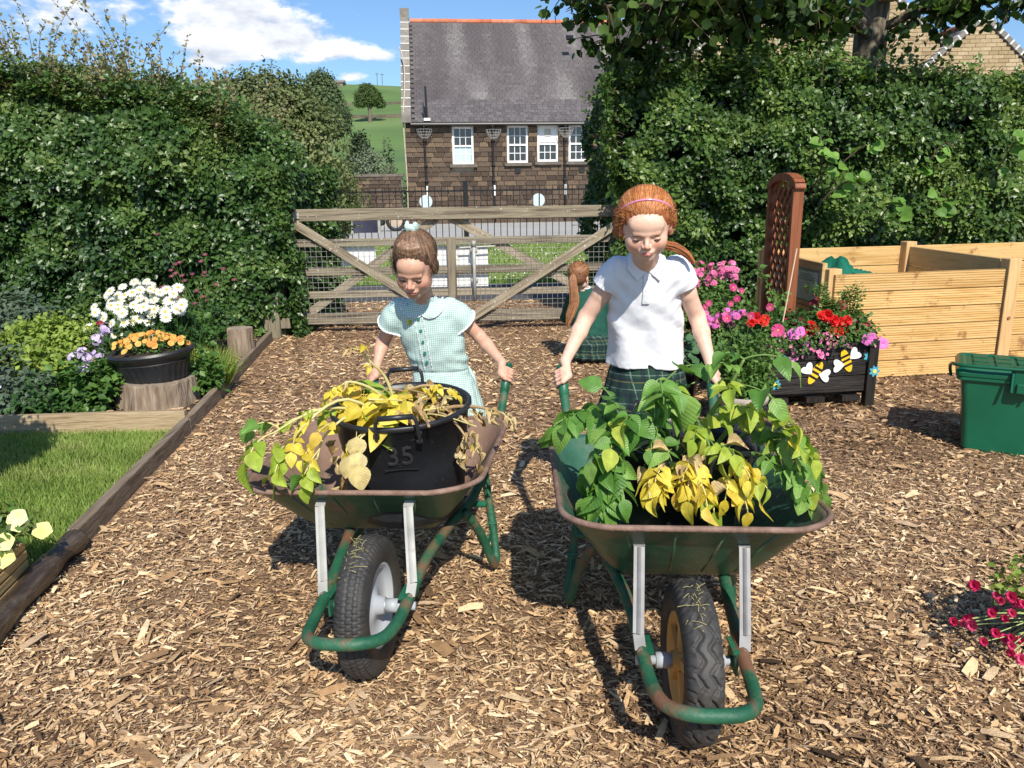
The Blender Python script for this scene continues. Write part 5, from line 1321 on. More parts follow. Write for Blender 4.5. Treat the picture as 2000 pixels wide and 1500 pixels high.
def compost():
    A = rad(10.5)
    Cb = empty('compost_bays', (2.20, 5.36, 0), A, 'new yellow pine compost bays with posts in front of the right hedge', 'compost bin')
    n = 6; h = .76 / n
    fb = deck_board_mesh(1.36, h - .006, .034)
    for i in range(n): inst('board', fb, Cb, loc=(.74, random.gauss(0, .0015), .005 + h * (i + .5)))
    fb2 = deck_board_mesh(2.2, h - .006, .034)
    for i in range(n): inst('board', fb2, Cb, loc=(1.47 + 1.13, .07 + random.gauss(0, .0015), .005 + h * (i + .5)))
    def board(a, b, w, t, mat, z=None):
        mb = MB(); mb.bar(a, b, w, t); mb.build('board', mat, Cb, bevel=.004)
    for i in range(5):
        z = .085 + .168 * i
        board((.02, 0.06, z), (.18, 1.22, z + .012), .162, .036, m_pine_y)
        board((.16, 1.26, z + .012), (2.0, 1.245, z + .012), .162, .036, m_pine); board((2.0, 1.25, z + .012), (4.3, 1.235, z + .012), .162, .036, m_pine)
        board((1.49, .10, z - .01), (1.54, 1.18, z + .012), .162, .036, m_pine_y)
    for (x, y, hh) in ((.075, .055, .80), (1.50, .03, .835), (1.54, 1.20, .89), (.21, 1.18, .88), (3.6, .08, .83)):
        mb = MB(); mb.box((x, y, hh / 2), (.10, .09, hh)); mb.build('post', m_pine_z, Cb, bevel=.006)
    mb = MB(); mb.tube([(1.50, -.018, .40), (1.50, -.024, .40)], .012, 10); mb.build('knot', M('pine_knot', [(.20, .09, .03), (.3, .15, .06)], scale=30), Cb)
    # tarpaulin bag inside the bay
    T = empty('tarpaulin_sack', (2.78, 5.95, .6), A, 'crumpled shiny green tarpaulin sack inside the left compost bay', 'tarpaulin')
    nx, ny = 40, 16; X, Y = np.meshgrid(np.linspace(-.42, .42, nx), np.linspace(-.25, .3, ny))
    r1_ = fbm(np.stack([X * 9, Y * 9, X * 0], -1), 3, 4)
    Z = .06 + .15 * np.exp(-((X + .30) / .10) ** 2) + .09 * np.exp(-((X + .06) / .2) ** 2) + (np.abs(r1_ - .5) * -.30) - .12 * (Y / .3) ** 2 + .03 * (X < -.2)
    i = np.arange(ny - 1)[:, None] * nx + np.arange(nx - 1)[None, :]
    me = np_mesh('sheet', np.stack([X, Y, Z], -1).reshape(-1, 3), np.stack([i, i + 1, i + nx + 1, i + nx], -1).reshape(-1, 4))
    obj('sheet', me, T, M('green_tarpaulin', [(.01, .12, .075), (.02, .17, .11)], scale=12, rough=.3, spec=.6, bump=.3, bscale=60), False)
    mb = MB(); mb.box((0, .02, -.3), (.8, .5, .62), taper=.95); mb.build('sack_body', MATS['green_tarpaulin'], T, bevel=.05)
    # two laminated notices on the left side boards
    m_not = M('laminated_notice', [(.30, .42, .38), (.40, .50, .44), (.50, .56, .48)], scale=22, rough=.2, spots=((.16, .22, .16), 16, .60, .66))
    m_notb = M('notice_border', [(.10, .16, .13), (.14, .2, .17)], scale=8, rough=.3)
    for (t0, t1, lab, zc, hh) in ((.10, .50, 'laminated notice on the compost bay beside the trellis foot', .66, .24), (.78, 1.12, 'laminated notice on the far end of the compost bay side', .67, .27)):
        N_ = empty('notice', (0, 0, 0), 0, lab, 'notice', 'laminated notices on the compost bay')
        c_, s_ = cos(A), sin(A)
        def wpt(x, y, z): return Vector((2.20 + x * c_ - y * s_, 5.36 + x * s_ + y * c_, z))
        N_.location = wpt(-.008 + .138 * (t0 + t1) / 2, (t0 + t1) / 2, zc); N_.rotation_euler = (0, 0, A - rad(7.9))
        mb = MB(); mb.box((0, 0, 0), (.004, t1 - t0, hh)); mb.build('border', m_notb, N_)
        mb = MB(); mb.box((-.003, 0, 0), (.003, t1 - t0 - .03, hh - .03)); mb.build('sheet', m_not, N_)
        mb = MB()
        for k in range(3): mb.box((-.0055, random.gauss(0, .01), hh * .33 - k * .018), (.002, (t1 - t0) * random.uniform(.4, .7), .006))
        mb.build('print_line', m_notb, N_)
        mb = MB(); mb.tube([(-.005, -.02, -.03), (-.008, -.02, -.03)], .035, 12); mb.build('print_picture', M('print_yellow', [(.35, .40, .15), (.5, .5, .25)], scale=60), N_)
compost()

# ================================================================ TRELLIS
m_cedar = wood('red_brown_stain', (.21, .062, .024), (.26, .085, .034), (.13, .038, .015), axis=2, scale=2, vary=.06, rough=.55)
def trellis():
    T = empty('trellis', (1.975, 5.66, 0), rad(94), 'tall reddish brown arched lattice trellis standing behind the black planter', 'trellis')
    W, H0, H1 = .42, .42, 1.36; h = W / 2
    for x in (-h, h):
        mb = MB(); mb.box((x, 0, (H1 + .0) / 2), (.034, .075, H1)); mb.build('stile', m_cedar, T, bevel=.003)
    arc = [(-h - .017, 0, H1)] + [(h * 1.08 * sin(t), 0, H1 + .085 * cos(t) - .01) for t in np.linspace(-pi / 2, pi / 2, 12)] + [(h + .017, 0, H1)]
    mb = MB()
    for a, b in zip(arc, arc[1:]): mb.bar((a[0], 0, a[2] + .0), (b[0], 0, b[2]), .05, .075)
    mb.build('arched_top', m_cedar, T)
    mb = MB(); mb.box((0, 0, H0), (W - .03, .05, .045)); mb.build('bottom_rail', m_cedar, T, bevel=.003)
    def clip(x0, z0, dx, dz, L=3.0):
        ts = []
        lo, hi = -1e9, 1e9
        for p, d, mn, mx in ((x0, dx, -h + .017, h - .017), (z0, dz, H0 + .02, H1 + .03)):
            a, b = (mn - p) / d, (mx - p) / d; lo = max(lo, min(a, b)); hi = min(hi, max(a, b))
        return (lo, hi) if hi - lo > .04 else None
    for sg, yy in ((1, -.008), (-1, .008)):
        for k in range(-2, 16):
            z0 = H0 + k * .115; d = (1 * sg, 1.35); q = clip(0, z0, d[0], d[1])
            if q:
                mb = MB(); mb.bar((q[0] * d[0], yy, z0 + q[0] * d[1]), (q[1] * d[0], yy, z0 + q[1] * d[1]), .026, .008, up=(0, 1, 0) if False else (d[1], 0, -d[0])); mb.build('slat', m_cedar, T)
trellis()

# ================================================================ BLACK PLANTER WITH BEES
m_blackwood = wood('black_stained_wood', (.014, .012, .011), (.028, .024, .022), (.008, .007, .007), axis=0, scale=3, rough=.5, vary=.15)
m_blackleg = wood('black_stained_leg', (.014, .012, .011), (.028, .024, .022), (.008, .007, .007), axis=2, scale=3, rough=.5, vary=.15)
m_wingw = M('bee_wing_white', [(.72, .74, .76), (.8, .8, .8)], rough=.4)
m_beey = M('bee_yellow', [(.75, .45, .02), (.8, .52, .04)], rough=.4)
m_fblue = M('painted_blue', [(.05, .30, .42), (.08, .38, .52)], rough=.4)
m_fyel = M('painted_yellow', [(.75, .60, .06), (.8, .66, .1)], rough=.4)
def planter():
    A = rad(8)
    P = empty('flower_planter', (1.50, 4.60, 0), A, 'black stained wooden planter on legs decorated with bees and blue flowers', 'planter')
    W, D, H = .785, .44, .40
    for z in (.145, .245, .345):
        for y in (0, D): mb = MB(); mb.box((W / 2, y, z * 1.06), (W - .01, .024, .100)); mb.build('plank', m_blackwood, P, bevel=.003)
        for x in (.012, W - .012): mb = MB(); mb.box((x, D / 2, z * 1.06), (.024, D - .03, .100)); mb.build('plank', m_blackwood, P, bevel=.003)
    for x, y in ((.03, -.014), (W - .03, -.014), (.03, D + .014), (W - .03, D + .014)):
        mb = MB(); mb.box((x, y, .215), (.062, .05, .43)); mb.build('leg', m_blackleg, P, bevel=.004)
    for x in (.16, .40, .64): mb = MB(); mb.box((x, .03, .062), (.12, .10, .035)); mb.build('bearer', m_blackleg, P)
    mb = MB(); mb.box((W / 2, D / 2, .09), (W - .06, D - .06, .02)); mb.build('base_board', m_blackwood, P)
    mb = MB(); mb.box((W / 2, D / 2, .345), (W - .06, D - .05, .02)); mb.build('soil', m_compost, P)
    def flat(name, pts, mat, par, c, rot, y, t=.004):
        R = Matrix.Rotation(rot, 2); q = [R @ Vector(p) for p in pts]; k = len(q)
        V = [(c[0] + v.x, y, c[1] + v.y) for v in q] + [(c[0] + v.x, y + t, c[1] + v.y) for v in q]
        F = [tuple(range(k)), tuple(range(2 * k - 1, k - 1, -1))] + [(i, i + k, (i + 1) % k + k, (i + 1) % k) for i in range(k)]
        me = bpy.data.meshes.new(name); me.from_pydata(V, [], F); me.update(); return obj(name, me, par, mat)
    el = lambda a, b, n=20: [(a * cos(t), b * sin(t)) for t in np.linspace(0, 2 * pi, n, endpoint=False)]
    def heart(s): return [(s * .95 * sin(t) ** 3, s * (.8 * cos(t) - .32 * cos(2 * t) - .12 * cos(3 * t) + .2)) for t in np.linspace(0, 2 * pi, 24, endpoint=False)]
    for (cx, cz, rot, flip) in ((.385, .235, rad(-30), 1), (.585, .305, rad(24), 1)):
        bee = empty_child('bee', P)
        flat('body', el(.030, .078), m_beey, bee, (cx, cz), rot, -.0185)
        R = Matrix.Rotation(rot, 2)
        for k, dz in enumerate((-.030, .002, .032)):
            w = .0295 * math.sqrt(max(.05, 1 - (dz / .078) ** 2)); o = R @ Vector((0, dz)); flat('stripe', [(-w, -.007), (w, -.007), (w, .007), (-w, .007)], m_black, bee, (cx + o.x, cz + o.y), rot, -.0205, .0018)
        for s in (-1, 1):
            o = R @ Vector((s * .055, .014 if s > 0 else -.006)); flat('wing', heart(.044), m_wingw, bee, (cx + o.x, cz + o.y), rot + (-s) * rad(70) + (pi if False else 0), -.0235, .003)
            mb = MB(); o2 = R @ Vector((s * .014, .100)); mb.tube([(cx + (R @ Vector((s * .008, .074))).x, -.019, cz + (R @ Vector((s * .008, .074))).y), (cx + o2.x, -.019, cz + o2.y)], .0018, 5); mb.build('feeler', m_black, bee)
    for (cx, cz) in ((.155, .325), (.20, .305), (.125, .175), (.735, .325), (.765, .235)):
        fl = empty_child('painted_flower', P); pts = [((.030 + .007 * cos(7 * t)) * cos(t), (.030 + .007 * cos(7 * t)) * sin(t)) for t in np.linspace(0, 2 * pi, 56, endpoint=False)]
        flat('petals', pts, m_fblue, fl, (cx, cz), 0, -.0185 if cx < .75 else -.0435); flat('centre', el(.013, .013), m_fyel, fl, (cx, cz), 0, -.0215 if cx < .75 else -.0465, .003)
planter()

# ================================================================ GREEN FOOD WASTE BIN
m_bin = M('green_plastic', [(.004, .085, .042), (.007, .115, .058)], scale=4, rough=.33, spec=.5, bump=.05, bscale=90)
def caddy():
    B = empty('food_waste_bin', (2.66, 3.87, 0), rad(-29), 'dark green lidded plastic food waste bin standing on the bark at the right edge', 'bin')
    def rr(w, d, z, r=.03, n=5):
        out = []
        for (sx, sy, a0) in ((1, -1, -pi / 2), (1, 1, 0), (-1, 1, pi / 2), (-1, -1, pi)):
            for k in range(n + 1): a = a0 + pi / 2 * k / n; out.append((sx * (w / 2 - r) + r * cos(a), sy * (d / 2 - r) + r * sin(a), z))
        return out
    def loft(name, rings, mat, par):
        n = len(rings[0]); V = [p for q in rings for p in q]; F = [(i * n + j, i * n + (j + 1) % n, (i + 1) * n + (j + 1) % n, (i + 1) * n + j) for i in range(len(rings) - 1) for j in range(n)]
        F += [tuple(range(n - 1, -1, -1)), tuple(range((len(rings) - 1) * n, len(rings) * n))]
        me = bpy.data.meshes.new(name); me.from_pydata(V, [], F); me.update(); o = obj(name, me, par, mat); b = o.modifiers.new('bevel', 'BEVEL'); b.width = .003; b.segments = 2; b.limit_method = 'ANGLE'; b.angle_limit = .5
        return o
    loft('body', [rr(.48, .36, .0, .035), rr(.50, .37, .02), rr(.50, .37, .028), rr(.53, .39, .20), rr(.575, .42, .385), rr(.62, .45, .385), rr(.62, .45, .405)], m_bin, B)
    ld = loft('lid', [rr(.63, .46, .406), rr(.635, .465, .425), rr(.60, .43, .448), rr(.56, .39, .450), rr(.54, .37, .444)], m_bin, B)
    for x in (-.2, -.1, 0, .1, .2):
        for y in (-.12, 0, .12): mb = MB(); mb.box((x, y, .449), (.07, .09, .010)); mb.build('lid_rib', m_bin, ld)
    hn = empty_child('handle', B)
    mb = MB(); mb.tube(smooth_path([(-.33, -.0, .36), (-.34, -.05, .41), (-.335, -.16, .455), (-.28, -.245, .465), (0, -.252, .467), (.28, -.245, .465), (.335, -.16, .455), (.34, 0, .36)], 4), .0085, 8); mb.build('bail', m_bin, hn, True)
    mb = MB(); mb.box((-.02, -.236, .40), (.09, .022, .12)); mb.box((-.02, -.25, .37), (.06, .02, .05)); mb.box((-.02, -.20, .46), (.09, .07, .014)); mb.build('latch', m_bin, ld, bevel=.005)
    for x in (-.07, .03): mb = MB(); mb.tube([(x, -.245, .445), (x, -.265, .35)], .007, 6); mb.build('latch_clip', m_bin, ld)
caddy()

# ================================================================ POTS, STUMPS, FLOWERS
m_stump = M('stump_side', [(.12, .085, .06), (.24, .18, .13), (.36, .29, .22)], scale=7, stretch=(6, 6, .6), rough=.95, bump=1, bscale=16, detail=9)
m_stumptop = M('stump_top', [(.20, .155, .115), (.34, .28, .22)], scale=14, rough=.95, bump=.6, detail=8)
def stump(loc, r, h, lab, tx=1.0):
    o = empty('tree_stump', loc, random.random(), lab, 'tree stump', 'sawn log stumps in the flower bed')
    n, V, F = 60, [], []; lv = (0, .25, .6, .95, 1.0)
    for k, t in enumerate(lv):
        for j in range(n):
            a = 2 * pi * j / n; rr = r * (1 + .04 * sin(3 * a + 1) + .03 * sin(7 * a) + .022 * random.random()) * (1.06 - .08 * t) * (.985 if t == 1 else 1)
            V.append((rr * cos(a) * tx, rr * sin(a), h * t + (.006 * random.random() if t == 1 else 0)))
    for i in range(len(lv) - 1):
        for j in range(n): F.append((i * n + j, i * n + (j + 1) % n, (i + 1) * n + (j + 1) % n, (i + 1) * n + j))
    me = bpy.data.meshes.new('side'); me.from_pydata(V, [], F); me.update(); obj('side', me, o, m_stump)
    b = (len(lv) - 1) * n; V2 = V[b:] + [(0, 0, h + .002)]; me = bpy.data.meshes.new('cut_top'); me.from_pydata(V2, [], [(j, (j + 1) % n, n) for j in range(n)]); obj('cut_top', me, o, m_stumptop)
stump((-2.34, 4.93, .02), .245, .175, 'wide sawn log stump carrying the black ribbed pot')
stump((-2.31, 6.45, .02), .105, .245, 'narrow tall log stump beside the edging near the gate')

def M2(n, c, **k): return M(n, c, use='obj', scale=k.pop('scale', 6), rough=k.pop('rough', .55), **k)
f_white = M2('daisy_petal', [(.66, .67, .58), (.76, .76, .70), (.82, .82, .78)], trans=.2)
f_eye = M2('daisy_eye', [(.62, .40, .03), (.72, .50, .06)], bump=.5)
f_orange = M2('orange_petal', [(.68, .24, .04), (.76, .36, .07), (.78, .46, .12)], trans=.2)
f_othroat = M2('orange_throat', [(.45, .10, .02), (.60, .25, .03)])
f_pink = M2('pink_petal', [(.62, .10, .28), (.74, .18, .38), (.80, .30, .50)], trans=.2)
f_mag = M2('magenta_petal', [(.34, .01, .09), (.45, .015, .14), (.54, .03, .18)], trans=.2)
f_red = M2('red_petal', [(.62, .015, .02), (.74, .03, .03), (.80, .06, .05)], trans=.15)
f_purple = M2('petunia_petal', [(.55, .08, .42), (.68, .15, .52), (.75, .28, .62)], trans=.2)
f_pthroat = M2('petunia_throat', [(.18, .01, .12), (.28, .02, .18)])
f_lilac = M2('lilac_petal', [(.50, .38, .68), (.62, .50, .78), (.70, .60, .82)], trans=.2)
f_yel = M2('yellow_petal', [(.72, .66, .16), (.80, .76, .30), (.82, .80, .45)], trans=.25)
f_ythroat = M2('yellow_throat', [(.65, .48, .03), (.74, .6, .06)])
f_dpink = M2('deep_pink_petal', [(.60, .03, .12), (.72, .05, .18), (.76, .12, .26)], trans=.15)
f_crimson = M2('crimson_leaf', [(.14, .008, .015), (.24, .015, .03), (.36, .04, .05)], rough=.5)
f_maroon = M2('maroon_bud', [(.13, .03, .05), (.22, .06, .08)])
g_dark = M('foliage_dark', [(.018, .055, .012), (.035, .09, .018), (.06, .135, .028)], use='attr', scale=6, trans=.25, rough=.5)
g_mid = M('foliage_mid', [(.04, .10, .02), (.075, .16, .03), (.12, .22, .045)], use='attr', scale=6, trans=.25, rough=.5)
g_lime = M('foliage_lime', [(.13, .21, .03), (.22, .31, .05), (.33, .41, .09)], use='attr', scale=6, trans=.3, rough=.55)
g_feather = M('foliage_feathery', [(.06, .14, .025), (.10, .20, .04), (.17, .28, .07)], use='attr', scale=6, trans=.3, rough=.6)
g_grey = M('foliage_grey', [(.045, .075, .045), (.08, .12, .075), (.12, .17, .11)], use='attr', scale=6, trans=.2, rough=.6)

def petals_mesh(name, n, L, w, mats, rise=.12, droop=.0, cup=.0, eye=.22, eyeh=.08, layers=1, notch=0.0, inner=.05, seg=3):
    """flower head facing +z, radius about L; petals as separate blades round a domed eye"""
    V, F, MI = [], [], []
    for ly in range(layers):
        k = 1 - .24 * ly
        for i in range(n):
            a = 2 * pi * (i + .5 * ly) / n + random.gauss(0, .05); ca, sa = cos(a), sin(a); b = len(V)
            for j in range(seg + 1):
                t = j / seg; r = inner + (L * k - inner) * t; ww = w * k * (sin(pi * (.18 + .66 * t)) if not notch else (.35 + .65 * t ** .8))
                z = rise * t * (1 + .5 * ly) - droop * t * t + .03 * ly + random.gauss(0, .012)
                for s in (-1, 0, 1):
                    rr = r - (abs(s) * .10 * L if j == seg else 0) - (notch * L if (j == seg and s == 0) else 0)
                    V.append((ca * rr - sa * ww * s, sa * rr + ca * ww * s, z + cup * abs(s)))
            for j in range(seg):
                for s in range(2): q = b + j * 3 + s; F.append((q, q + 1, q + 4, q + 3)); MI.append(0)
    b = len(V); m = 10
    if eye > 0:
        for rr, zz in ((eye, .0), (eye * .8, eyeh * .8), (0.0001, eyeh)):
            for j in range(m): V.append((rr * cos(2 * pi * j / m), rr * sin(2 * pi * j / m), zz + .02))
        for i in range(2):
            for j in range(m): F.append((b + i * m + j, b + i * m + (j + 1) % m, b + (i + 1) * m + (j + 1) % m, b + (i + 1) * m + j)); MI.append(1)
    me = bpy.data.meshes.new(name); me.from_pydata(V, [], F); me.update(); me.polygons.foreach_set('material_index', MI)
    for q in mats: me.materials.append(q)
    me.shade_smooth(); return me
def variants(k, *a, **kw): return [petals_mesh(*a, **kw) for _ in range(k)]
FL_DAISY = variants(3, 'flower', 19, 1, .115, (f_white, f_eye), rise=.05, droop=.12, eye=.26, eyeh=.10)
FL_COSMOS = variants(2, 'flower', 8, 1, .30, (f_mag, f_eye), rise=.12, eye=.17, eyeh=.10, notch=.06)
FL_PET_O = variants(3, 'flower', 5, 1, .60, (f_orange, f_othroat), rise=.55, droop=.35, eye=.28, eyeh=-.12, notch=.05)
FL_PET_P = variants(2, 'flower', 5, 1, .64, (f_purple, f_pthroat), rise=.5, droop=.38, eye=.34, eyeh=-.15, notch=.05)
FL_PET_Y = variants(2, 'flower', 5, 1, .64, (f_yel, f_ythroat), rise=.6, droop=.30, eye=.25, eyeh=-.12, notch=.05)
FL_RED = variants(3, 'flower', 6, 1, .52, (f_red, f_red), rise=.45, droop=.05, eye=.18, eyeh=.3, layers=3, cup=.10)
FL_DP = variants(2, 'flower', 6, 1, .50, (f_dpink, f_dpink), rise=.5, droop=.05, eye=.2, eyeh=.3, layers=3, cup=.10)
FL_PINK5 = variants(2, 'flower', 5, 1, .50, (f_pink, f_mag), rise=.1, eye=.14, eyeh=.05)
FL_LIL5 = variants(2, 'flower', 5, 1, .46, (f_lilac, f_lilac), rise=.1, eye=.12, eyeh=.05)
FL_CR = variants(2, 'coloured_leaf', 5, 1, .30, (f_crimson, f_crimson), rise=.1, droop=.3, eye=0)
FL_MAR = variants(1, 'seed_head', 9, 1, .2, (f_maroon, f_maroon), rise=.5, eye=.5, eyeh=.5)

def head(me, root, off, p, face, s):
    f = Vector(face).normalized(); x = f.cross(Vector((0, 0, 1))); x = x.normalized() if x.length > .05 else Vector((1, 0, 0)); y = f.cross(x); a = random.uniform(0, 2 * pi)
    X = x * cos(a) + y * sin(a); Y = f.cross(X)
    p = Vector(p) - Vector(off)
    m = Matrix(((X.x * s, Y.x * s, f.x * s, p.x), (X.y * s, Y.y * s, f.y * s, p.y), (X.z * s, Y.z * s, f.z * s, p.z), (0, 0, 0, 1)))
    return inst(random.choice(me).name.split('.')[0] if False else me[0].name.split('.')[0], random.choice(me), root, m)
def stalk(root, off, a, b, mat, r=.002, bend=.02, name='stem'):
    a, b = Vector(a) - Vector(off), Vector(b) - Vector(off); mid = (a + b) / 2 + Vector((random.gauss(0, bend), random.gauss(0, bend), 0))
    mb = MB(); mb.tube([a, mid, b], [r, r * .9, r * .7], 4, cap=False); return obj(name, mb.mesh(name), root, mat)
def mound(root, off, c, rad3, n, mat, size, shape=LEAF2, per=5, name='leaves', up=.6, hollow=.55, spread=None):
    u = rnd_unit(n); u[:, 2] = np.abs(u[:, 2]) * (1 if up else 1); r = hollow + (1 - hollow) * rng.random(n) ** .5
    r = r * (.8 + .4 * vnoise(u * 3 + np.array(c) * 5, 3))
    P = u * r[:, None] * np.array(rad3) + np.array(c) - np.array(off)
    return rosettes(name, P, u + np.array([0, -.2, up]), mat, root, per, (size * .6, size), spread or size * 1.1, shape)
def spikes(root, off, base, n, spread, hmin, hmax, mat, w=.006, name='leaves', lean=.4, seg=3):
    """narrow grassy or feathery leaves fanning from a clump"""
    th = rng.random(n) * 2 * pi; rr = np.sqrt(rng.random(n)); B = np.stack([base[0] + np.cos(th) * rr * spread[0], base[1] + np.sin(th) * rr * spread[1], np.full(n, base[2])], 1) - np.array(off)
    D = np.stack([np.cos(th) * lean * rr + rng.normal(0, .15, n), np.sin(th) * lean * rr + rng.normal(0, .15, n), np.ones(n)], 1); L = hmin + (hmax - hmin) * rng.random(n)
    tv = [(-.5, 0, 0), (.5, 0, 0), (.5, .55, .05), (-.5, .55, .05), (0, 1, .25)]
    return scatter(name, tv, [(0, 1, 2), (0, 2, 3), (3, 2, 4)], B, frames(D, rnd_unit(n)), np.stack([np.full(n, w), L, L], 1), mat, root, 'stuff')

def ribbed_pot():
    K = empty('ribbed_pot', (-2.325, 4.90, .197), .2, 'black ribbed plastic bowl planter of orange flowers on the wide stump', 'plant pot')
    K.rotation_euler = (rad(2), rad(-4), .2)
    n = 120; V, F = [], []; prof = [(.165, 0), (.172, .012), (.195, .10), (.205, .125), (.200, .13), (.222, .155), (.232, .165), (.238, .185), (.230, .20), (.215, .20), (.205, .185)]
    for k, (r, z) in enumerate(prof):
        for j in range(n):
            a = 2 * pi * j / n; rr = r + (.0035 if (j % 4) < 2 else -.0025) * (1 if k in (1, 2) else 0); V.append((rr * cos(a) * 1.12, rr * sin(a) * .9, z))
    for i in range(len(prof) - 1):
        for j in range(n): F.append((i * n + j, i * n + (j + 1) % n, (i + 1) * n + (j + 1) % n, (i + 1) * n + j))
    F.append(tuple(range(n - 1, -1, -1)))
    me = bpy.data.meshes.new('bowl'); me.from_pydata(V, [], F); me.update(); obj('bowl', me, K, m_bucket)
    mb = MB(); mb.lathe([(.21, .18), (.1, .19), (0, .192)], 24); s = mb.build('soil', m_compost, K, True); s.scale = (1.1, .88, 1)
    off = (-2.325, 4.90, .41); P = empty('calibrachoa', off, 0, 'small orange and apricot trumpet flowers filling the black ribbed bowl', 'flowers')
    mound(P, off, (-2.325, 4.92, .39), (.21, .15, .10), 260, g_mid, .022, per=5)
    for i in range(88):
        a = random.uniform(0, 2 * pi); r = .22 * math.sqrt(random.random()); x, y = r * cos(a) * 1.05, r * sin(a) * .75
        head(FL_PET_O, P, off, (-2.335 + x, 4.91 + y - .01, .42 + .07 * (1 - (r / .22) ** 2) + random.gauss(0, .012)), (x * 2 + random.gauss(0, .3), -.9 + y, .75 + random.gauss(0, .2)), random.uniform(.014, .023))
ribbed_pot()

def daisies():
    off = (-2.62, 5.55, 0); P = empty('daisy_plant', off, 0, 'tall clump of white ox eye daisies behind the ribbed pot', 'flowers')
    def fy(x): return 5.5
    mound(P, off, (-2.58, 5.62, .34), (.26, .2, .28), 420, g_dark, .045, per=5, hollow=.3)
    spikes(P, off, (-2.58, 5.58, .02), 300, (.22, .15), .25, .6, g_dark, w=.012, lean=.25)
    spots = []
    for i in range(900):
        if len(spots) > 60: break
        x = random.gauss(0, .2); z = random.uniform(-.16, .14)
        if (x / .36) ** 2 + ((z + .0) / .16) ** 2 > 1: continue
        zz = z - .25 * abs(x) * (1 if z > 0 else .2)
        if all((x - a) ** 2 + (zz - b) ** 2 > .03 ** 2 for a, b in spots): spots.append((x, zz))
    for x, z in spots:
        p = (-2.66 + x, 5.48 + random.uniform(-.05, .16) + z * .6, .645 + z)
        head(FL_DAISY, P, off, p, (x * 1.2 + random.gauss(0, .2), -.85, .75 + z + random.gauss(0, .15)), random.uniform(.036, .048))
        stalk(P, off, (-2.60 + x * .4, 5.6, .25), (p[0], p[1] + .01, p[2] - .004), m_stem_g, .0025)
    for x, y, z in ((-3.06, 5.5, .44), (-2.83, 5.42, .40), (-2.79, 5.42, .38), (-2.95, 5.5, .52), (-2.52, 5.35, .38)):
        head(FL_DAISY, P, off, (x, y, z), (-.1, -.9, .5), .045); stalk(P, off, (-2.66, 5.6, .2), (x, y + .01, z), m_stem_g, .0025)
daisies()

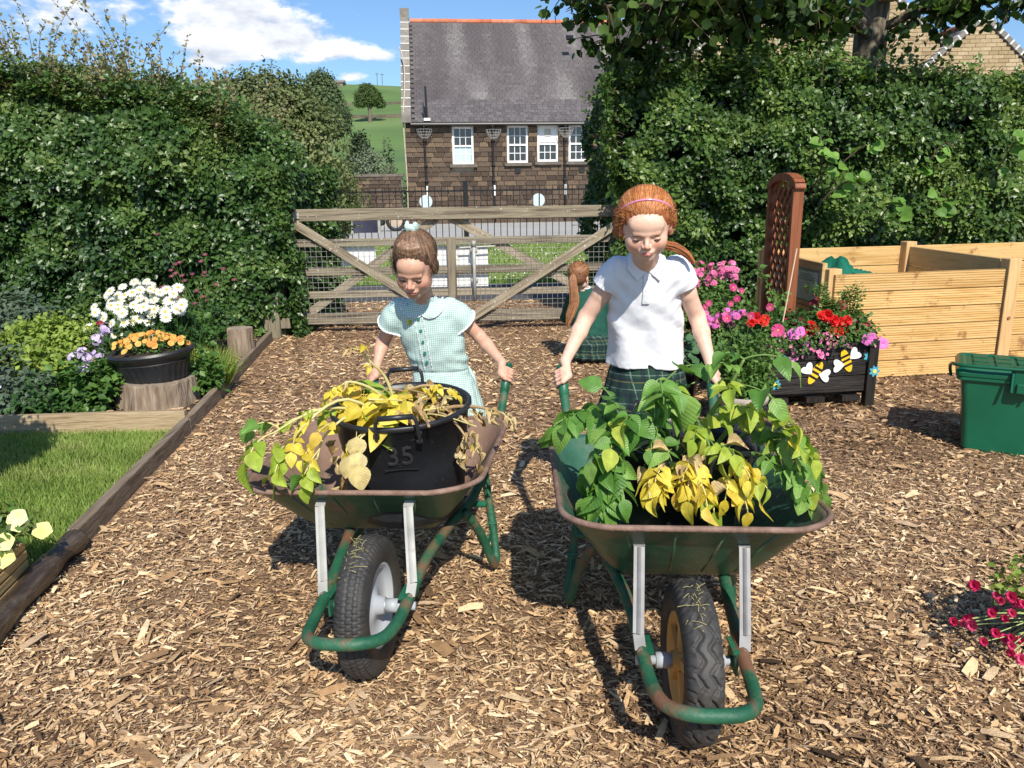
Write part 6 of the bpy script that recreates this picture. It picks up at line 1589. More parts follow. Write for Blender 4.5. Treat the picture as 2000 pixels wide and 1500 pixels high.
def bed_plants():
    # lilac phlox left of the bowl
    off = (-2.72, 5.0, 0); P = empty('lilac_phlox', off, 0, 'pale lilac flower clusters leaning out left of the ribbed pot', 'flowers')
    for c in ((-2.64, 4.95, .50), (-2.68, 4.90, .46), (-2.76, 4.86, .385), (-2.71, 4.82, .36), (-2.66, 4.86, .375), (-2.70, 4.74, .30), (-2.80, 4.82, .36), (-2.62, 4.92, .53)):
        for i in range(17):
            d = Vector((random.gauss(0, 1), random.gauss(-.6, .8), random.gauss(.4, .8))).normalized(); q = Vector(c) + d * .035
            head(FL_LIL5, P, off, q, d, .015)
        stalk(P, off, (-2.62, 5.05, .05), c, m_stem_g, .003)
    mound(P, off, (-2.62, 4.85, .14), (.15, .14, .2), 120, g_mid, .055, per=5)
    # crimson spike
    off = (-2.80, 5.3, 0); P = empty('crimson_flower', off, 0, 'dark crimson flower spikes below the daisies', 'flowers')
    for c in ((-2.86, 5.3, .50), (-2.84, 5.3, .46), (-2.88, 5.32, .40)):
        for i in range(9): d = Vector((random.gauss(0, 1), random.gauss(-.6, .8), random.gauss(.2, .8))).normalized(); head(FL_CR, P, off, Vector(c) + d * .02, d, .022)
        stalk(P, off, (-2.82, 5.35, .02), c, m_stem_g)
    mound(P, off, (-2.78, 5.28, .22), (.14, .1, .2), 80, g_dark, .06, per=4)
    # lime shrub
    off = (-3.45, 5.5, 0); P = empty('lime_shrub', off, 0, 'bright lime green leafy shrub in the bed left of the daisies', 'shrub')
    mound(P, off, (-3.45, 5.55, .22), (.42, .25, .26), 260, g_lime, .055, per=6, hollow=.45)
    mound(P, off, (-3.22, 5.5, .34), (.24, .2, .2), 130, g_lime, .045, per=6, hollow=.4)
    mound(P, off, (-3.20, 5.2, .20), (.2, .14, .16), 90, g_lime, .06, per=6, hollow=.4)
    for i in range(14): stalk(P, off, (-3.4 + random.gauss(0, .12), 5.5, .02), (-3.4 + random.gauss(0, .25), 5.5 + random.gauss(0, .1), .35), m_twig, .004)
    # grey green plant at far left behind
    off = (-4.1, 6.0, 0); P = empty('grey_green_plant', off, 0, 'blue green leafy plant at the left edge below the hedge', 'shrub')
    mound(P, off, (-4.05, 6.0, .30), (.5, .3, .34), 420, g_grey, .06, per=5, hollow=.4)
    # sprawling shaded geranium front left
    off = (-3.1, 4.65, 0); P = empty('geranium_clump', off, 0, 'low dark leafy clump with a few purple flowers in the shaded front of the bed', 'flowers')
    mound(P, off, (-3.3, 4.72, .10), (.55, .26, .20), 500, g_grey, .045, per=6, hollow=.3)
    mound(P, off, (-2.92, 4.62, .07), (.28, .18, .16), 150, g_dark, .05, per=6, hollow=.3)
    for i in range(26): q = (-3.45 + random.gauss(0, .28), 4.62 + random.gauss(0, .12), .24 + random.gauss(0, .04)); head(FL_LIL5, P, off, q, (random.gauss(0, .4), -.7, .8), .013)
    # broad leaf weed and foxglove leaves by the stump
    off = (-2.72, 4.62, 0); P = empty('leafy_clump', off, 0, 'fresh green leafy clump at the left foot of the wide stump', 'plant')
    mound(P, off, (-2.70, 4.72, .10), (.17, .13, .20), 110, g_mid, .075, per=6, hollow=.3)
    mound(P, off, (-2.62, 4.52, .03), (.10, .06, .07), 40, g_mid, .05, per=5, hollow=.3)
    bl = leaf_mesh('leaf', .26, .45, .12, .35, False, .1, 4, 6, .03); bl.materials.append(M('broad_leaf', [(.03, .09, .02), (.05, .13, .03)], use='obj', scale=4, rough=.5, trans=.25, veins=True, bump=.5))
    P2 = empty('foxglove_plant', (-2.92, 4.75, 0), 0, 'pair of broad upright dark leaves in the bed left of the stump', 'plant')
    for d in ((-.6, -.2, .6), (.1, -.5, .8), (.5, -.3, .7), (-.2, -.6, .5)): inst('leaf', bl, P2, leaf_frame((0, 0, .05), d, (-d[0], -.6, .8), .27))
    # yellow green grassy clump right of pot
    off = (-2.13, 5.35, 0); P = empty('golden_grass_clump', off, 0, 'yellow green grassy clump between the ribbed pot and the edging board', 'plant')
    spikes(P, off, (-2.17, 5.30, .02), 900, (.14, .12), .16, .34, g_lime, w=.007, lean=.5)
    mound(P, off, (-2.09, 5.1, .10), (.10, .10, .16), 60, g_mid, .07, per=6, hollow=.3)
    mound(P, off, (-2.2, 5.3, .14), (.15, .12, .18), 140, g_lime, .03, per=5, hollow=.3)
    off = (-2.15, 5.95, 0); P = empty('leafy_plant', off, 0, 'mid green jagged leafy plant between the golden clump and the narrow stump', 'plant')
    mound(P, off, (-2.62, 6.1, .2), (.2, .2, .24), 190, g_mid, .075, per=6, hollow=.35, shape=LEAF6)
    mound(P, off, (-2.30, 5.75, .04), (.13, .16, .09), 90, g_dark, .05, per=5, hollow=.35)
    # maroon astrantia seedheads in front of the hedge
    off = (-2.7, 6.6, 0); P = empty('maroon_astrantia', off, 0, 'airy dull maroon flower heads on thin stems against the hedge', 'flowers')
    for i in range(34):
        x, z = random.gauss(-2.72, .24), random.gauss(.66, .13); head(FL_MAR, P, off, (x, 6.55, z), (0, -.5, 1), .024); stalk(P, off, (-2.65 + random.gauss(0, .08), 6.65, .05), (x, 6.55, z), m_stem_g, .002)
    mound(P, off, (-2.65, 6.6, .24), (.3, .16, .28), 160, g_dark, .05, per=5, hollow=.3)
    # two dark nursery pots at left edge
    for (x, y, lab) in ((-3.86, 5.75, 'black nursery pot of lime leaves at the left edge of the bed'), (-3.55, 5.1, 'low dark pot half hidden in the shaded bed')):
        K = empty('nursery_pot', (x, y, .02), 0, lab, 'plant pot'); mb = MB(); mb.lathe([(0, 0), (.11, 0), (.145, .19), (.155, .19), (.155, .21), (.14, .21), (.13, .18), (0, .18)], 28); mb.build('pot', m_bucket, K, True)
        rosettes('leaves', np.array([(random.gauss(0, .09), random.gauss(0, .07), .25 + random.random() * .1) for _ in range(50)]), np.tile([0, -.3, 1.], (50, 1)), g_lime if y > 5.5 else g_grey, K, 6, (.03, .05), .05)
bed_plants()

def yellow_petunia_box():
    A = rad(8); K = empty('slatted_planter', (-1.86, 2.33, 0), A, 'ridged timber planter cut by the left edge of the picture', 'planter')
    for k in range(5):
        mb = MB(); mb.box((0, -.14, .022 + .036 * k), (.30, .022, .030)); mb.build('slat', m_plank, K, bevel=.003)
        mb = MB(); mb.box((.15, .0, .022 + .036 * k), (.022, .29, .030)); mb.build('slat', MATS['new_pine_side'], K, bevel=.003)
        mb = MB(); mb.box((-.15, .0, .022 + .036 * k), (.022, .29, .030)); mb.build('slat', MATS['new_pine_side'], K, bevel=.003)
    mb = MB(); mb.box((0, 0, .09), (.27, .25, .16)); mb.build('liner', m_bucket, K)
    off = (-1.86, 2.33, .17); P = empty('yellow_petunias', off, 0, 'pale yellow petunias spilling over the ridged planter at the left edge', 'flowers')
    mound(P, off, (-1.85, 2.37, .23), (.19, .16, .13), 170, g_mid, .045, per=6, hollow=.35)
    for (x, y, z, s) in ((-1.72, 2.36, .46, .036), (-1.665, 2.38, .40, .034), (-1.60, 2.40, .35, .030), (-1.68, 2.30, .30, .038), (-1.75, 2.26, .25, .040), (-1.80, 2.25, .48, .036), (-1.85, 2.24, .38, .04), (-1.66, 2.30, .36, .03), (-1.9, 2.3, .5, .04), (-1.78, 2.2, .33, .036), (-1.63, 2.34, .44, .028)):
        head(FL_PET_Y, P, off, (x - .01, y + .03, .16 + (z - .25) * .85), (random.gauss(.3, .4), -.8, random.gauss(.35, .3)), s)
yellow_petunia_box()

def pink_corner():
    off = (1.42, 1.95, 0); K = empty('flower_pot', (1.66, 1.98, 0), 0, 'dark pot of pink flowers cut by the right edge near the corner', 'plant pot')
    mb = MB(); mb.lathe([(0, 0), (.12, 0), (.15, .2), (.16, .2), (.16, .23), (.14, .23), (0, .2)], 28); mb.build('pot', m_bucket, K, True)
    P = empty('pink_nemesia', off, 0, 'small deep pink double flowers on pale stems at the lower right edge', 'flowers')
    mound(P, off, (1.54, 1.98, .20), (.14, .14, .14), 120, g_lime, .030, per=5, hollow=.3)
    for i in range(34):
        a = random.uniform(pi * .6, pi * 1.4); r = random.uniform(.06, .20); q = Vector((1.49 + r * cos(a), 1.94 + random.gauss(0, .07), .17 + random.uniform(-.13, .09)))
        head(FL_DP, P, off, q, (cos(a), -.7, .35), random.uniform(.011, .019)); stalk(P, off, (1.56, 1.98, .16), q, M('pale_stem', [(.28, .36, .12), (.36, .44, .18)]), .0022)
pink_corner()

def planter_flowers():
    A = rad(8); c_, s_ = cos(A), sin(A)
    W = lambda x, y, z: Vector((1.49 + x * c_ - y * s_, 4.60 + x * s_ + y * c_, z + .055))
    # foliage base
    off = W(.4, .2, .36); P = empty('planter_foliage', off, A, 'mixed green and crimson foliage filling the black planter', 'plant')
    P.rotation_euler = (0, 0, 0)
    for x, y, z, rx, mat, n, s in ((.12, .14, .38, .17, g_mid, 150, .034), (.34, .18, .40, .2, g_dark, 180, .04), (.56, .18, .40, .2, g_mid, 190, .045), (.72, .2, .38, .14, g_mid, 120, .05), (.40, .02, .36, .36, g_mid, 200, .024), (.18, -.02, .34, .16, g_mid, 90, .022)):
        mound(P, off, tuple(W(x, y, z)), (rx, .15, .13), n, mat, s, per=5, hollow=.3)
    for x, y, z in ((.50, .22, .60), (.58, .2, .56), (.66, .22, .57), (.62, .16, .46), (.68, .12, .45), (.73, .1, .42), (.30, .2, .50), (.37, .12, .47), (.24, .1, .44), (.76, .1, .46), (.55, .1, .50), (.33, .1, .42)):
        for k in range(3): head(FL_CR, P, off, W(x, y, z) + Vector((random.gauss(0, .02), random.gauss(0, .02), random.gauss(0, .015))), (random.gauss(0, .5), -.6, .8), random.uniform(.03, .05))
    P = empty('red_begonias', off, 0, 'bright red ruffled begonia flowers in the black planter', 'flowers')
    for x, z, s in ((.02, .50, .036), (.06, .47, .032), (.08, .485, .028), (.30, .40, .036), (.345, .395, .034), (.37, .44, .030), (.38, .41, .034), (.46, .50, .042), (.50, .47, .036), (.54, .46, .036), (.50, .41, .032), (.57, .42, .040), (.555, .385, .034), (.60, .46, .036), (.42, .50, .03), (.61, .40, .03), (-.02, .47, .026)):
        q = W(x, .04 + random.gauss(0, .03), z + .03); head(FL_RED, P, off, q, (random.gauss(0, .25), -.9, random.gauss(.4, .2)), s * 1.05); stalk(P, off, W(x, .15, .36), q, m_stem_g)
    P = empty('purple_petunias', off, 0, 'pink purple petunias with dark throats trailing over the planter rim', 'flowers')
    for x, z, s in ((.21, .395, .034), (.255, .405, .034), (.205, .22, .034), (.17, .23, .03), (.70, .34, .036), (.84, .30, .036), (.73, .36, .022), (.22, .30, .014), (.30, .33, .02)):
        q = W(x, -.05 - (x > .8) * -.05, z + (.045 if x > .6 or z > .3 else .04)); head(FL_PET_P, P, off, q, (random.gauss(.1, .2), -.95, random.gauss(.2, .2)), s); stalk(P, off, W(x, .08, z + .06), q, m_stem_g)
    P = empty('small_pink_flowers', off, 0, 'tiny pale pink flowers spilling over the planter front edge', 'flowers')
    for i in range(95):
        x = random.choice([random.gauss(.22, .10), random.gauss(.40, .09), random.gauss(.50, .12)]); q = W(x, -.03 + random.gauss(0, .03), random.uniform(.28, .44) if x < .45 else random.uniform(.33, .40)); head(FL_PINK5, P, off, q, (random.gauss(0, .4), -.9, .4), random.uniform(.008, .014))
    P = empty('feathery_plant', off, 0, 'soft feathery bright green plant at the right end of the black planter', 'plant')
    for i in range(16):
        a, b = W(.68 + random.gauss(0, .05), .2, .36), W(.68 + random.gauss(0, .13), .2 + random.gauss(0, .06), .56 + random.random() * .14); stalk(P, off, a, b, m_stem_g)
        C = np.array([tuple(a.lerp(b, t) - off) for t in np.linspace(.15, 1, 16)]); rosettes('leaves', C, np.tile([0, 0, 1.], (16, 1)), g_feather, P, 9, (.012, .03), .028)
    # cane and tall sprig
    Cn = MB(); Cn.tube([(0, 0, 0), (.045, .0, .36), (.07, 0, .58)], .0045, 6); o = Cn.build('bamboo_cane', M('cane', [(.55, .42, .25), (.66, .54, .36)], scale=30)); o.location = W(.20, .1, .36); tag(o, 'thin pale cane standing in the black planter', 'cane')
    off2 = (1.62, 4.9, .35); P = empty('sweet_pea_sprig', off2, 0, 'tall wispy green sprig climbing in front of the trellis', 'plant')
    for (a, b, m_) in (((1.66, 4.9, .38), (1.58, 4.9, .86), (1.70, 4.9, .62)), ((1.68, 4.9, .38), (1.50, 4.88, .66), (1.60, 4.9, .55)), ((1.70, 4.92, .4), (1.74, 4.9, .70), (1.70, 4.9, .55))):
        pl = smooth_path([a, m_, b], 8); mb = MB(); mb.tube([p - Vector(off2) for p in pl], .0025, 5, cap=False); obj('stem', mb.mesh('stem'), P, m_stem_g)
        C = np.array([tuple(p - Vector(off2)) for p in pl[3:]]); rosettes('leaves', C, rnd_unit(len(C)), g_feather, P, 4, (.03, .06), .02)
planter_flowers()

def cosmos_pots():
    off = (1.35, 4.34, 0)
    K = empty('clay_pot', off, 0, 'grey weathered clay pot of feathery cosmos in front of the black planter', 'plant pot')
    m_clay = M('grey_clay', [(.26, .22, .19), (.36, .31, .27), (.45, .40, .36)], scale=9, rough=.9, bump=.3)
    mb = MB(); mb.lathe([(0, 0), (.10, 0), (.128, .14), (.142, .14), (.148, .19), (.138, .19), (.125, .15), (0, .15)], 36); mb.build('pot', m_clay, K, True)
    P = empty('cosmos_plant', off, 0, 'feathery cosmos with magenta daisies in the clay pot beside the girl in white', 'flowers')
    for i in range(72):
        a = random.uniform(0, 2 * pi); r = random.uniform(0, .21); h = random.uniform(.26, .52); b = Vector((1.34 + r * cos(a) * 1.1, 4.34 + r * sin(a) * .7, h)); s = Vector((1.35 + random.gauss(0, .04), 4.34, .15)); stalk(P, off, s, b, m_stem_g, .0018)
        C = np.array([tuple(s.lerp(b, t) - Vector(off)) for t in np.linspace(.25, 1, 12)]); rosettes('leaves', C, rnd_unit(12) * .5 + [0, 0, .6], g_feather, P, 8, (.015, .04), .035)
    for x, y, z, s in ((1.45, 4.12, .60, .038), (1.22, 4.3, .64, .026), (1.34, 4.25, .66, .022), (1.46, 4.3, .70, .024)):
        head(FL_COSMOS, P, off, (x, y, z), (-.15, -.9, .3), s); stalk(P, off, (1.36, 4.34, .3), (x, y + .01, z), m_stem_g, .002)
    # back left tub of pink geraniums with cosmos
    off = (1.42, 5.55, 0)
    K = empty('plant_tub', off, 0, 'dark tub of pink flowers standing behind the girl in white', 'plant pot'); mb = MB(); mb.lathe([(0, 0), (.14, 0), (.18, .28), (.19, .28), (.19, .31), (.17, .31), (0, .27)], 30); mb.build('pot', m_bucket, K, True)
    P = empty('pink_pelargoniums', off, 0, 'mass of bright pink flower clusters and cosmos beside the girl in white', 'flowers')
    mound(P, off, (1.42, 5.6, .44), (.33, .2, .34), 420, g_feather, .035, per=6, hollow=.3)
    for i in range(54):
        c = Vector((random.uniform(1.12, 1.60), 5.5 + random.uniform(-.08, .12), random.uniform(.70, .84)))
        for k in range(5): d = Vector((random.gauss(0, 1), random.gauss(-.7, .7), random.gauss(.6, .6))).normalized(); head(FL_PINK5, P, off, c + d * .022, d, .019)
    for i in range(8): head(FL_COSMOS, P, off, (random.uniform(1.2, 1.65), 5.35, random.uniform(.55, .74)), (random.gauss(0, .3), -.9, .3), random.uniform(.022, .032))
    off = (1.66, 5.3, 0)
    P = empty('magenta_verbena', off, 0, 'spreading magenta and purple flower clusters left of the planter', 'flowers')
    mound(P, off, (1.42, 5.12, .34), (.26, .16, .20), 260, g_feather, .035, per=6, hollow=.3)
    for i in range(28):
        c = Vector((random.uniform(1.22, 1.70), 4.98 + random.uniform(-.06, .1), random.uniform(.46, .56)))
        for k in range(10): d = Vector((random.gauss(0, 1), random.gauss(-.7, .7), random.gauss(.6, .6))).normalized(); head(FL_PET_P if k % 3 == 0 else FL_PINK5, P, off, c + d * .028, d, .014)
    # round leaved nasturtium pot low behind the girl's hip
    off = (1.08, 4.9, 0); K = empty('nursery_pot', off, 0, 'black pot of round grey green leaves just right of the girl in white', 'plant pot'); mb = MB(); mb.lathe([(0, 0), (.11, 0), (.15, .2), (.16, .2), (.16, .23), (.14, .23), (0, .2)], 28); mb.build('pot', m_bucket, K, True)
    rl = leaf_mesh('leaf', .55, .5, .12, .1, True); rl.materials.append(M('round_leaf', [(.05, .12, .05), (.09, .18, .08)], use='obj', scale=4, trans=.2))
    for i in range(60): q = Vector((random.gauss(0, .10), random.gauss(-.03, .08), .24 + random.random() * .2)); inst('leaf', rl, K, leaf_frame(q, (random.gauss(0, 1), random.gauss(0, 1), -.1), (random.gauss(0, .3), -.6, .8), random.uniform(.04, .06)))
    # black plastic tray between pot and barrow
    mb = MB(); mb.box((0, 0, .03), (.36, .22, .06)); mb.bar((-.15, -.05, .06), (-.05, .0, .17), .02, .03); mb.bar((-.05, .0, .17), (.10, .02, .17), .02, .03); mb.bar((.10, .02, .17), (.16, -.04, .06), .02, .03)
    o = mb.build('carry_tray', m_bucket, bevel=.004); o.location = (1.32, 4.05, 0); o.rotation_euler = (0, 0, .3); tag(o, 'black plastic carry tray on the bark in front of the clay pot', 'tray')
cosmos_pots()

# out-of-frame tub and bush, added to throw shade on the lawn corner
def offside_tub():
    K = empty('shade_tub', (-2.62, 3.12, 0), 0, 'unseen timber tub and bush added outside the left edge to shade the lawn', 'planter')
    mb = MB(); mb.box((0, 0, .2), (.36, .36, .4)); mb.build('tub', m_plank, K, bevel=.006)
    off = (-2.62, 3.12, 0); mound(K, off, (-2.62, 3.12, .72), (.30, .30, .38), 900, g_dark, .05, per=6, hollow=.5, up=0)
offside_tub()

# ================================================================ PEOPLE (one continuous skin from a distance field)
class Field:
    def __init__(s, lo, hi, h):
        s.lo = np.array(lo, float); s.h = h; s.n = np.ceil((np.array(hi) - s.lo) / h).astype(int) + 1
        s.a = np.full(s.n, 9.0, np.float32); s.R = np.eye(3); s.T = np.zeros(3); s.sc = 1.0
    def frame(s, R=None, T=(0, 0, 0), sc=1.0): s.R = np.eye(3) if R is None else np.array(R); s.T = np.array(T, float); s.sc = sc
    def _slice(s, c, r, m):
        c = s.R @ (np.array(c, float) * s.sc) + s.T; r = r * s.sc + m
        i0 = np.maximum(0, np.floor((c - r - s.lo) / s.h)).astype(int); i1 = np.minimum(s.n, np.ceil((c + r - s.lo) / s.h).astype(int) + 1)
        if (i1 <= i0).any(): return None, None
        sl = tuple(slice(a, b) for a, b in zip(i0, i1))
        g = [s.lo[k] + s.h * np.arange(i0[k], i1[k]) - s.T[k] for k in range(3)]
        X, Y, Z = np.meshgrid(*g, indexing='ij', sparse=True)
        Q = [(s.R[0, k] * X + s.R[1, k] * Y + s.R[2, k] * Z) / s.sc for k in range(3)]
        return sl, Q
    def op(s, fn, c, r, k=.01, mode='u', m=None):
        m = (k + 3 * s.h) if m is None else m
        sl, Q = s._slice(c, r, m)
        if sl is None: return
        d = (fn(*Q) * s.sc).astype(np.float32); a = s.a[sl]
        if mode == 'u':
            if k <= 0: s.a[sl] = np.minimum(a, d)
            else: h = np.clip(.5 + .5 * (d - a) / k, 0, 1); s.a[sl] = d * (1 - h) + a * h - k * h * (1 - h)
        elif mode == 's':
            d = -d; h = np.clip(.5 - .5 * (d - a) / max(k, 1e-5), 0, 1); s.a[sl] = d * (1 - h) + a * h + k * h * (1 - h)
        elif mode == 'i':
            h = np.clip(.5 - .5 * (d - a) / max(k, 1e-5), 0, 1); s.a[sl] = d * (1 - h) + a * h + k * h * (1 - h)
    def rc(s, a, b, ra, rb, k=.01, mode='u'):
        a, b = np.array(a, float), np.array(b, float); ba = b - a; bb = max(1e-9, ba @ ba)
        def fn(X, Y, Z):
            px, py, pz = X - a[0], Y - a[1], Z - a[2]; t = np.clip((px * ba[0] + py * ba[1] + pz * ba[2]) / bb, 0, 1)
            return np.sqrt((px - t * ba[0]) ** 2 + (py - t * ba[1]) ** 2 + (pz - t * ba[2]) ** 2) - (ra + (rb - ra) * t)
        s.op(fn, (a + b) / 2, np.sqrt(bb) / 2 + max(ra, rb), k, mode)
    def ell(s, c, r, k=.01, mode='u', rot=None):
        c, r = np.array(c, float), np.array(r, float); Rm = None if rot is None else np.array(rot)
        def fn(X, Y, Z):
            p = [X - c[0], Y - c[1], Z - c[2]]
            if Rm is not None: p = [Rm[0][j] * p[0] + Rm[1][j] * p[1] + Rm[2][j] * p[2] for j in range(3)]
            k0 = np.sqrt((p[0] / r[0]) ** 2 + (p[1] / r[1]) ** 2 + (p[2] / r[2]) ** 2); k1 = np.sqrt((p[0] / r[0] ** 2) ** 2 + (p[1] / r[1] ** 2) ** 2 + (p[2] / r[2] ** 2) ** 2)
            return k0 * (k0 - 1) / np.maximum(k1, 1e-6)
        s.op(fn, c, r.max(), k, mode)
    def loft(s, st, k=.01, mode='u', mod=None, e=2.2):
        """stations (z, cx, cy, rx, ry) bottom to top; horizontal sections"""
        st = np.array(sorted(st)); z0, z1 = st[0, 0], st[-1, 0]
        def fn(X, Y, Z):
            f = [np.interp(Z, st[:, 0], st[:, i]) for i in range(1, 5)]
            dx, dy = (X - f[0]) / f[2], (Y - f[1]) / f[3]; q = (np.abs(dx) ** e + np.abs(dy) ** e) ** (1 / e); mn = np.minimum(f[2], f[3])
            d = (q - 1) * mn
            if mod is not None: d = d - mod(np.arctan2(dy, dx), Z, X, Y)
            return np.maximum(d, np.maximum(Z - z1, z0 - Z))
        s.op(fn, (st[:, 1].mean(), st[:, 2].mean(), (z0 + z1) / 2), math.hypot((z1 - z0) / 2, max(st[:, 3].max(), st[:, 4].max())) + .06, k, mode)
    def plane_cut(s, p, n, c, r):
        """remove what lies beyond the plane (p, n) inside the ball c, r"""
        p, n = np.array(p, float), np.array(n, float); n = n / np.linalg.norm(n); c = np.array(c, float)
        def fn(X, Y, Z):
            dd = (X - p[0]) * n[0] + (Y - p[1]) * n[1] + (Z - p[2]) * n[2]; ball = np.sqrt((X - c[0]) ** 2 + (Y - c[1]) ** 2 + (Z - c[2]) ** 2) - r
            return np.maximum(-dd, ball)
        s.op(fn, c, r, .002, 's')
    def wrinkle(s, fn, band=.02):
        i = np.nonzero(np.abs(s.a) < band); P = s.lo + s.h * np.stack(i, -1); s.a[i] += fn(P).astype(np.float32)
    def shell(s, region, off, th, lo, hi):
        """thin layer lying on this field where region(P) < 0 -> new Field"""
        f = Field(lo, hi, s.h); i0 = np.round((f.lo - s.lo) / s.h).astype(int); f.lo = s.lo + i0 * s.h
        i1 = np.minimum(i0 + f.n, s.n); f.n = i1 - i0; a = s.a[i0[0]:i1[0], i0[1]:i1[1], i0[2]:i1[2]]
        g = [f.lo[k] + s.h * np.arange(f.n[k]) for k in range(3)]; X, Y, Z = np.meshgrid(*g, indexing='ij')
        f.a = np.maximum(np.abs(a - off) - th, region(X, Y, Z)).astype(np.float32); return f
    def mesh(s, name, attrs=None):
        a = s.a; ins = a < 0; n = s.n
        c8 = [(i, j, k) for i in (0, 1) for j in (0, 1) for k in (0, 1)]
        anyi = np.zeros(n - 1, bool); alli = np.ones(n - 1, bool)
        for (i, j, k) in c8:
            q = ins[i:n[0] - 1 + i, j:n[1] - 1 + j, k:n[2] - 1 + k]; anyi |= q; alli &= q
        act = anyi & ~alli; idx = np.argwhere(act)
        vals = np.stack([a[idx[:, 0] + i, idx[:, 1] + j, idx[:, 2] + k] for i, j, k in c8], 1)
        C = np.array(c8, float); acc = np.zeros((len(idx), 3)); cnt = np.zeros(len(idx))
        for p in range(8):
            for q in range(p + 1, 8):
                if np.abs(C[p] - C[q]).sum() != 1: continue
                va, vb = vals[:, p], vals[:, q]; m = (va < 0) != (vb < 0); t = np.where(m, va / np.where(m, va - vb, 1), 0)
                acc += np.where(m[:, None], C[p] + t[:, None] * (C[q] - C[p]), 0); cnt += m
        V = s.lo + s.h * (idx + acc / cnt[:, None])
        lut = np.full(n - 1, -1, np.int32); lut[act] = np.arange(len(idx)); F = []
        for ax in range(3):
            sl0 = [slice(0, n[0]), slice(0, n[1]), slice(0, n[2])]; sl1 = list(sl0); sl0[ax] = slice(0, n[ax] - 1); sl1[ax] = slice(1, n[ax])
            A, B = ins[tuple(sl0)], ins[tuple(sl1)]; ed = np.argwhere(A != B); o1, o2 = [(1, 2), (2, 0), (0, 1)][ax]
            ed = ed[(ed[:, o1] > 0) & (ed[:, o2] > 0) & (ed[:, o1] < n[o1] - 1) & (ed[:, o2] < n[o2] - 1)]
            fl = A[ed[:, 0], ed[:, 1], ed[:, 2]]
            def cell(d1, d2): q = ed.copy(); q[:, o1] -= d1; q[:, o2] -= d2; return lut[q[:, 0], q[:, 1], q[:, 2]]
            Q = np.stack([cell(1, 1), cell(0, 1), cell(0, 0), cell(1, 0)], 1); Q[~fl] = Q[~fl][:, ::-1]; Q = Q[(Q >= 0).all(1)]; F.append(Q)
        me = np_mesh(name, V, np.concatenate(F), {k: fn(V) for k, fn in (attrs or {}).items()}); me.shade_smooth(); return me

def poly2(pts):
    P = np.array(pts, float)
    def fn(x, z):
        d = (x - P[0][0]) ** 2 + (z - P[0][1]) ** 2; s = np.ones_like(x)
        for i in range(len(P)):
            j = i - 1; e = P[j] - P[i]; wx, wz = x - P[i][0], z - P[i][1]; t = np.clip((wx * e[0] + wz * e[1]) / (e @ e), 0, 1)
            d = np.minimum(d, (wx - e[0] * t) ** 2 + (wz - e[1] * t) ** 2)
            c1, c2, c3 = z >= P[i][1], z < P[j][1], e[0] * wz > e[1] * wx
            s = np.where((c1 & c2 & c3) | (~c1 & ~c2 & ~c3), -s, s)
        return s * np.sqrt(d)
    return fn

def RX(a): return np.array([[1, 0, 0], [0, cos(a), -sin(a)], [0, sin(a), cos(a)]])
def RY(a): return np.array([[cos(a), 0, sin(a)], [0, 1, 0], [-sin(a), 0, cos(a)]])
def RZ(a): return np.array([[cos(a), -sin(a), 0], [sin(a), cos(a), 0], [0, 0, 1]])

def m_skinmat(name, base, blush, lip, brow):
    m = M(name, [tuple(c * k for c, k in zip(base, (.93, .86, .82))), base, tuple(min(1, c * 1.05) for c in base)], scale=55, rough=.48, spec=.35, bump=.06, bscale=260)
    nt = m.node_tree; b = nt.nodes['Principled BSDF']; src = b.inputs['Base Color'].links[0].from_socket
    for att, c in (('blush', blush), ('lip', lip), ('brow', brow)):
        at = nt.nodes.new('ShaderNodeAttribute'); at.attribute_name = att; mx = nt.nodes.new('ShaderNodeMix'); mx.data_type = 'RGBA'
        nt.links.new(at.outputs['Fac'], mx.inputs['Factor']); nt.links.new(src, mx.inputs['A']); mx.inputs['B'].default_value = (*c, 1); src = mx.outputs['Result']
    nt.links.new(src, b.inputs['Base Color'])
    b.inputs['Subsurface Weight'].default_value = .15; b.inputs['Subsurface Radius'].default_value = (.012, .005, .003); b.inputs['Subsurface Scale'].default_value = .5
    return m

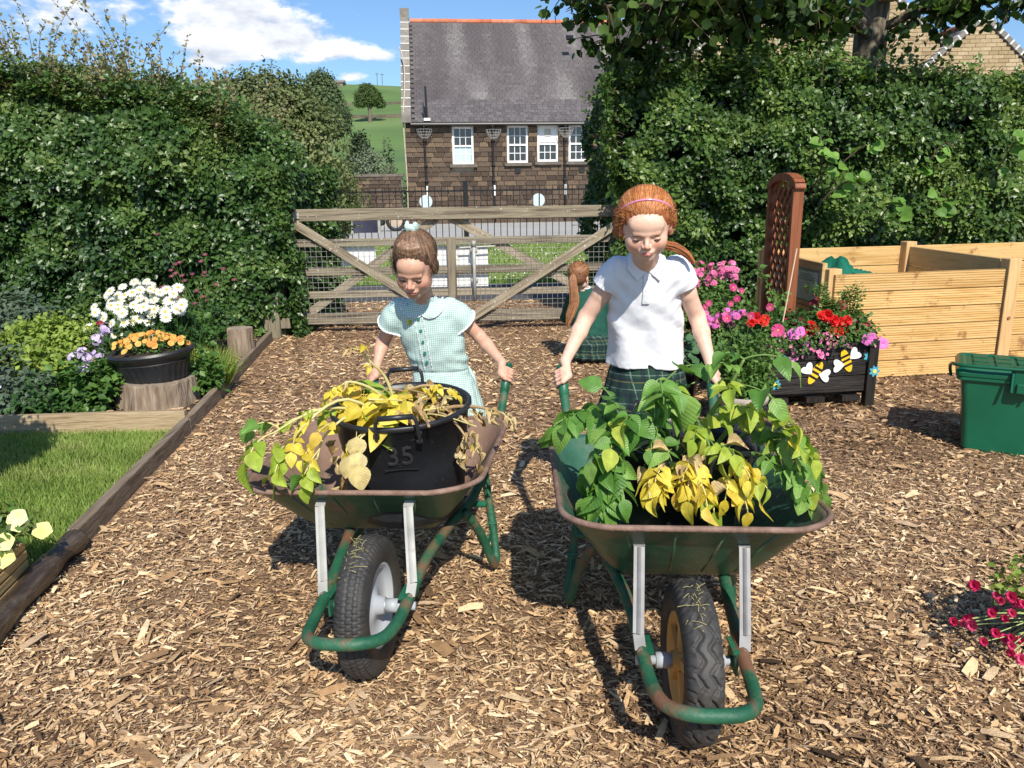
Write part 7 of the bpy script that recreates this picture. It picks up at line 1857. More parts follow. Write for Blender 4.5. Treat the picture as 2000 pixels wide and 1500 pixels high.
def head_sdf(f, R, T, sc, tongue=False, wf=1.0):
    f.frame(R, T, sc)
    f.ell((0, .014, .030), (.073 * wf, .088, .080), .0)
    f.ell((0, -.024, -.026), (.059 * wf, .060, .070), .03)
    f.ell((0, -.052, -.084), (.024, .026, .020), .030)          # chin
    for s in (-1, 1):
        f.ell((s * .034 * wf, -.050, -.034), (.024, .025, .024), .020)   # cheek
        f.ell((s * .038, -.022, -.060), (.018, .032, .020), .025)   # jaw
    f.ell((0, -.066, .030), (.046 * wf, .022, .030), .022)          # forehead
    f.ell((0, -.0765, .0045), (.042, .012, .0065), .010)           # brow
    for s in (-1, 1): f.ell((s * .029 * wf, -.090, -.010), (.0190, .0165, .0115), .006, 's')   # socket
    for s in (-1, 1):
        f.ell((s * .0285 * wf, -.0695, -.0125), (.0122, .0105, .0100), .002)  # lowered lid over the eye
    f.rc((0, -.078, .000), (0, -.097, -.031), .0055, .0088, .009)    # nose
    for s in (-1, 1): f.ell((s * .0095, -.090, -.0345), (.0072, .0090, .0060), .005)
    for s in (-1, 1): f.ell((s * .0055, -.0965, -.0405), (.0030, .0042, .0026), .002, 's')
    f.ell((0, -.080, -.056), (.023, .012, .013), .012)          # muzzle
    f.ell((0, -.0885, -.0535), (.0165, .0062, .0042), .004); f.ell((0, -.0870, -.0625), (.0140, .0066, .0052), .004)
    f.ell((0, -.0935, -.0578), (.0185, .0070, .0014), .0015, 's')
    if tongue: f.ell((.004, -.0915, -.0600), (.0085, .0070, .0036), .002)
    for s in (-1, 1):
        f.ell((s * .0735 * wf, .006, -.014), (.0085, .0175, .0265), .006, rot=RZ(-s * .35)); f.ell((s * .0795 * wf, .000, -.012), (.0045, .0095, .0160), .003, 's', rot=RZ(-s * .35))

def head_attrs(R, T, sc, tongue=False, wf=1.0, extra=()):
    T = np.array(T, float)
    def loc(V): return ((V - T) @ R) / sc
    def g(p, c, r): return np.exp(-(((p - np.array(c)) / np.array(r)) ** 2).sum(1))
    def blush(V):
        p = loc(V); b = .55 * g(p, (.040, -.066, -.036), (.020, .03, .016)) + .55 * g(p, (-.040, -.066, -.036), (.020, .03, .016)) + .55 * g(p, (0, -.1, -.032), (.012, .02, .012)) + .5 * g(p, (.078, 0, -.014), (.012, .03, .03)) + .5 * g(p, (-.078, 0, -.014), (.012, .03, .03))
        for c in extra: b = b + .45 * np.exp(-(((V - np.array(c[:3])) / c[3]) ** 2).sum(1))
        return np.clip(b, 0, 1)
    def lip(V):
        p = loc(V); d = (p[:, 0] / .0180) ** 2 + ((p[:, 2] + .058) / (.0085)) ** 2; return np.clip(1.3 - d, 0, 1) * (p[:, 1] < -.080) * .9
    def brow(V):
        p = loc(V); x = np.abs(p[:, 0]) / wf; zc = .0055 + .0035 * np.sin((x - .013) / .034 * pi) ; m = np.clip((x - .010) / .004, 0, 1) * np.clip((.046 - x) / .008, 0, 1)
        return np.clip(1.2 - np.abs(p[:, 2] - zc) / .0030, 0, 1) * m * (p[:, 1] < -.05) * .62
    return {'blush': blush, 'lip': lip, 'brow': brow}

def hand_sdf(f, g, t, w, outer, r=.0175, s=1.0, elbow=None):
    """hand closed round the grip at g (axis t), wrist at w; fingers wrap on the 'outer' side"""
    f.frame(); g, t, w, outer = [np.array(q, float) for q in (g, t, w, outer)]; t = t / np.linalg.norm(t)
    u = w - g; u = u - t * (u @ t); u = u / np.linalg.norm(u); n = outer - t * (outer @ t) - u * (outer @ u); n = n / np.linalg.norm(n)
    D = lambda th: u * cos(th) + n * sin(th)
    rr = r + .0075 * s; kn = [g + t * o * s + D(.75) * (rr + .003) for o in (-.027, -.009, .009, .026)]
    f.rc(w, g + D(.1) * (r + .013), .017 * s, .0165 * s, .008)
    for k in kn: f.rc(g + D(.0) * (r + .012) + (k - g) * .25, k, .0125 * s, .0092 * s, .007)
    for i, k in enumerate(kn):
        ln = (.88, 1.0, 1.05, .95)[i]; o = t * (-.027, -.009, .009, .026)[i] * s; fr = (.0068, .0076, .0078, .0076)[i] * s
        a1, a2, a3 = .75 + .95 * ln, .75 + 1.75 * ln, .75 + 2.4 * ln
        p0, p1, p2, p3 = k, g + o + D(a1) * rr, g + o + D(a2) * rr, g + o * .95 + D(a3) * rr
        f.rc(p0, p1, fr * 1.08, fr, .0025); f.rc(p1, p2, fr, fr * .95, .0015); f.rc(p2, p3, fr * .95, fr * .85, .0015)
    b = g + D(-.35) * (r + .010) + t * .012 * s; q1 = g + D(-1.15) * (rr + .002) + t * .030 * s; q2 = g + D(-1.9) * (rr) + t * .040 * s
    f.rc(b, q1, .0115 * s, .0088 * s, .006); f.rc(q1, q2, .0088 * s, .0072 * s, .002)
    return [tuple(k) + (.010,) for k in kn]

def strands(name, root, R, T, sc, c, r, pairs, mat, w=.0018, lift=.004, seg=9, wob=.02, v=None):
    """hair ribbons that follow the skull ellipsoid (c, r) from direction u0 to u1 in head space"""
    n = len(pairs); U0 = np.array([p[0] for p in pairs], float); U1 = np.array([p[1] for p in pairs], float)
    U0 /= np.linalg.norm(U0, axis=1, keepdims=True); U1 /= np.linalg.norm(U1, axis=1, keepdims=True)
    ts = np.linspace(0, 1, seg + 1); om = np.arccos(np.clip((U0 * U1).sum(1), -.999, .999))[:, None]
    L = []; ph = rng.random(n) * 6; lf = 1 + (lift * (.3 + 1.2 * rng.random(n)))[:, None] / .08
    for t in ts:
        q = (np.sin((1 - t) * om) * U0 + np.sin(t * om) * U1) / np.sin(om); q = q + wob * np.stack([np.sin(ph + 5 * t), np.cos(ph * 1.3 + 4 * t), np.sin(ph * .7 + 6 * t)], 1) * sin(pi * t) ; q /= np.linalg.norm(q, axis=1, keepdims=True)
        L.append(q * np.array(r) * (1 + (lf - 1) * (.35 + .65 * sin(pi * min(1, t * 1.1)))) + np.array(c))
    L = np.stack(L, 1); Tn = np.gradient(L, axis=1); Nn = L - np.array(c); S = np.cross(Tn, Nn); S /= np.maximum(1e-9, np.linalg.norm(S, axis=2, keepdims=True))
    ww = (w * (.6 + .8 * rng.random(n)))[:, None, None] * (1 - .5 * ts)[None, :, None]
    V = np.stack([L - S * ww, L + S * ww], 2).reshape(-1, 3) * sc @ np.array(R).T + np.array(T)
    i = (np.arange(n)[:, None] * (seg + 1) * 2 + np.arange(seg)[None, :] * 2).reshape(-1); F = np.stack([i, i + 1, i + 3, i + 2], 1)
    vv = rng.random(n) if v is None else v
    me = np_mesh(name, V, F, {'v': np.repeat(vv, (seg + 1) * 2)}); me.shade_smooth()
    return obj(name, me, root, mat, kind='stuff')

def tail_strands(name, root, path, rad_, n, mat, off, w=.0016, vm=1.0):
    """a tail of hair: many ribbons along one path, fanning with its radius"""
    P = np.array([tuple(q) for q in smooth_path([tuple(p) for p in path], 4)]) - np.array(off); m = len(P); rr = np.interp(np.linspace(0, 1, m), np.linspace(0, 1, len(rad_)), rad_)
    o = rnd_unit(n) * rng.random((n, 1)) ** .4; wob = rng.normal(0, .18, (n, 1, 3)) * np.linspace(0, 1, m)[None, :, None]
    L = P[None] + (o[:, None, :] + wob) * rr[None, :, None]; T_ = np.gradient(L, axis=1); S = np.cross(T_, np.array([0, -1, .2]) + rng.normal(0, .4, (n, 1, 3))); S /= np.maximum(1e-9, np.linalg.norm(S, axis=2, keepdims=True))
    V = np.stack([L - S * w, L + S * w], 2).reshape(-1, 3); i = (np.arange(n)[:, None] * m * 2 + np.arange(m - 1)[None, :] * 2).reshape(-1)
    me = np_mesh(name, V, np.stack([i, i + 1, i + 3, i + 2], 1), {'v': np.repeat(rng.random(n) * vm, m * 2)}); return obj(name, me, root, mat, kind='stuff')

def hairmat(name, cols): 
    m = M(name, cols, use='attr', scale=40, rough=.55, spec=.30); return m
def grip_of(B, sg, hz, s=1.055):
    Mx = Matrix.LocRotScale(B.location, B.rotation_euler, None); a, b = Vector((.262 * sg, .93, hz - .097)), Vector((.272 * sg, 1.03, hz)); d = (b - a).normalized()
    return np.array(Mx @ (b + d * .035)), np.array(Mx.to_3x3() @ d)

def root_shift(o, loc): 
    o.data.transform(Matrix.Translation(-Vector(loc)))

def lashes(root, R, T, sc, wf, mat, open_=0.0):
    for s in (-1, 1):
        em = MB(); em.lathe([(.0001, -.0052), (.0060, -.0040), (.0088, 0), (.0060, .0040), (.0001, .0052)], 14); me = em.mesh('eye'); me.transform(Matrix.Translation(Vector(np.array(R) @ (np.array([s * .0285 * wf, -.0725, -.0155]) * sc) + np.array(T))) @ Matrix([list(r) for r in np.array(R) * sc]).to_4x4()); obj('eye', me, root, M('dark_eye', [(.03, .02, .014), (.07, .05, .035)], rough=.12, spec=.7), True)
        pts = []
        for t in np.linspace(-1, 1, 9):
            p = np.array([s * .0285 * wf + t * .0125, -.0808 + .0055 * t * t, -.0178 + .0035 * t * t + .0006 * t * s]); pts.append(tuple(np.array(R) @ (p * sc) + np.array(T)))
        mb = MB(); mb.tube(pts, [.0008 + .0020 * (1 - abs(t)) ** .5 for t in np.linspace(-1, 1, 9)], 5); mb.build('eyelash', mat, root)
        pts = [tuple(np.array(R) @ (np.array([s * .0285 * wf + t * .0125, -.0790 + .005 * t * t, -.0030 - .0020 * t * t]) * sc) + np.array(T)) for t in np.linspace(-1, 1, 7)]
        mb = MB(); mb.tube(pts, .0008, 5); mb.build('lid_crease', M('lid_crease', [(.36, .17, .12), (.42, .2, .15)]), root)

m_sock = M('white_sock', [(.66, .66, .68), (.76, .76, .77)], scale=40, rough=.9)
m_shoe = M('navy_shoe', [(.01, .012, .03), (.02, .024, .05)], scale=12, rough=.45)
def shoe(root, off, x, y, rz):
    R_ = Matrix.Rotation(rz, 3, 'Z'); P = Vector((x, y, 0)) - Vector(off)
    f = Field((-.06, -.16, -.01), (.06, .10, .11), .004); f.ell((0, -.06, .028), (.034, .078, .030), .0); f.ell((0, .03, .035), (.030, .045, .042), .02); f.plane_cut((0, 0, .004), (0, 0, -1), (0, -.02, 0), .2)
    me = f.mesh('shoe'); me.transform(Matrix.Translation(P) @ R_.to_4x4()); obj('shoe', me, root, m_shoe)
    mb = MB(); mb.tube([P + Vector((0, .025, .05)), P + Vector((0, .03, .15))], [.030, .031], 14); mb.build('sock', m_sock, root, True)

def girl_white():
    off = np.array([.52, 2.95, 0.]); G = empty('person', tuple(off), 0, 'girl with ginger hair and pink hairband in a white polo shirt gripping the right wheelbarrow', 'person', 'girls pushing wheelbarrows')
    R = RZ(rad(-7)) @ RY(rad(-2)) @ RX(rad(22)); T = np.array([.455, 2.625, 1.232]); sc = 1.03
    f = Field((.10, 2.45, -.01), (.86, 3.12, 1.40), .0029)
    head_sdf(f, R, T, sc, tongue=True, wf=1.13); f.frame()
    f.rc((.468, 2.70, 1.175), (.488, 2.80, 1.08), .044, .050, .025)
    f.loft([(1.10, .488, 2.82, .055, .045), (1.06, .490, 2.83, .110, .060), (.95, .500, 2.86, .115, .070), (.82, .512, 2.91, .105, .068), (.70, .525, 2.95, .125, .080), (.62, .53, 2.96, .12, .08)], .03)
    gl, tl = grip_of(B2, -1, .642); gr, tr = grip_of(B2, 1, .642)
    arms = (((.392, 2.815, 1.070), (.285, 2.880, .885), gl + np.array([.012, .035, .062]), gl, tl, (-1, 0, 0)), ((.602, 2.815, 1.070), (.705, 2.885, .880), gr + np.array([.000, .035, .062]), gr, tr, (1, 0, 0)))
    kn = []
    for sh, el, wr, g, t, o in arms:
        sh, el, wr = map(np.array, (sh, el, wr)); m1 = (sh + el) / 2; m2 = el + (wr - el) * .35
        f.rc(sh, m1, .040, .035, .02); f.rc(m1, el, .035, .0305, .012); f.rc(el, m2, .031, .0305, .012); f.rc(m2, wr, .030, .0195, .012)
        kn += hand_sdf(f, g, t, wr, o, .0185, 1.0)
    for x, y, kx, ky in ((.47, 2.97, .46, 2.93), (.59, 2.99, .60, 3.02)):
        f.rc((x, y, .62), (kx, ky, .36), .062, .044, .02); f.rc((kx, ky, .36), (x, y + .02, .08), .045, .028, .012)
    me = f.mesh('body', head_attrs(R, T, sc, wf=1.13, extra=kn)); me.transform(Matrix.Translation(-Vector(off)))
    obj('body', me, G, m_skinmat('skin_fair', (.73, .475, .36), (.72, .24, .17), (.62, .20, .19), (.42, .20, .10)))
    lashes(G, R, T - off, sc, 1.13, M('lash', [(.05, .02, .015), (.09, .04, .025)]))
    for x, y in ((.47, 2.99), (.59, 3.0)): shoe(G, off, x, y, .05)
    # white polo shirt
    s = Field((.22, 2.66, .60), (.80, 3.12, 1.18), .0036)
    for i, (sh, el, wr, g, t, o) in enumerate(arms):
        sh, el = np.array(sh), np.array(el); d = (el - sh) / np.linalg.norm(el - sh); e = sh + d * .082
        s.rc(sh + np.array([0, 0, -.004]), sh + d * .035 + np.array([0, 0, .0]), .052, .056, .022); s.rc(sh + d * .035, e + d * .03, .056, .058, .01)
        s.plane_cut(e, d, e + d * .045, .085); s.rc(e - d * .018, e + d * .05, .044, .050, .002, 's')
    s.loft([(.66, .530, 2.945, .158, .108), (.72, .526, 2.935, .152, .104), (.84, .512, 2.905, .138, .094), (.95, .498, 2.865, .138, .092), (1.03, .492, 2.835, .138, .082), (1.075, .490, 2.822, .118, .068), (1.105, .488, 2.81, .072, .055), (1.125, .487, 2.805, .052, .047)], .018,
           mod=lambda a, Z, X, Y: .004 * np.sin(5 * a + 9 * Z) * np.clip((1.0 - Z) * 6, 0, 1))
    s.plane_cut((.53, 2.94, .685), (-.03, 0, -1), (.53, 2.94, .63), .20); s.loft([(.60, .530, 2.945, .148, .098), (.70, .528, 2.94, .142, .095)], .002, 's')
    s.ell((.478, 2.765, 1.135), (.050, .058, .040), .006, 's')
    def wr_(P):
        x, y, z = P[:, 0], P[:, 1], P[:, 2]; k = np.clip((1.06 - z) * 5, 0, 1)
        diag = np.sin((x * .75 + z * .62) * 62 + 2.2 * np.sin(z * 13)) * np.exp(-((z - .86) / .12) ** 2)
        vert = np.sin(x * 52 + 3 * np.sin(z * 9 + x * 6)) * np.exp(-((z - .74) / .09) ** 2)
        pit = np.exp(-(((x - .375) / .05) ** 2 + ((z - .98) / .07) ** 2)) * np.sin((x + z) * 95) + np.exp(-(((x - .615) / .05) ** 2 + ((z - .98) / .07) ** 2)) * np.sin((z - x) * 95)
        puff = np.exp(-(((x - .385) / .03) ** 2 + ((z - 1.09) / .03) ** 2)) * np.sin(x * 330) + np.exp(-(((x - .61) / .03) ** 2 + ((z - 1.09) / .03) ** 2)) * np.sin(x * 330)
        return (.0038 * diag + .0028 * vert) * k + .0030 * pit + .0016 * puff + (fbm(P * 16, 4, 3) - .5) * .011 * k
    s.wrinkle(wr_)
    m_polo = M('white_cotton', [(.74, .75, .80), (.79, .80, .84)], scale=30, rough=.85, spec=.2, bump=.10, bscale=500)
    me = s.mesh('polo_shirt'); me.transform(Matrix.Translation(-Vector(off))); top = obj('polo_shirt', me, G, m_polo)
    # collar flaps, placket, lying on the shirt
    fl = [poly2([(.420, 1.115), (.452, 1.125), (.486, 1.062), (.452, 1.030), (.416, 1.072)]), poly2([(.556, 1.118), (.525, 1.128), (.492, 1.062), (.532, 1.030), (.562, 1.075)])]
    c = s.shell(lambda X, Y, Z: np.maximum(np.minimum(fl[0](X, Z), fl[1](X, Z)), Y - 2.84), .0065, .0034, (.40, 2.68, 1.0), (.58, 2.90, 1.16))
    me = c.mesh('collar'); me.transform(Matrix.Translation(-Vector(off))); obj('collar', me, top, m_polo)
    st = Field((.40, 2.70, 1.05), (.58, 2.92, 1.19), .0036)
    Rt = RX(rad(24)); st.frame(Rt, (.486, 2.800, 1.122), 1)
    st.op(lambda X, Y, Z: np.maximum(np.abs(np.sqrt(X * X / 1.1 + Y * Y) - .052 - .25 * (-Z)) - .0035, np.abs(Z) - .016), (0, 0, 0), .08, 0)
    st.op(lambda X, Y, Z: np.maximum(np.abs(X + .0) - .012 - .5 * np.maximum(0, Z + .01), Y + .02) + 0 * Z, (0, -.06, 0), .05, .003, 's')
    me = st.mesh('collar_band'); me.transform(Matrix.Translation(-Vector(off))); obj('collar_band', me, top, m_polo)
    pk = s.shell(lambda X, Y, Z: np.maximum(np.maximum(np.abs(X - .489) - .0145, np.abs(Z - 1.005) - .062), Y - 2.86), .0022, .0030, (.46, 2.68, .92), (.52, 2.90, 1.09))
    me = pk.mesh('placket'); me.transform(Matrix.Translation(-Vector(off))); obj('placket', me, top, m_polo)
    def surf_y(F_, x, z):
        i, k = int(round((x - F_.lo[0]) / F_.h)), int(round((z - F_.lo[2]) / F_.h)); col = F_.a[i, :, k]; j = np.nonzero(col < 0)[0]
        return F_.lo[1] + F_.h * j[0] if len(j) else F_.lo[1] + .1
    for z in (1.04, 1.00, .96):
        y = surf_y(s, .489, z) - .0055 - .0; mb = MB(); mb.tube([(.489 - off[0], y - off[1], z), (.489 - off[0], y - off[1] - .002, z)], .0045, 10); mb.build('button', m_polo, top)
    # tartan skirt
    k = Field((.28, 2.74, .28), (.78, 3.20, .76), .005)
    k.loft([(.30, .535, 2.97, .215, .165), (.45, .532, 2.96, .190, .145), (.60, .530, 2.95, .155, .115), (.72, .528, 2.94, .135, .092)], 0, mod=lambda a, Z, X, Y: .011 * np.abs(np.sin(9 * a)) * np.clip((.70 - Z) * 5, 0, 1))
    k.loft([(.28, .535, 2.97, .195, .145), (.40, .532, 2.96, .17, .125)], .004, 's')
    me = k.mesh('tartan_skirt'); me.transform(Matrix.Translation(-Vector(off))); obj('tartan_skirt', me, G, m_tartan)
    # hair
    hm = hairmat('ginger_hair', [(.20, .060, .018), (.36, .115, .032), (.50, .19, .06), (.64, .32, .14)])
    hb = M('ginger_scalp', [(.24, .075, .022), (.36, .12, .036)], scale=60, rough=.5, bump=.5, bscale=200)
    h = Field((.30, 2.45, 1.05), (.68, 2.86, 1.42), .003); h.frame(R, T, sc)
    h.ell((0, .018, .034), (.0890, .0920, .0845), 0); h.ell((0, .03, -.012), (.084, .072, .056), .02)
    for s_ in (-1, 1): h.ell((s_ * .090, .014, .008), (.010, .024, .030), .015)
    h.ell((-.092, .020, -.030), (.012, .020, .022), .012)
    h.ell((0, -.112, -.022), (.0790, .094, .094), .010, 's'); h.ell((.092, -.010, -.016), (.016, .018, .024), .004, 's')
    h.wrinkle(lambda P: (fbm(P * 70, 5, 2) - .5) * .0060 + .0012 * np.sin((P - T) @ R[:, 0] * 420))
    me = h.mesh('hair'); me.transform(Matrix.Translation(-Vector(off))); hair = obj('hair', me, G, hb)
    pr = []
    for i in range(2600):
        a = random.uniform(-1.5, 1.5); el = .46 + .14 * cos(a) + random.gauss(0, .05)
        u0 = (sin(a), -cos(a) * 1.0, el * 1.0 if abs(a) < 1.1 else random.uniform(-.1, .6)); pr.append((u0, (random.gauss(.05, .10), 1, random.gauss(.08, .10))))
    strands('hair_strands', hair, R, T - off, sc, (0, .018, .034), (.0900, .0932, .0857), pr, hm, w=.0008, lift=.004, wob=.012)
    pr = []
    for i in range(200):     # frizz round the hairline and ears
        a = random.choice((-1, 1)) * random.uniform(.75, 1.6); u = np.array([sin(a), -cos(a) * .9, random.uniform(-.55, .55)]); pr.append((u, u + rng.normal(0, .16, 3) + [0, .35, .1]))
    strands('stray_hair', hair, R, T - off, sc, (0, .012, .022), (.088, .094, .086), pr, hm, w=.0007, lift=.014, seg=6, wob=.06)
    pr = []
    for i in range(220):
        a = random.uniform(-1.25, 1.25); u = np.array([sin(a), -cos(a), .50 + .1 * cos(a) + random.gauss(0, .07)]); pr.append((u, u + np.array([random.gauss(0, .12), .3, random.uniform(.2, .5)])))
    strands('baby_hair', hair, R, T - off, sc, (0, .012, .030), (.085, .090, .0840), pr, hm, w=.0006, lift=.004, seg=5, wob=.05)
    # ponytail laid over the shoulder
    tip = np.array(R @ (np.array([.03, .09, -.02]) * sc) + T)
    tail_strands('ponytail', hair, [tip, (.545, 2.765, 1.165), (.585, 2.757, 1.150), (.622, 2.750, 1.128), (.650, 2.745, 1.095)], [.014, .014, .015, .012, .005], 420, hm, off, w=.0010, vm=.6)
    # pink hairband
    pts = [tuple(R @ (np.array([.0915 * cos(a), .018 - .061 * sin(a), .018 + .0875 * sin(a)]) * sc) + T - off) for a in np.linspace(-.05, pi + .05, 30)]
    mb = MB(); mb.tube(pts, .0036, 8); mb.build('hairband', M('pink_glossy', [(.60, .22, .38), (.68, .28, .45)], rough=.2, spec=.7), G, True)

m_tartan = M('green_tartan', [(.006, .032, .020), (.010, .045, .028)], scale=60, rough=.85, bump=.1)
def _tartan(m):
    nt = m.node_tree; N = nt.nodes.new; L = nt.links.new; b = nt.nodes['Principled BSDF']; src = b.inputs['Base Color'].links[0].from_socket
    tc = N('ShaderNodeTexCoord'); sp = N('ShaderNodeSeparateXYZ'); L(tc.outputs['Object'], sp.inputs[0])
    ad = N('ShaderNodeMath'); ad.operation = 'ADD'; L(sp.outputs[0], ad.inputs[0]); L(sp.outputs[1], ad.inputs[1])
    for sock, per, ph, wd, colr in ((ad.outputs[0], .055, 0, .06, (.22, .28, .26)), (sp.outputs[2], .055, 0, .06, (.22, .28, .26)), (ad.outputs[0], .055, .5, .30, (.004, .008, .022)), (sp.outputs[2], .055, .5, .30, (.004, .008, .022)), (sp.outputs[2], .11, .25, .04, (.16, .16, .05))):
        m1 = N('ShaderNodeMath'); m1.operation = 'MULTIPLY_ADD'; L(sock, m1.inputs[0]); m1.inputs[1].default_value = 1 / per; m1.inputs[2].default_value = ph + 100
        m2 = N('ShaderNodeMath'); m2.operation = 'FRACT'; L(m1.outputs[0], m2.inputs[0]); m3 = N('ShaderNodeMath'); m3.operation = 'LESS_THAN'; L(m2.outputs[0], m3.inputs[0]); m3.inputs[1].default_value = wd
        m4 = N('ShaderNodeMath'); m4.operation = 'MULTIPLY'; L(m3.outputs[0], m4.inputs[0]); m4.inputs[1].default_value = .55
        mx = N('ShaderNodeMix'); mx.data_type = 'RGBA'; L(m4.outputs[0], mx.inputs['Factor']); L(src, mx.inputs['A']); mx.inputs['B'].default_value = (*colr, 1); src = mx.outputs['Result']
    L(src, b.inputs['Base Color'])
_tartan(m_tartan)
def _gingham(name, size):
    m = M(name, [(.64, .76, .74), (.70, .80, .78)], scale=40, rough=.85, spec=.2)
    nt = m.node_tree; N = nt.nodes.new; L = nt.links.new; b = nt.nodes['Principled BSDF']; src = b.inputs['Base Color'].links[0].from_socket
    tc = N('ShaderNodeTexCoord'); mp = N('ShaderNodeMapping'); mp.inputs['Rotation'].default_value = (0, rad(-7), 0); L(tc.outputs['Object'], mp.inputs[0]); sp = N('ShaderNodeSeparateXYZ'); L(mp.outputs[0], sp.inputs[0])
    for sock in (sp.outputs[0], sp.outputs[2]):
        m1 = N('ShaderNodeMath'); m1.operation = 'MULTIPLY_ADD'; L(sock, m1.inputs[0]); m1.inputs[1].default_value = 1 / size; m1.inputs[2].default_value = 500
        m2 = N('ShaderNodeMath'); m2.operation = 'FRACT'; L(m1.outputs[0], m2.inputs[0]); m3 = N('ShaderNodeMath'); m3.operation = 'LESS_THAN'; L(m2.outputs[0], m3.inputs[0]); m3.inputs[1].default_value = .5
        m4 = N('ShaderNodeMath'); m4.operation = 'MULTIPLY'; L(m3.outputs[0], m4.inputs[0]); m4.inputs[1].default_value = .38
        mx = N('ShaderNodeMix'); mx.data_type = 'RGBA'; L(m4.outputs[0], mx.inputs['Factor']); L(src, mx.inputs['A']); mx.inputs['B'].default_value = (.035, .25, .20, 1); src = mx.outputs['Result']
    L(src, b.inputs['Base Color']); return m

def girl_gingham():
    off = np.array([-.30, 3.2, 0.]); G = empty('person', tuple(off), 0, 'girl with brown tied up hair in a mint green checked dress gripping the left wheelbarrow', 'person', 'girls pushing wheelbarrows')
    R = RZ(rad(-8)) @ RY(rad(3)) @ RX(rad(28)); T = np.array([-.362, 2.945, 1.084]); sc = 1.09; wf = .94
    f = Field((-.66, 2.78, -.01), (.10, 3.42, 1.24), .0029)
    head_sdf(f, R, T, sc, wf=wf); f.frame()
    f.rc((-.358, 3.02, 1.02), (-.350, 3.09, .915), .038, .044, .022)
    f.loft([(.925, -.350, 3.09, .05, .042), (.885, -.350, 3.10, .095, .055), (.78, -.335, 3.12, .10, .065), (.66, -.310, 3.16, .095, .062), (.54, -.295, 3.19, .11, .075)], .025)
    gl, tl = grip_of(B1, -1, .592); gr, tr = grip_of(B1, 1, .592)
    arms = (((-.455, 3.10, .890), (-.540, 3.175, .745), gl + np.array([.010, .030, .060]), gl, tl, (-1, 0, 0)), ((-.248, 3.10, .890), (-.135, 3.17, .765), gr + np.array([-.018, .022, .056]), gr, tr, (1, -.4, 0)))
    kn = []
    for sh, el, wr, g, t, o in arms:
        sh, el, wr = map(np.array, (sh, el, wr)); m1 = (sh + el) / 2; m2 = el + (wr - el) * .35
        f.rc(sh, m1, .033, .030, .016); f.rc(m1, el, .030, .0265, .012); f.rc(el, m2, .027, .0265, .012); f.rc(m2, wr, .026, .0175, .012)
        kn += hand_sdf(f, g, t, wr, o, .0185, .93)
    for x, y, kx, ky in ((-.35, 3.24, -.35, 3.20), (-.235, 3.22, -.215, 3.15)):
        f.rc((x, y, .54), (kx, ky, .31), .055, .040, .02); f.rc((kx, ky, .31), (x + .03, y - .06, .08), .041, .026, .012)
    me = f.mesh('body', head_attrs(R, T, sc, wf=wf, extra=kn)); me.transform(Matrix.Translation(-Vector(off)))
    obj('body', me, G, m_skinmat('skin_tan', (.60, .355, .255), (.60, .20, .15), (.50, .15, .14), (.16, .085, .055)))
    lashes(G, R, T - off, sc, wf, M('lash_dark', [(.02, .012, .01), (.04, .02, .015)]))
    shoe(G, off, -.32, 3.17, .1); shoe(G, off, -.205, 3.15, -.25)
    # dress
    gm = _gingham('mint_gingham', .0078); wh = M('white_piping', [(.75, .77, .78), (.8, .81, .82)], rough=.8)
    s = Field((-.64, 2.98, .28), (-.04, 3.42, .97), .0036)
    for sh, el, wr, g, t, o in arms:
        sh, el = np.array(sh), np.array(el); d = (el - sh) / np.linalg.norm(el - sh); e = sh + d * .088
        s.rc(sh, sh + d * .04, .048, .056, .0); s.rc(sh + d * .04, e + d * .03, .056, .061, .01)
        s.plane_cut(e, d, e + d * .045, .085); s.rc(e - d * .016, e + d * .05, .047, .054, .002, 's')
    s.loft([(.30, -.285, 3.215, .190, .150), (.42, -.288, 3.205, .165, .128), (.55, -.292, 3.19, .138, .100), (.625, -.298, 3.175, .116, .082), (.68, -.312, 3.155, .124, .084), (.80, -.335, 3.125, .134, .084), (.87, -.346, 3.108, .132, .074), (.902, -.349, 3.10, .105, .058), (.925, -.350, 3.09, .055, .044), (.945, -.352, 3.075, .044, .040)], .016,
           mod=lambda a, Z, X, Y: .0065 * np.abs(np.sin(8 * a)) * np.clip((.60 - Z) * 6, 0, 1))
    s.ell((-.356, 3.055, .955), (.043, .052, .034), .005, 's')
    def wr_(P):
        x, y, z = P[:, 0], P[:, 1], P[:, 2]
        sd = np.exp(-(((z - .66) / .06) ** 2)) * np.sin(z * 130 + x * 40) * np.clip(np.abs(x + .31) * 12 - .3, 0, 1)
        tuck = np.sin((x + .335 - (.8 - z) * .12) * 320) * np.exp(-(((x + .40 - (.8 - z) * .12) / .025) ** 2)) * np.clip((.80 - z) * 8, 0, 1) * (z > .64)
        dia = np.sin((x * .7 - z * .7) * 75 + 2 * np.sin(z * 15)) * np.exp(-((z - .76) / .08) ** 2)
        seam = np.exp(-((z - .627) / .004) ** 2)
        return .0022 * sd + .0012 * tuck + .0022 * dia + .0022 * seam + (fbm(P * 18, 4, 3) - .5) * .008
    s.wrinkle(wr_)
    T4 = Matrix.Translation(-Vector(off))
    me = s.mesh('checked_dress'); me.transform(T4); dr = obj('checked_dress', me, G, gm)
    def lobe(X, Z, cx, cz, rx, rz, a):
        dx, dz = X - cx, Z - cz; u, w = dx * cos(a) + dz * sin(a), -dx * sin(a) + dz * cos(a); q = np.sqrt((u / rx) ** 2 + (w / rz) ** 2); return (q - 1) * min(rx, rz)
    reg = lambda X, Y, Z: np.minimum(lobe(X, Z, -.397, .905, .048, .036, -.55), lobe(X, Z, -.312, .905, .048, .036, .60))
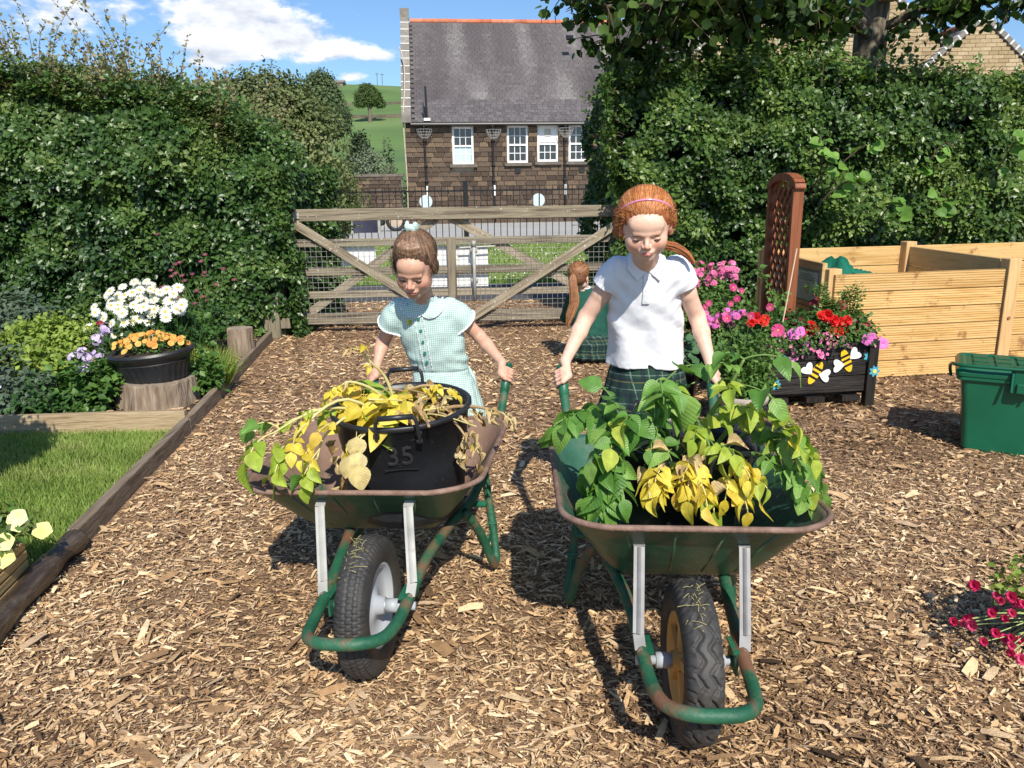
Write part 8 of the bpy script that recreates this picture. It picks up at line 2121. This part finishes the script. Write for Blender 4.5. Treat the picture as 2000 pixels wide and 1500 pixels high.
    for nm, rg, o_, th, mt in (('collar', lambda X, Y, Z: np.maximum(reg(X, Y, Z), Y - 3.12), .0060, .0030, gm), ('collar_piping', lambda X, Y, Z: np.maximum(np.abs(reg(X, Y, Z)) - .0020, Y - 3.12), .0072, .0034, wh)):
        c = s.shell(rg, o_, th, (-.46, 2.99, .84), (-.24, 3.16, .97)); me = c.mesh(nm); me.transform(T4); obj(nm, me, dr, mt)
    xl = lambda Z: -.338 + (.64 - Z) * .115 - .002
    for dx in (-.020, .014):
        c = s.shell(lambda X, Y, Z: np.maximum(np.maximum(np.abs(X - xl(Z) - dx) - .0020, np.abs(Z - .752) - .118), Y - 3.14), .0015, .0034, (-.42, 2.99, .62), (-.28, 3.16, .90)); me = c.mesh('placket_line'); me.transform(T4); obj('placket_line', me, dr, wh)
    for sh, el, wr, g, t, o in arms:
        sh, el = np.array(sh), np.array(el); d = (el - sh) / np.linalg.norm(el - sh); e = sh + d * .088
        lo, hi = e - .075, e + .075; c = s.shell(lambda X, Y, Z: np.maximum(np.abs((X - e[0]) * d[0] + (Y - e[1]) * d[1] + (Z - e[2]) * d[2] + .0035) - .0040, np.sqrt((X - e[0]) ** 2 + (Y - e[1]) ** 2 + (Z - e[2]) ** 2) - .072), .0010, .0034, lo, hi); me = c.mesh('sleeve_hem'); me.transform(T4); obj('sleeve_hem', me, dr, wh)
    def surf_y(x, z):
        i, k = int(round((x - s.lo[0]) / s.h)), int(round((z - s.lo[2]) / s.h)); j = np.nonzero(s.a[i, :, k] < 0)[0]; return s.lo[1] + s.h * j[0] if len(j) else 3.05
    bt = M('green_button', [(.01, .15, .10), (.02, .2, .14)], rough=.4)
    for z in (.862, .812, .764, .718, .676):
        x = xl(z) - .003; y = surf_y(x, z) - .003; mb = MB(); mb.tube([(x - off[0], y - off[1], z), (x - off[0], y - off[1] - .0035, z)], .0062, 12); mb.build('button', bt, dr)
    x, z = -.404, .848; y = surf_y(x, z); bd = Vector((x - off[0], y - off[1] - .003, z))
    mb = MB(); mb.lathe([(0, .003), (.010, .0025), (.0135, 0), (.012, -.002)], 20, rot=Matrix.Rotation(pi / 2, 3, 'X') @ Matrix.Rotation(.1, 3, 'Y'), c=bd); b_ = mb.build('badge', M('badge_yellow', [(.55, .58, .05), (.70, .66, .08)], scale=80), dr)
    mb = MB(); mb.tube(smooth_path([bd + Vector((-.006, -.004, .004)), bd + Vector((.002, -.0045, .007)), bd + Vector((.005, -.004, 0)), bd + Vector((-.001, -.0045, -.006)), bd + Vector((-.005, -.004, -.001))], 3), .0012, 5); mb.build('badge_print', M('badge_green', [(.08, .14, .02), (.12, .2, .03)]), b_)
    # belt tie hanging at the side
    mb = MB(); mb.tube(smooth_path([(.10, .02, .63), (.135, .02, .56), (.135, .03, .45)], 4), [.009, .012, .013, .014, .013, .012, .012, .011, .01], 8); mb.build('belt_tie', gm, dr, True)
    # hair pulled up to a scrunchie
    hm = hairmat('brown_hair', [(.055, .028, .017), (.11, .060, .036), (.18, .105, .062), (.28, .175, .11)])
    hb = M('brown_scalp', [(.06, .032, .02), (.11, .062, .038)], scale=60, rough=.5, bump=.4, bscale=200)
    h = Field((-.52, 2.78, .92), (-.20, 3.12, 1.26), .003); h.frame(R, T, sc)
    h.ell((0, .018, .034), (.0775 * wf, .0925, .0850), 0); h.ell((0, .035, -.015), (.068 * wf, .062, .052), .02)
    for s_ in (-1, 1): h.ell((s_ * .069, .006, -.006), (.012, .026, .030), .012)
    h.ell((0, -.110, -.030), (.0640, .090, .100), .006, 's'); h.ell((-.03, -.10, .02), (.034, .05, .052), .006, 's'); h.ell((.03, -.10, .02), (.034, .05, .052), .006, 's')
    h.wrinkle(lambda P: (fbm(P * 70, 5, 2) - .5) * .0050 + .001 * np.sin((P - T) @ R[:, 0] * 420))
    me = h.mesh('hair'); me.transform(T4); hair = obj('hair', me, G, hb)
    top = np.array([-.10, .20, .97])
    pr = []
    for i in range(2400):
        a = random.uniform(-1.9, 1.9); z0 = 1.5 if abs(a) < .6 else .46 + .10 * cos(a) if abs(a) < 1.0 else random.uniform(-.5, .45)
        pr.append(((sin(a), -cos(a), z0 + random.gauss(0, .05)), tuple(top + rng.normal(0, .05, 3))))
    strands('hair_strands', hair, R, T - off, sc, (0, .018, .034), (.0785 * wf, .0935, .0860), pr, hm, w=.0012, lift=.003)
    pr = []
    for i in range(150):
        a = random.choice((-1, -1, 1)) * random.uniform(.85, 1.6); u = np.array([sin(a), -cos(a) * .9, random.uniform(-.7, .3)]); pr.append((u, u + rng.normal(0, .28, 3) + [0, 0, -.15]))
    strands('stray_hair', hair, R, T - off, sc, (0, .012, .022), (.078 * wf, .092, .086), pr, hm, w=.0008, lift=.014, seg=5, wob=.08)
    pr = []
    for i in range(260):
        a = random.uniform(-1.3, 1.3); u = np.array([sin(a), -cos(a), .52 + .1 * cos(a) + random.gauss(0, .07)]); pr.append((u, u + np.array([random.gauss(0, .08), .25, random.uniform(.3, .6)])))
    strands('baby_hair', hair, R, T - off, sc, (0, .010, .028), (.076 * wf, .090, .084), pr, hm, w=.0005, lift=.003, seg=5, wob=.02)
    # twisted front section: little rolls side by side above the forehead
    tw = Field((-.50, 2.78, .98), (-.22, 3.05, 1.24), .0024); tw.frame(R, T, sc)
    for i in range(9):
        a = -.66 + i * .16; u = lambda el, rr: np.array([0, .018, .034]) + np.array([sin(a) * cos(el) * .078 * wf, -cos(a) * cos(el) * .094, sin(el) * .086]) * rr
        tw.rc(u(.56, 1.01), u(.76, 1.09), .0055, .0085, .001); tw.rc(u(.76, 1.09), u(1.02, 1.03), .0085, .0040, .001)
    a0 = .50
    for i in range(14):
        el = .75 + i * .075; c_ = np.array([0, .018, .034]) + np.array([sin(a0) * cos(el) * .078 * wf, -cos(a0) * cos(el) * .094, sin(el) * .086]) * 1.02; tw.ell(c_, (.0030, .0040, .0040), .001)
    me = tw.mesh('braid'); me.transform(T4); obj('braid', me, hair, M('brown_braid', [(.12, .065, .04), (.24, .145, .09), (.38, .25, .17)], scale=90, rough=.45))
    # scrunchie and bun
    tp = np.array([0, .018, .034]) + top / np.linalg.norm(top) * np.array([.078 * wf, .0935, .086])
    sc_f = Field((-.50, 2.85, 1.08), (-.24, 3.12, 1.32), .003); sc_f.frame(R, T, sc)
    for i in range(12):
        a = 2 * pi * i / 12; sc_f.ell(tp * 1.0 + np.array([.016 * cos(a), .012 * sin(a), .006 + .007 * (i % 2)]), (.0095, .0095, .010 + .003 * (i % 3)), .003)
    sc_f.ell(tp * 1.0 + np.array([0, -.006, .010]), (.017, .014, .013), .004)
    me = sc_f.mesh('scrunchie'); me.transform(T4); obj('scrunchie', me, G, _gingham('scrunchie_gingham', .006))
    b2 = Field((-.50, 2.85, 1.08), (-.24, 3.14, 1.32), .003); b2.frame(R, T, sc); b2.ell(tp * 1.06 + np.array([0, .004, .004]), (.014, .014, .014), 0); b2.rc(tp * 1.1 + np.array([-.01, .01, .01]), tp * 1.0 + np.array([-.034, .016, .012]), .008, .004, .006)
    me = b2.mesh('bun'); me.transform(T4); obj('bun', me, hair, hb)

def girl_crouching():
    off = np.array([.65, 6.2, 0.]); G = empty('person', tuple(off), 0, 'girl crouching with her back turned in dark green cardigan and tartan skirt by the gate', 'person')
    R = RZ(rad(150)) @ RX(rad(12)); T = np.array([.555, 6.22, .685]); sc = 1.0; T4 = Matrix.Translation(-Vector(off))
    f = Field((.34, 5.95, -.01), (.98, 6.65, .84), .005)
    head_sdf(f, R, T, sc); f.frame(); f.rc((.575, 6.25, .63), (.60, 6.27, .54), .038, .042, .02)
    f.loft([(.12, .66, 6.17, .14, .12), (.35, .64, 6.20, .11, .09), (.50, .615, 6.26, .12, .07), (.56, .605, 6.27, .05, .045)], .03)
    for sh, el, wr in (((.50, 6.28, .50), (.455, 6.36, .33), (.56, 6.48, .26)), ((.74, 6.28, .48), (.83, 6.30, .34), (.80, 6.40, .42))):
        f.rc(sh, el, .034, .027, .02); f.rc(el, wr, .026, .018, .01); w = np.array(wr)
        f.ell(w + [0, .03, 0], (.024, .034, .014), .01)
        for i in range(4): f.rc(w + [(-.018 + .012 * i), .05, 0], w + [(-.02 + .013 * i), .085, -.012], .0065, .0055, .003)
        f.rc(w + [.02, .02, 0], w + [.036, .05, -.005], .007, .006, .004)
    for sx in (-.07, .07): f.rc((.66 + sx, 6.2, .14), (.68 + sx, 6.46, .34), .058, .045, .02); f.rc((.68 + sx, 6.46, .34), (.66 + sx, 6.36, .07), .043, .028, .012)
    me = f.mesh('body', head_attrs(R, T, sc)); me.transform(T4); obj('body', me, G, MATS['skin_fair'])
    for sx in (-.07, .07): shoe(G, off, .66 + sx, 6.38, pi)
    c = Field((.34, 5.98, .12), (.98, 6.60, .66), .005)
    c.loft([(.19, .655, 6.165, .155, .125), (.26, .65, 6.175, .150, .118), (.40, .635, 6.21, .145, .105), (.50, .618, 6.25, .140, .088), (.555, .607, 6.265, .09, .062), (.59, .60, 6.27, .05, .046)], .0)
    for sh, el, wr in (((.50, 6.28, .50), (.455, 6.36, .33), (.545, 6.465, .27)), ((.74, 6.28, .48), (.83, 6.30, .34), (.81, 6.38, .40))): c.rc(sh, el, .048, .040, .025); c.rc(el, wr, .040, .028, .012)
    c.wrinkle(lambda P: (fbm(P * 14, 6, 3) - .5) * .020 + .004 * np.sin(P[:, 2] * 70 + P[:, 0] * 30) * np.exp(-((P[:, 2] - .28) / .08) ** 2), .03)
    me = c.mesh('cardigan'); me.transform(T4); obj('cardigan', me, G, M('green_cardigan', [(.006, .055, .038), (.010, .075, .052)], scale=40, rough=.9, bump=.2))
    mb = MB(); mb.tube([(.60 - off[0] + .046 * cos(a), 6.262 - off[1] + .044 * sin(a), .592 + .006 * sin(a)) for a in np.linspace(0, 2 * pi, 20)], .007, 6); mb.build('shirt_collar', MATS['white_cotton'], G, True)
    k = Field((.40, 5.9, -.01), (.98, 6.62, .40), .005)
    k.ell((.665, 6.16, .135), (.185, .165, .135), 0); k.ell((.68, 6.34, .24), (.16, .17, .11), .05); k.ell((.66, 6.12, .06), (.17, .14, .06), .03)
    k.wrinkle(lambda P: .006 * np.sin(np.arctan2(P[:, 1] - 6.2, P[:, 0] - .665) * 16) + (fbm(P * 12, 2, 2) - .5) * .012, .03); k.plane_cut((.66, 6.2, .004), (0, 0, -1), (.66, 6.2, -.1), .3)
    me = k.mesh('tartan_skirt'); me.transform(T4); obj('tartan_skirt', me, G, m_tartan)
    hm = hairmat('auburn_hair', [(.10, .038, .018), (.19, .078, .034), (.30, .14, .062), (.42, .22, .11)]); hb = M('auburn_scalp', [(.12, .05, .024), (.20, .09, .042)], scale=60, rough=.5)
    h = Field((.42, 6.05, .52), (.70, 6.38, .84), .004); h.frame(R, T, sc); h.ell((0, .02, .034), (.080, .096, .087), 0); h.ell((0, .04, -.02), (.072, .066, .058), .02); h.ell((0, -.115, -.03), (.066, .09, .095), .006, 's')
    me = h.mesh('hair'); me.transform(T4); hair = obj('hair', me, G, hb)
    pr = [((sin(a), -cos(a), random.uniform(-.3, .9) if abs(a) > .9 else random.uniform(.5, .9)), (random.gauss(0, .1), 1, random.gauss(-.35, .1))) for a in (random.uniform(-2.6, 2.6) for _ in range(1000))]
    strands('hair_strands', hair, R, T - off, sc, (0, .02, .034), (.081, .097, .088), pr, hm, w=.0016, lift=.004)
    tie = np.array(R @ np.array([0, .103, .0]) + T)
    tail_strands('ponytail', hair, [tie, tie + [-.012, -.03, -.045], (.505, 6.085, .50), (.475, 6.08, .40), (.450, 6.08, .31)], [.014, .030, .036, .030, .008], 700, hm, off, w=.003)
    mb = MB(); q = tie + np.array([-.004, -.008, -.010]) - off; mb.tube([tuple(q + np.array([.018 * cos(a), .010 * sin(a), .016 * sin(a)])) for a in np.linspace(0, 2 * pi, 16)], .005, 6); mb.build('hair_tie', m_black, hair, True)
girl_white(); girl_gingham(); girl_crouching()
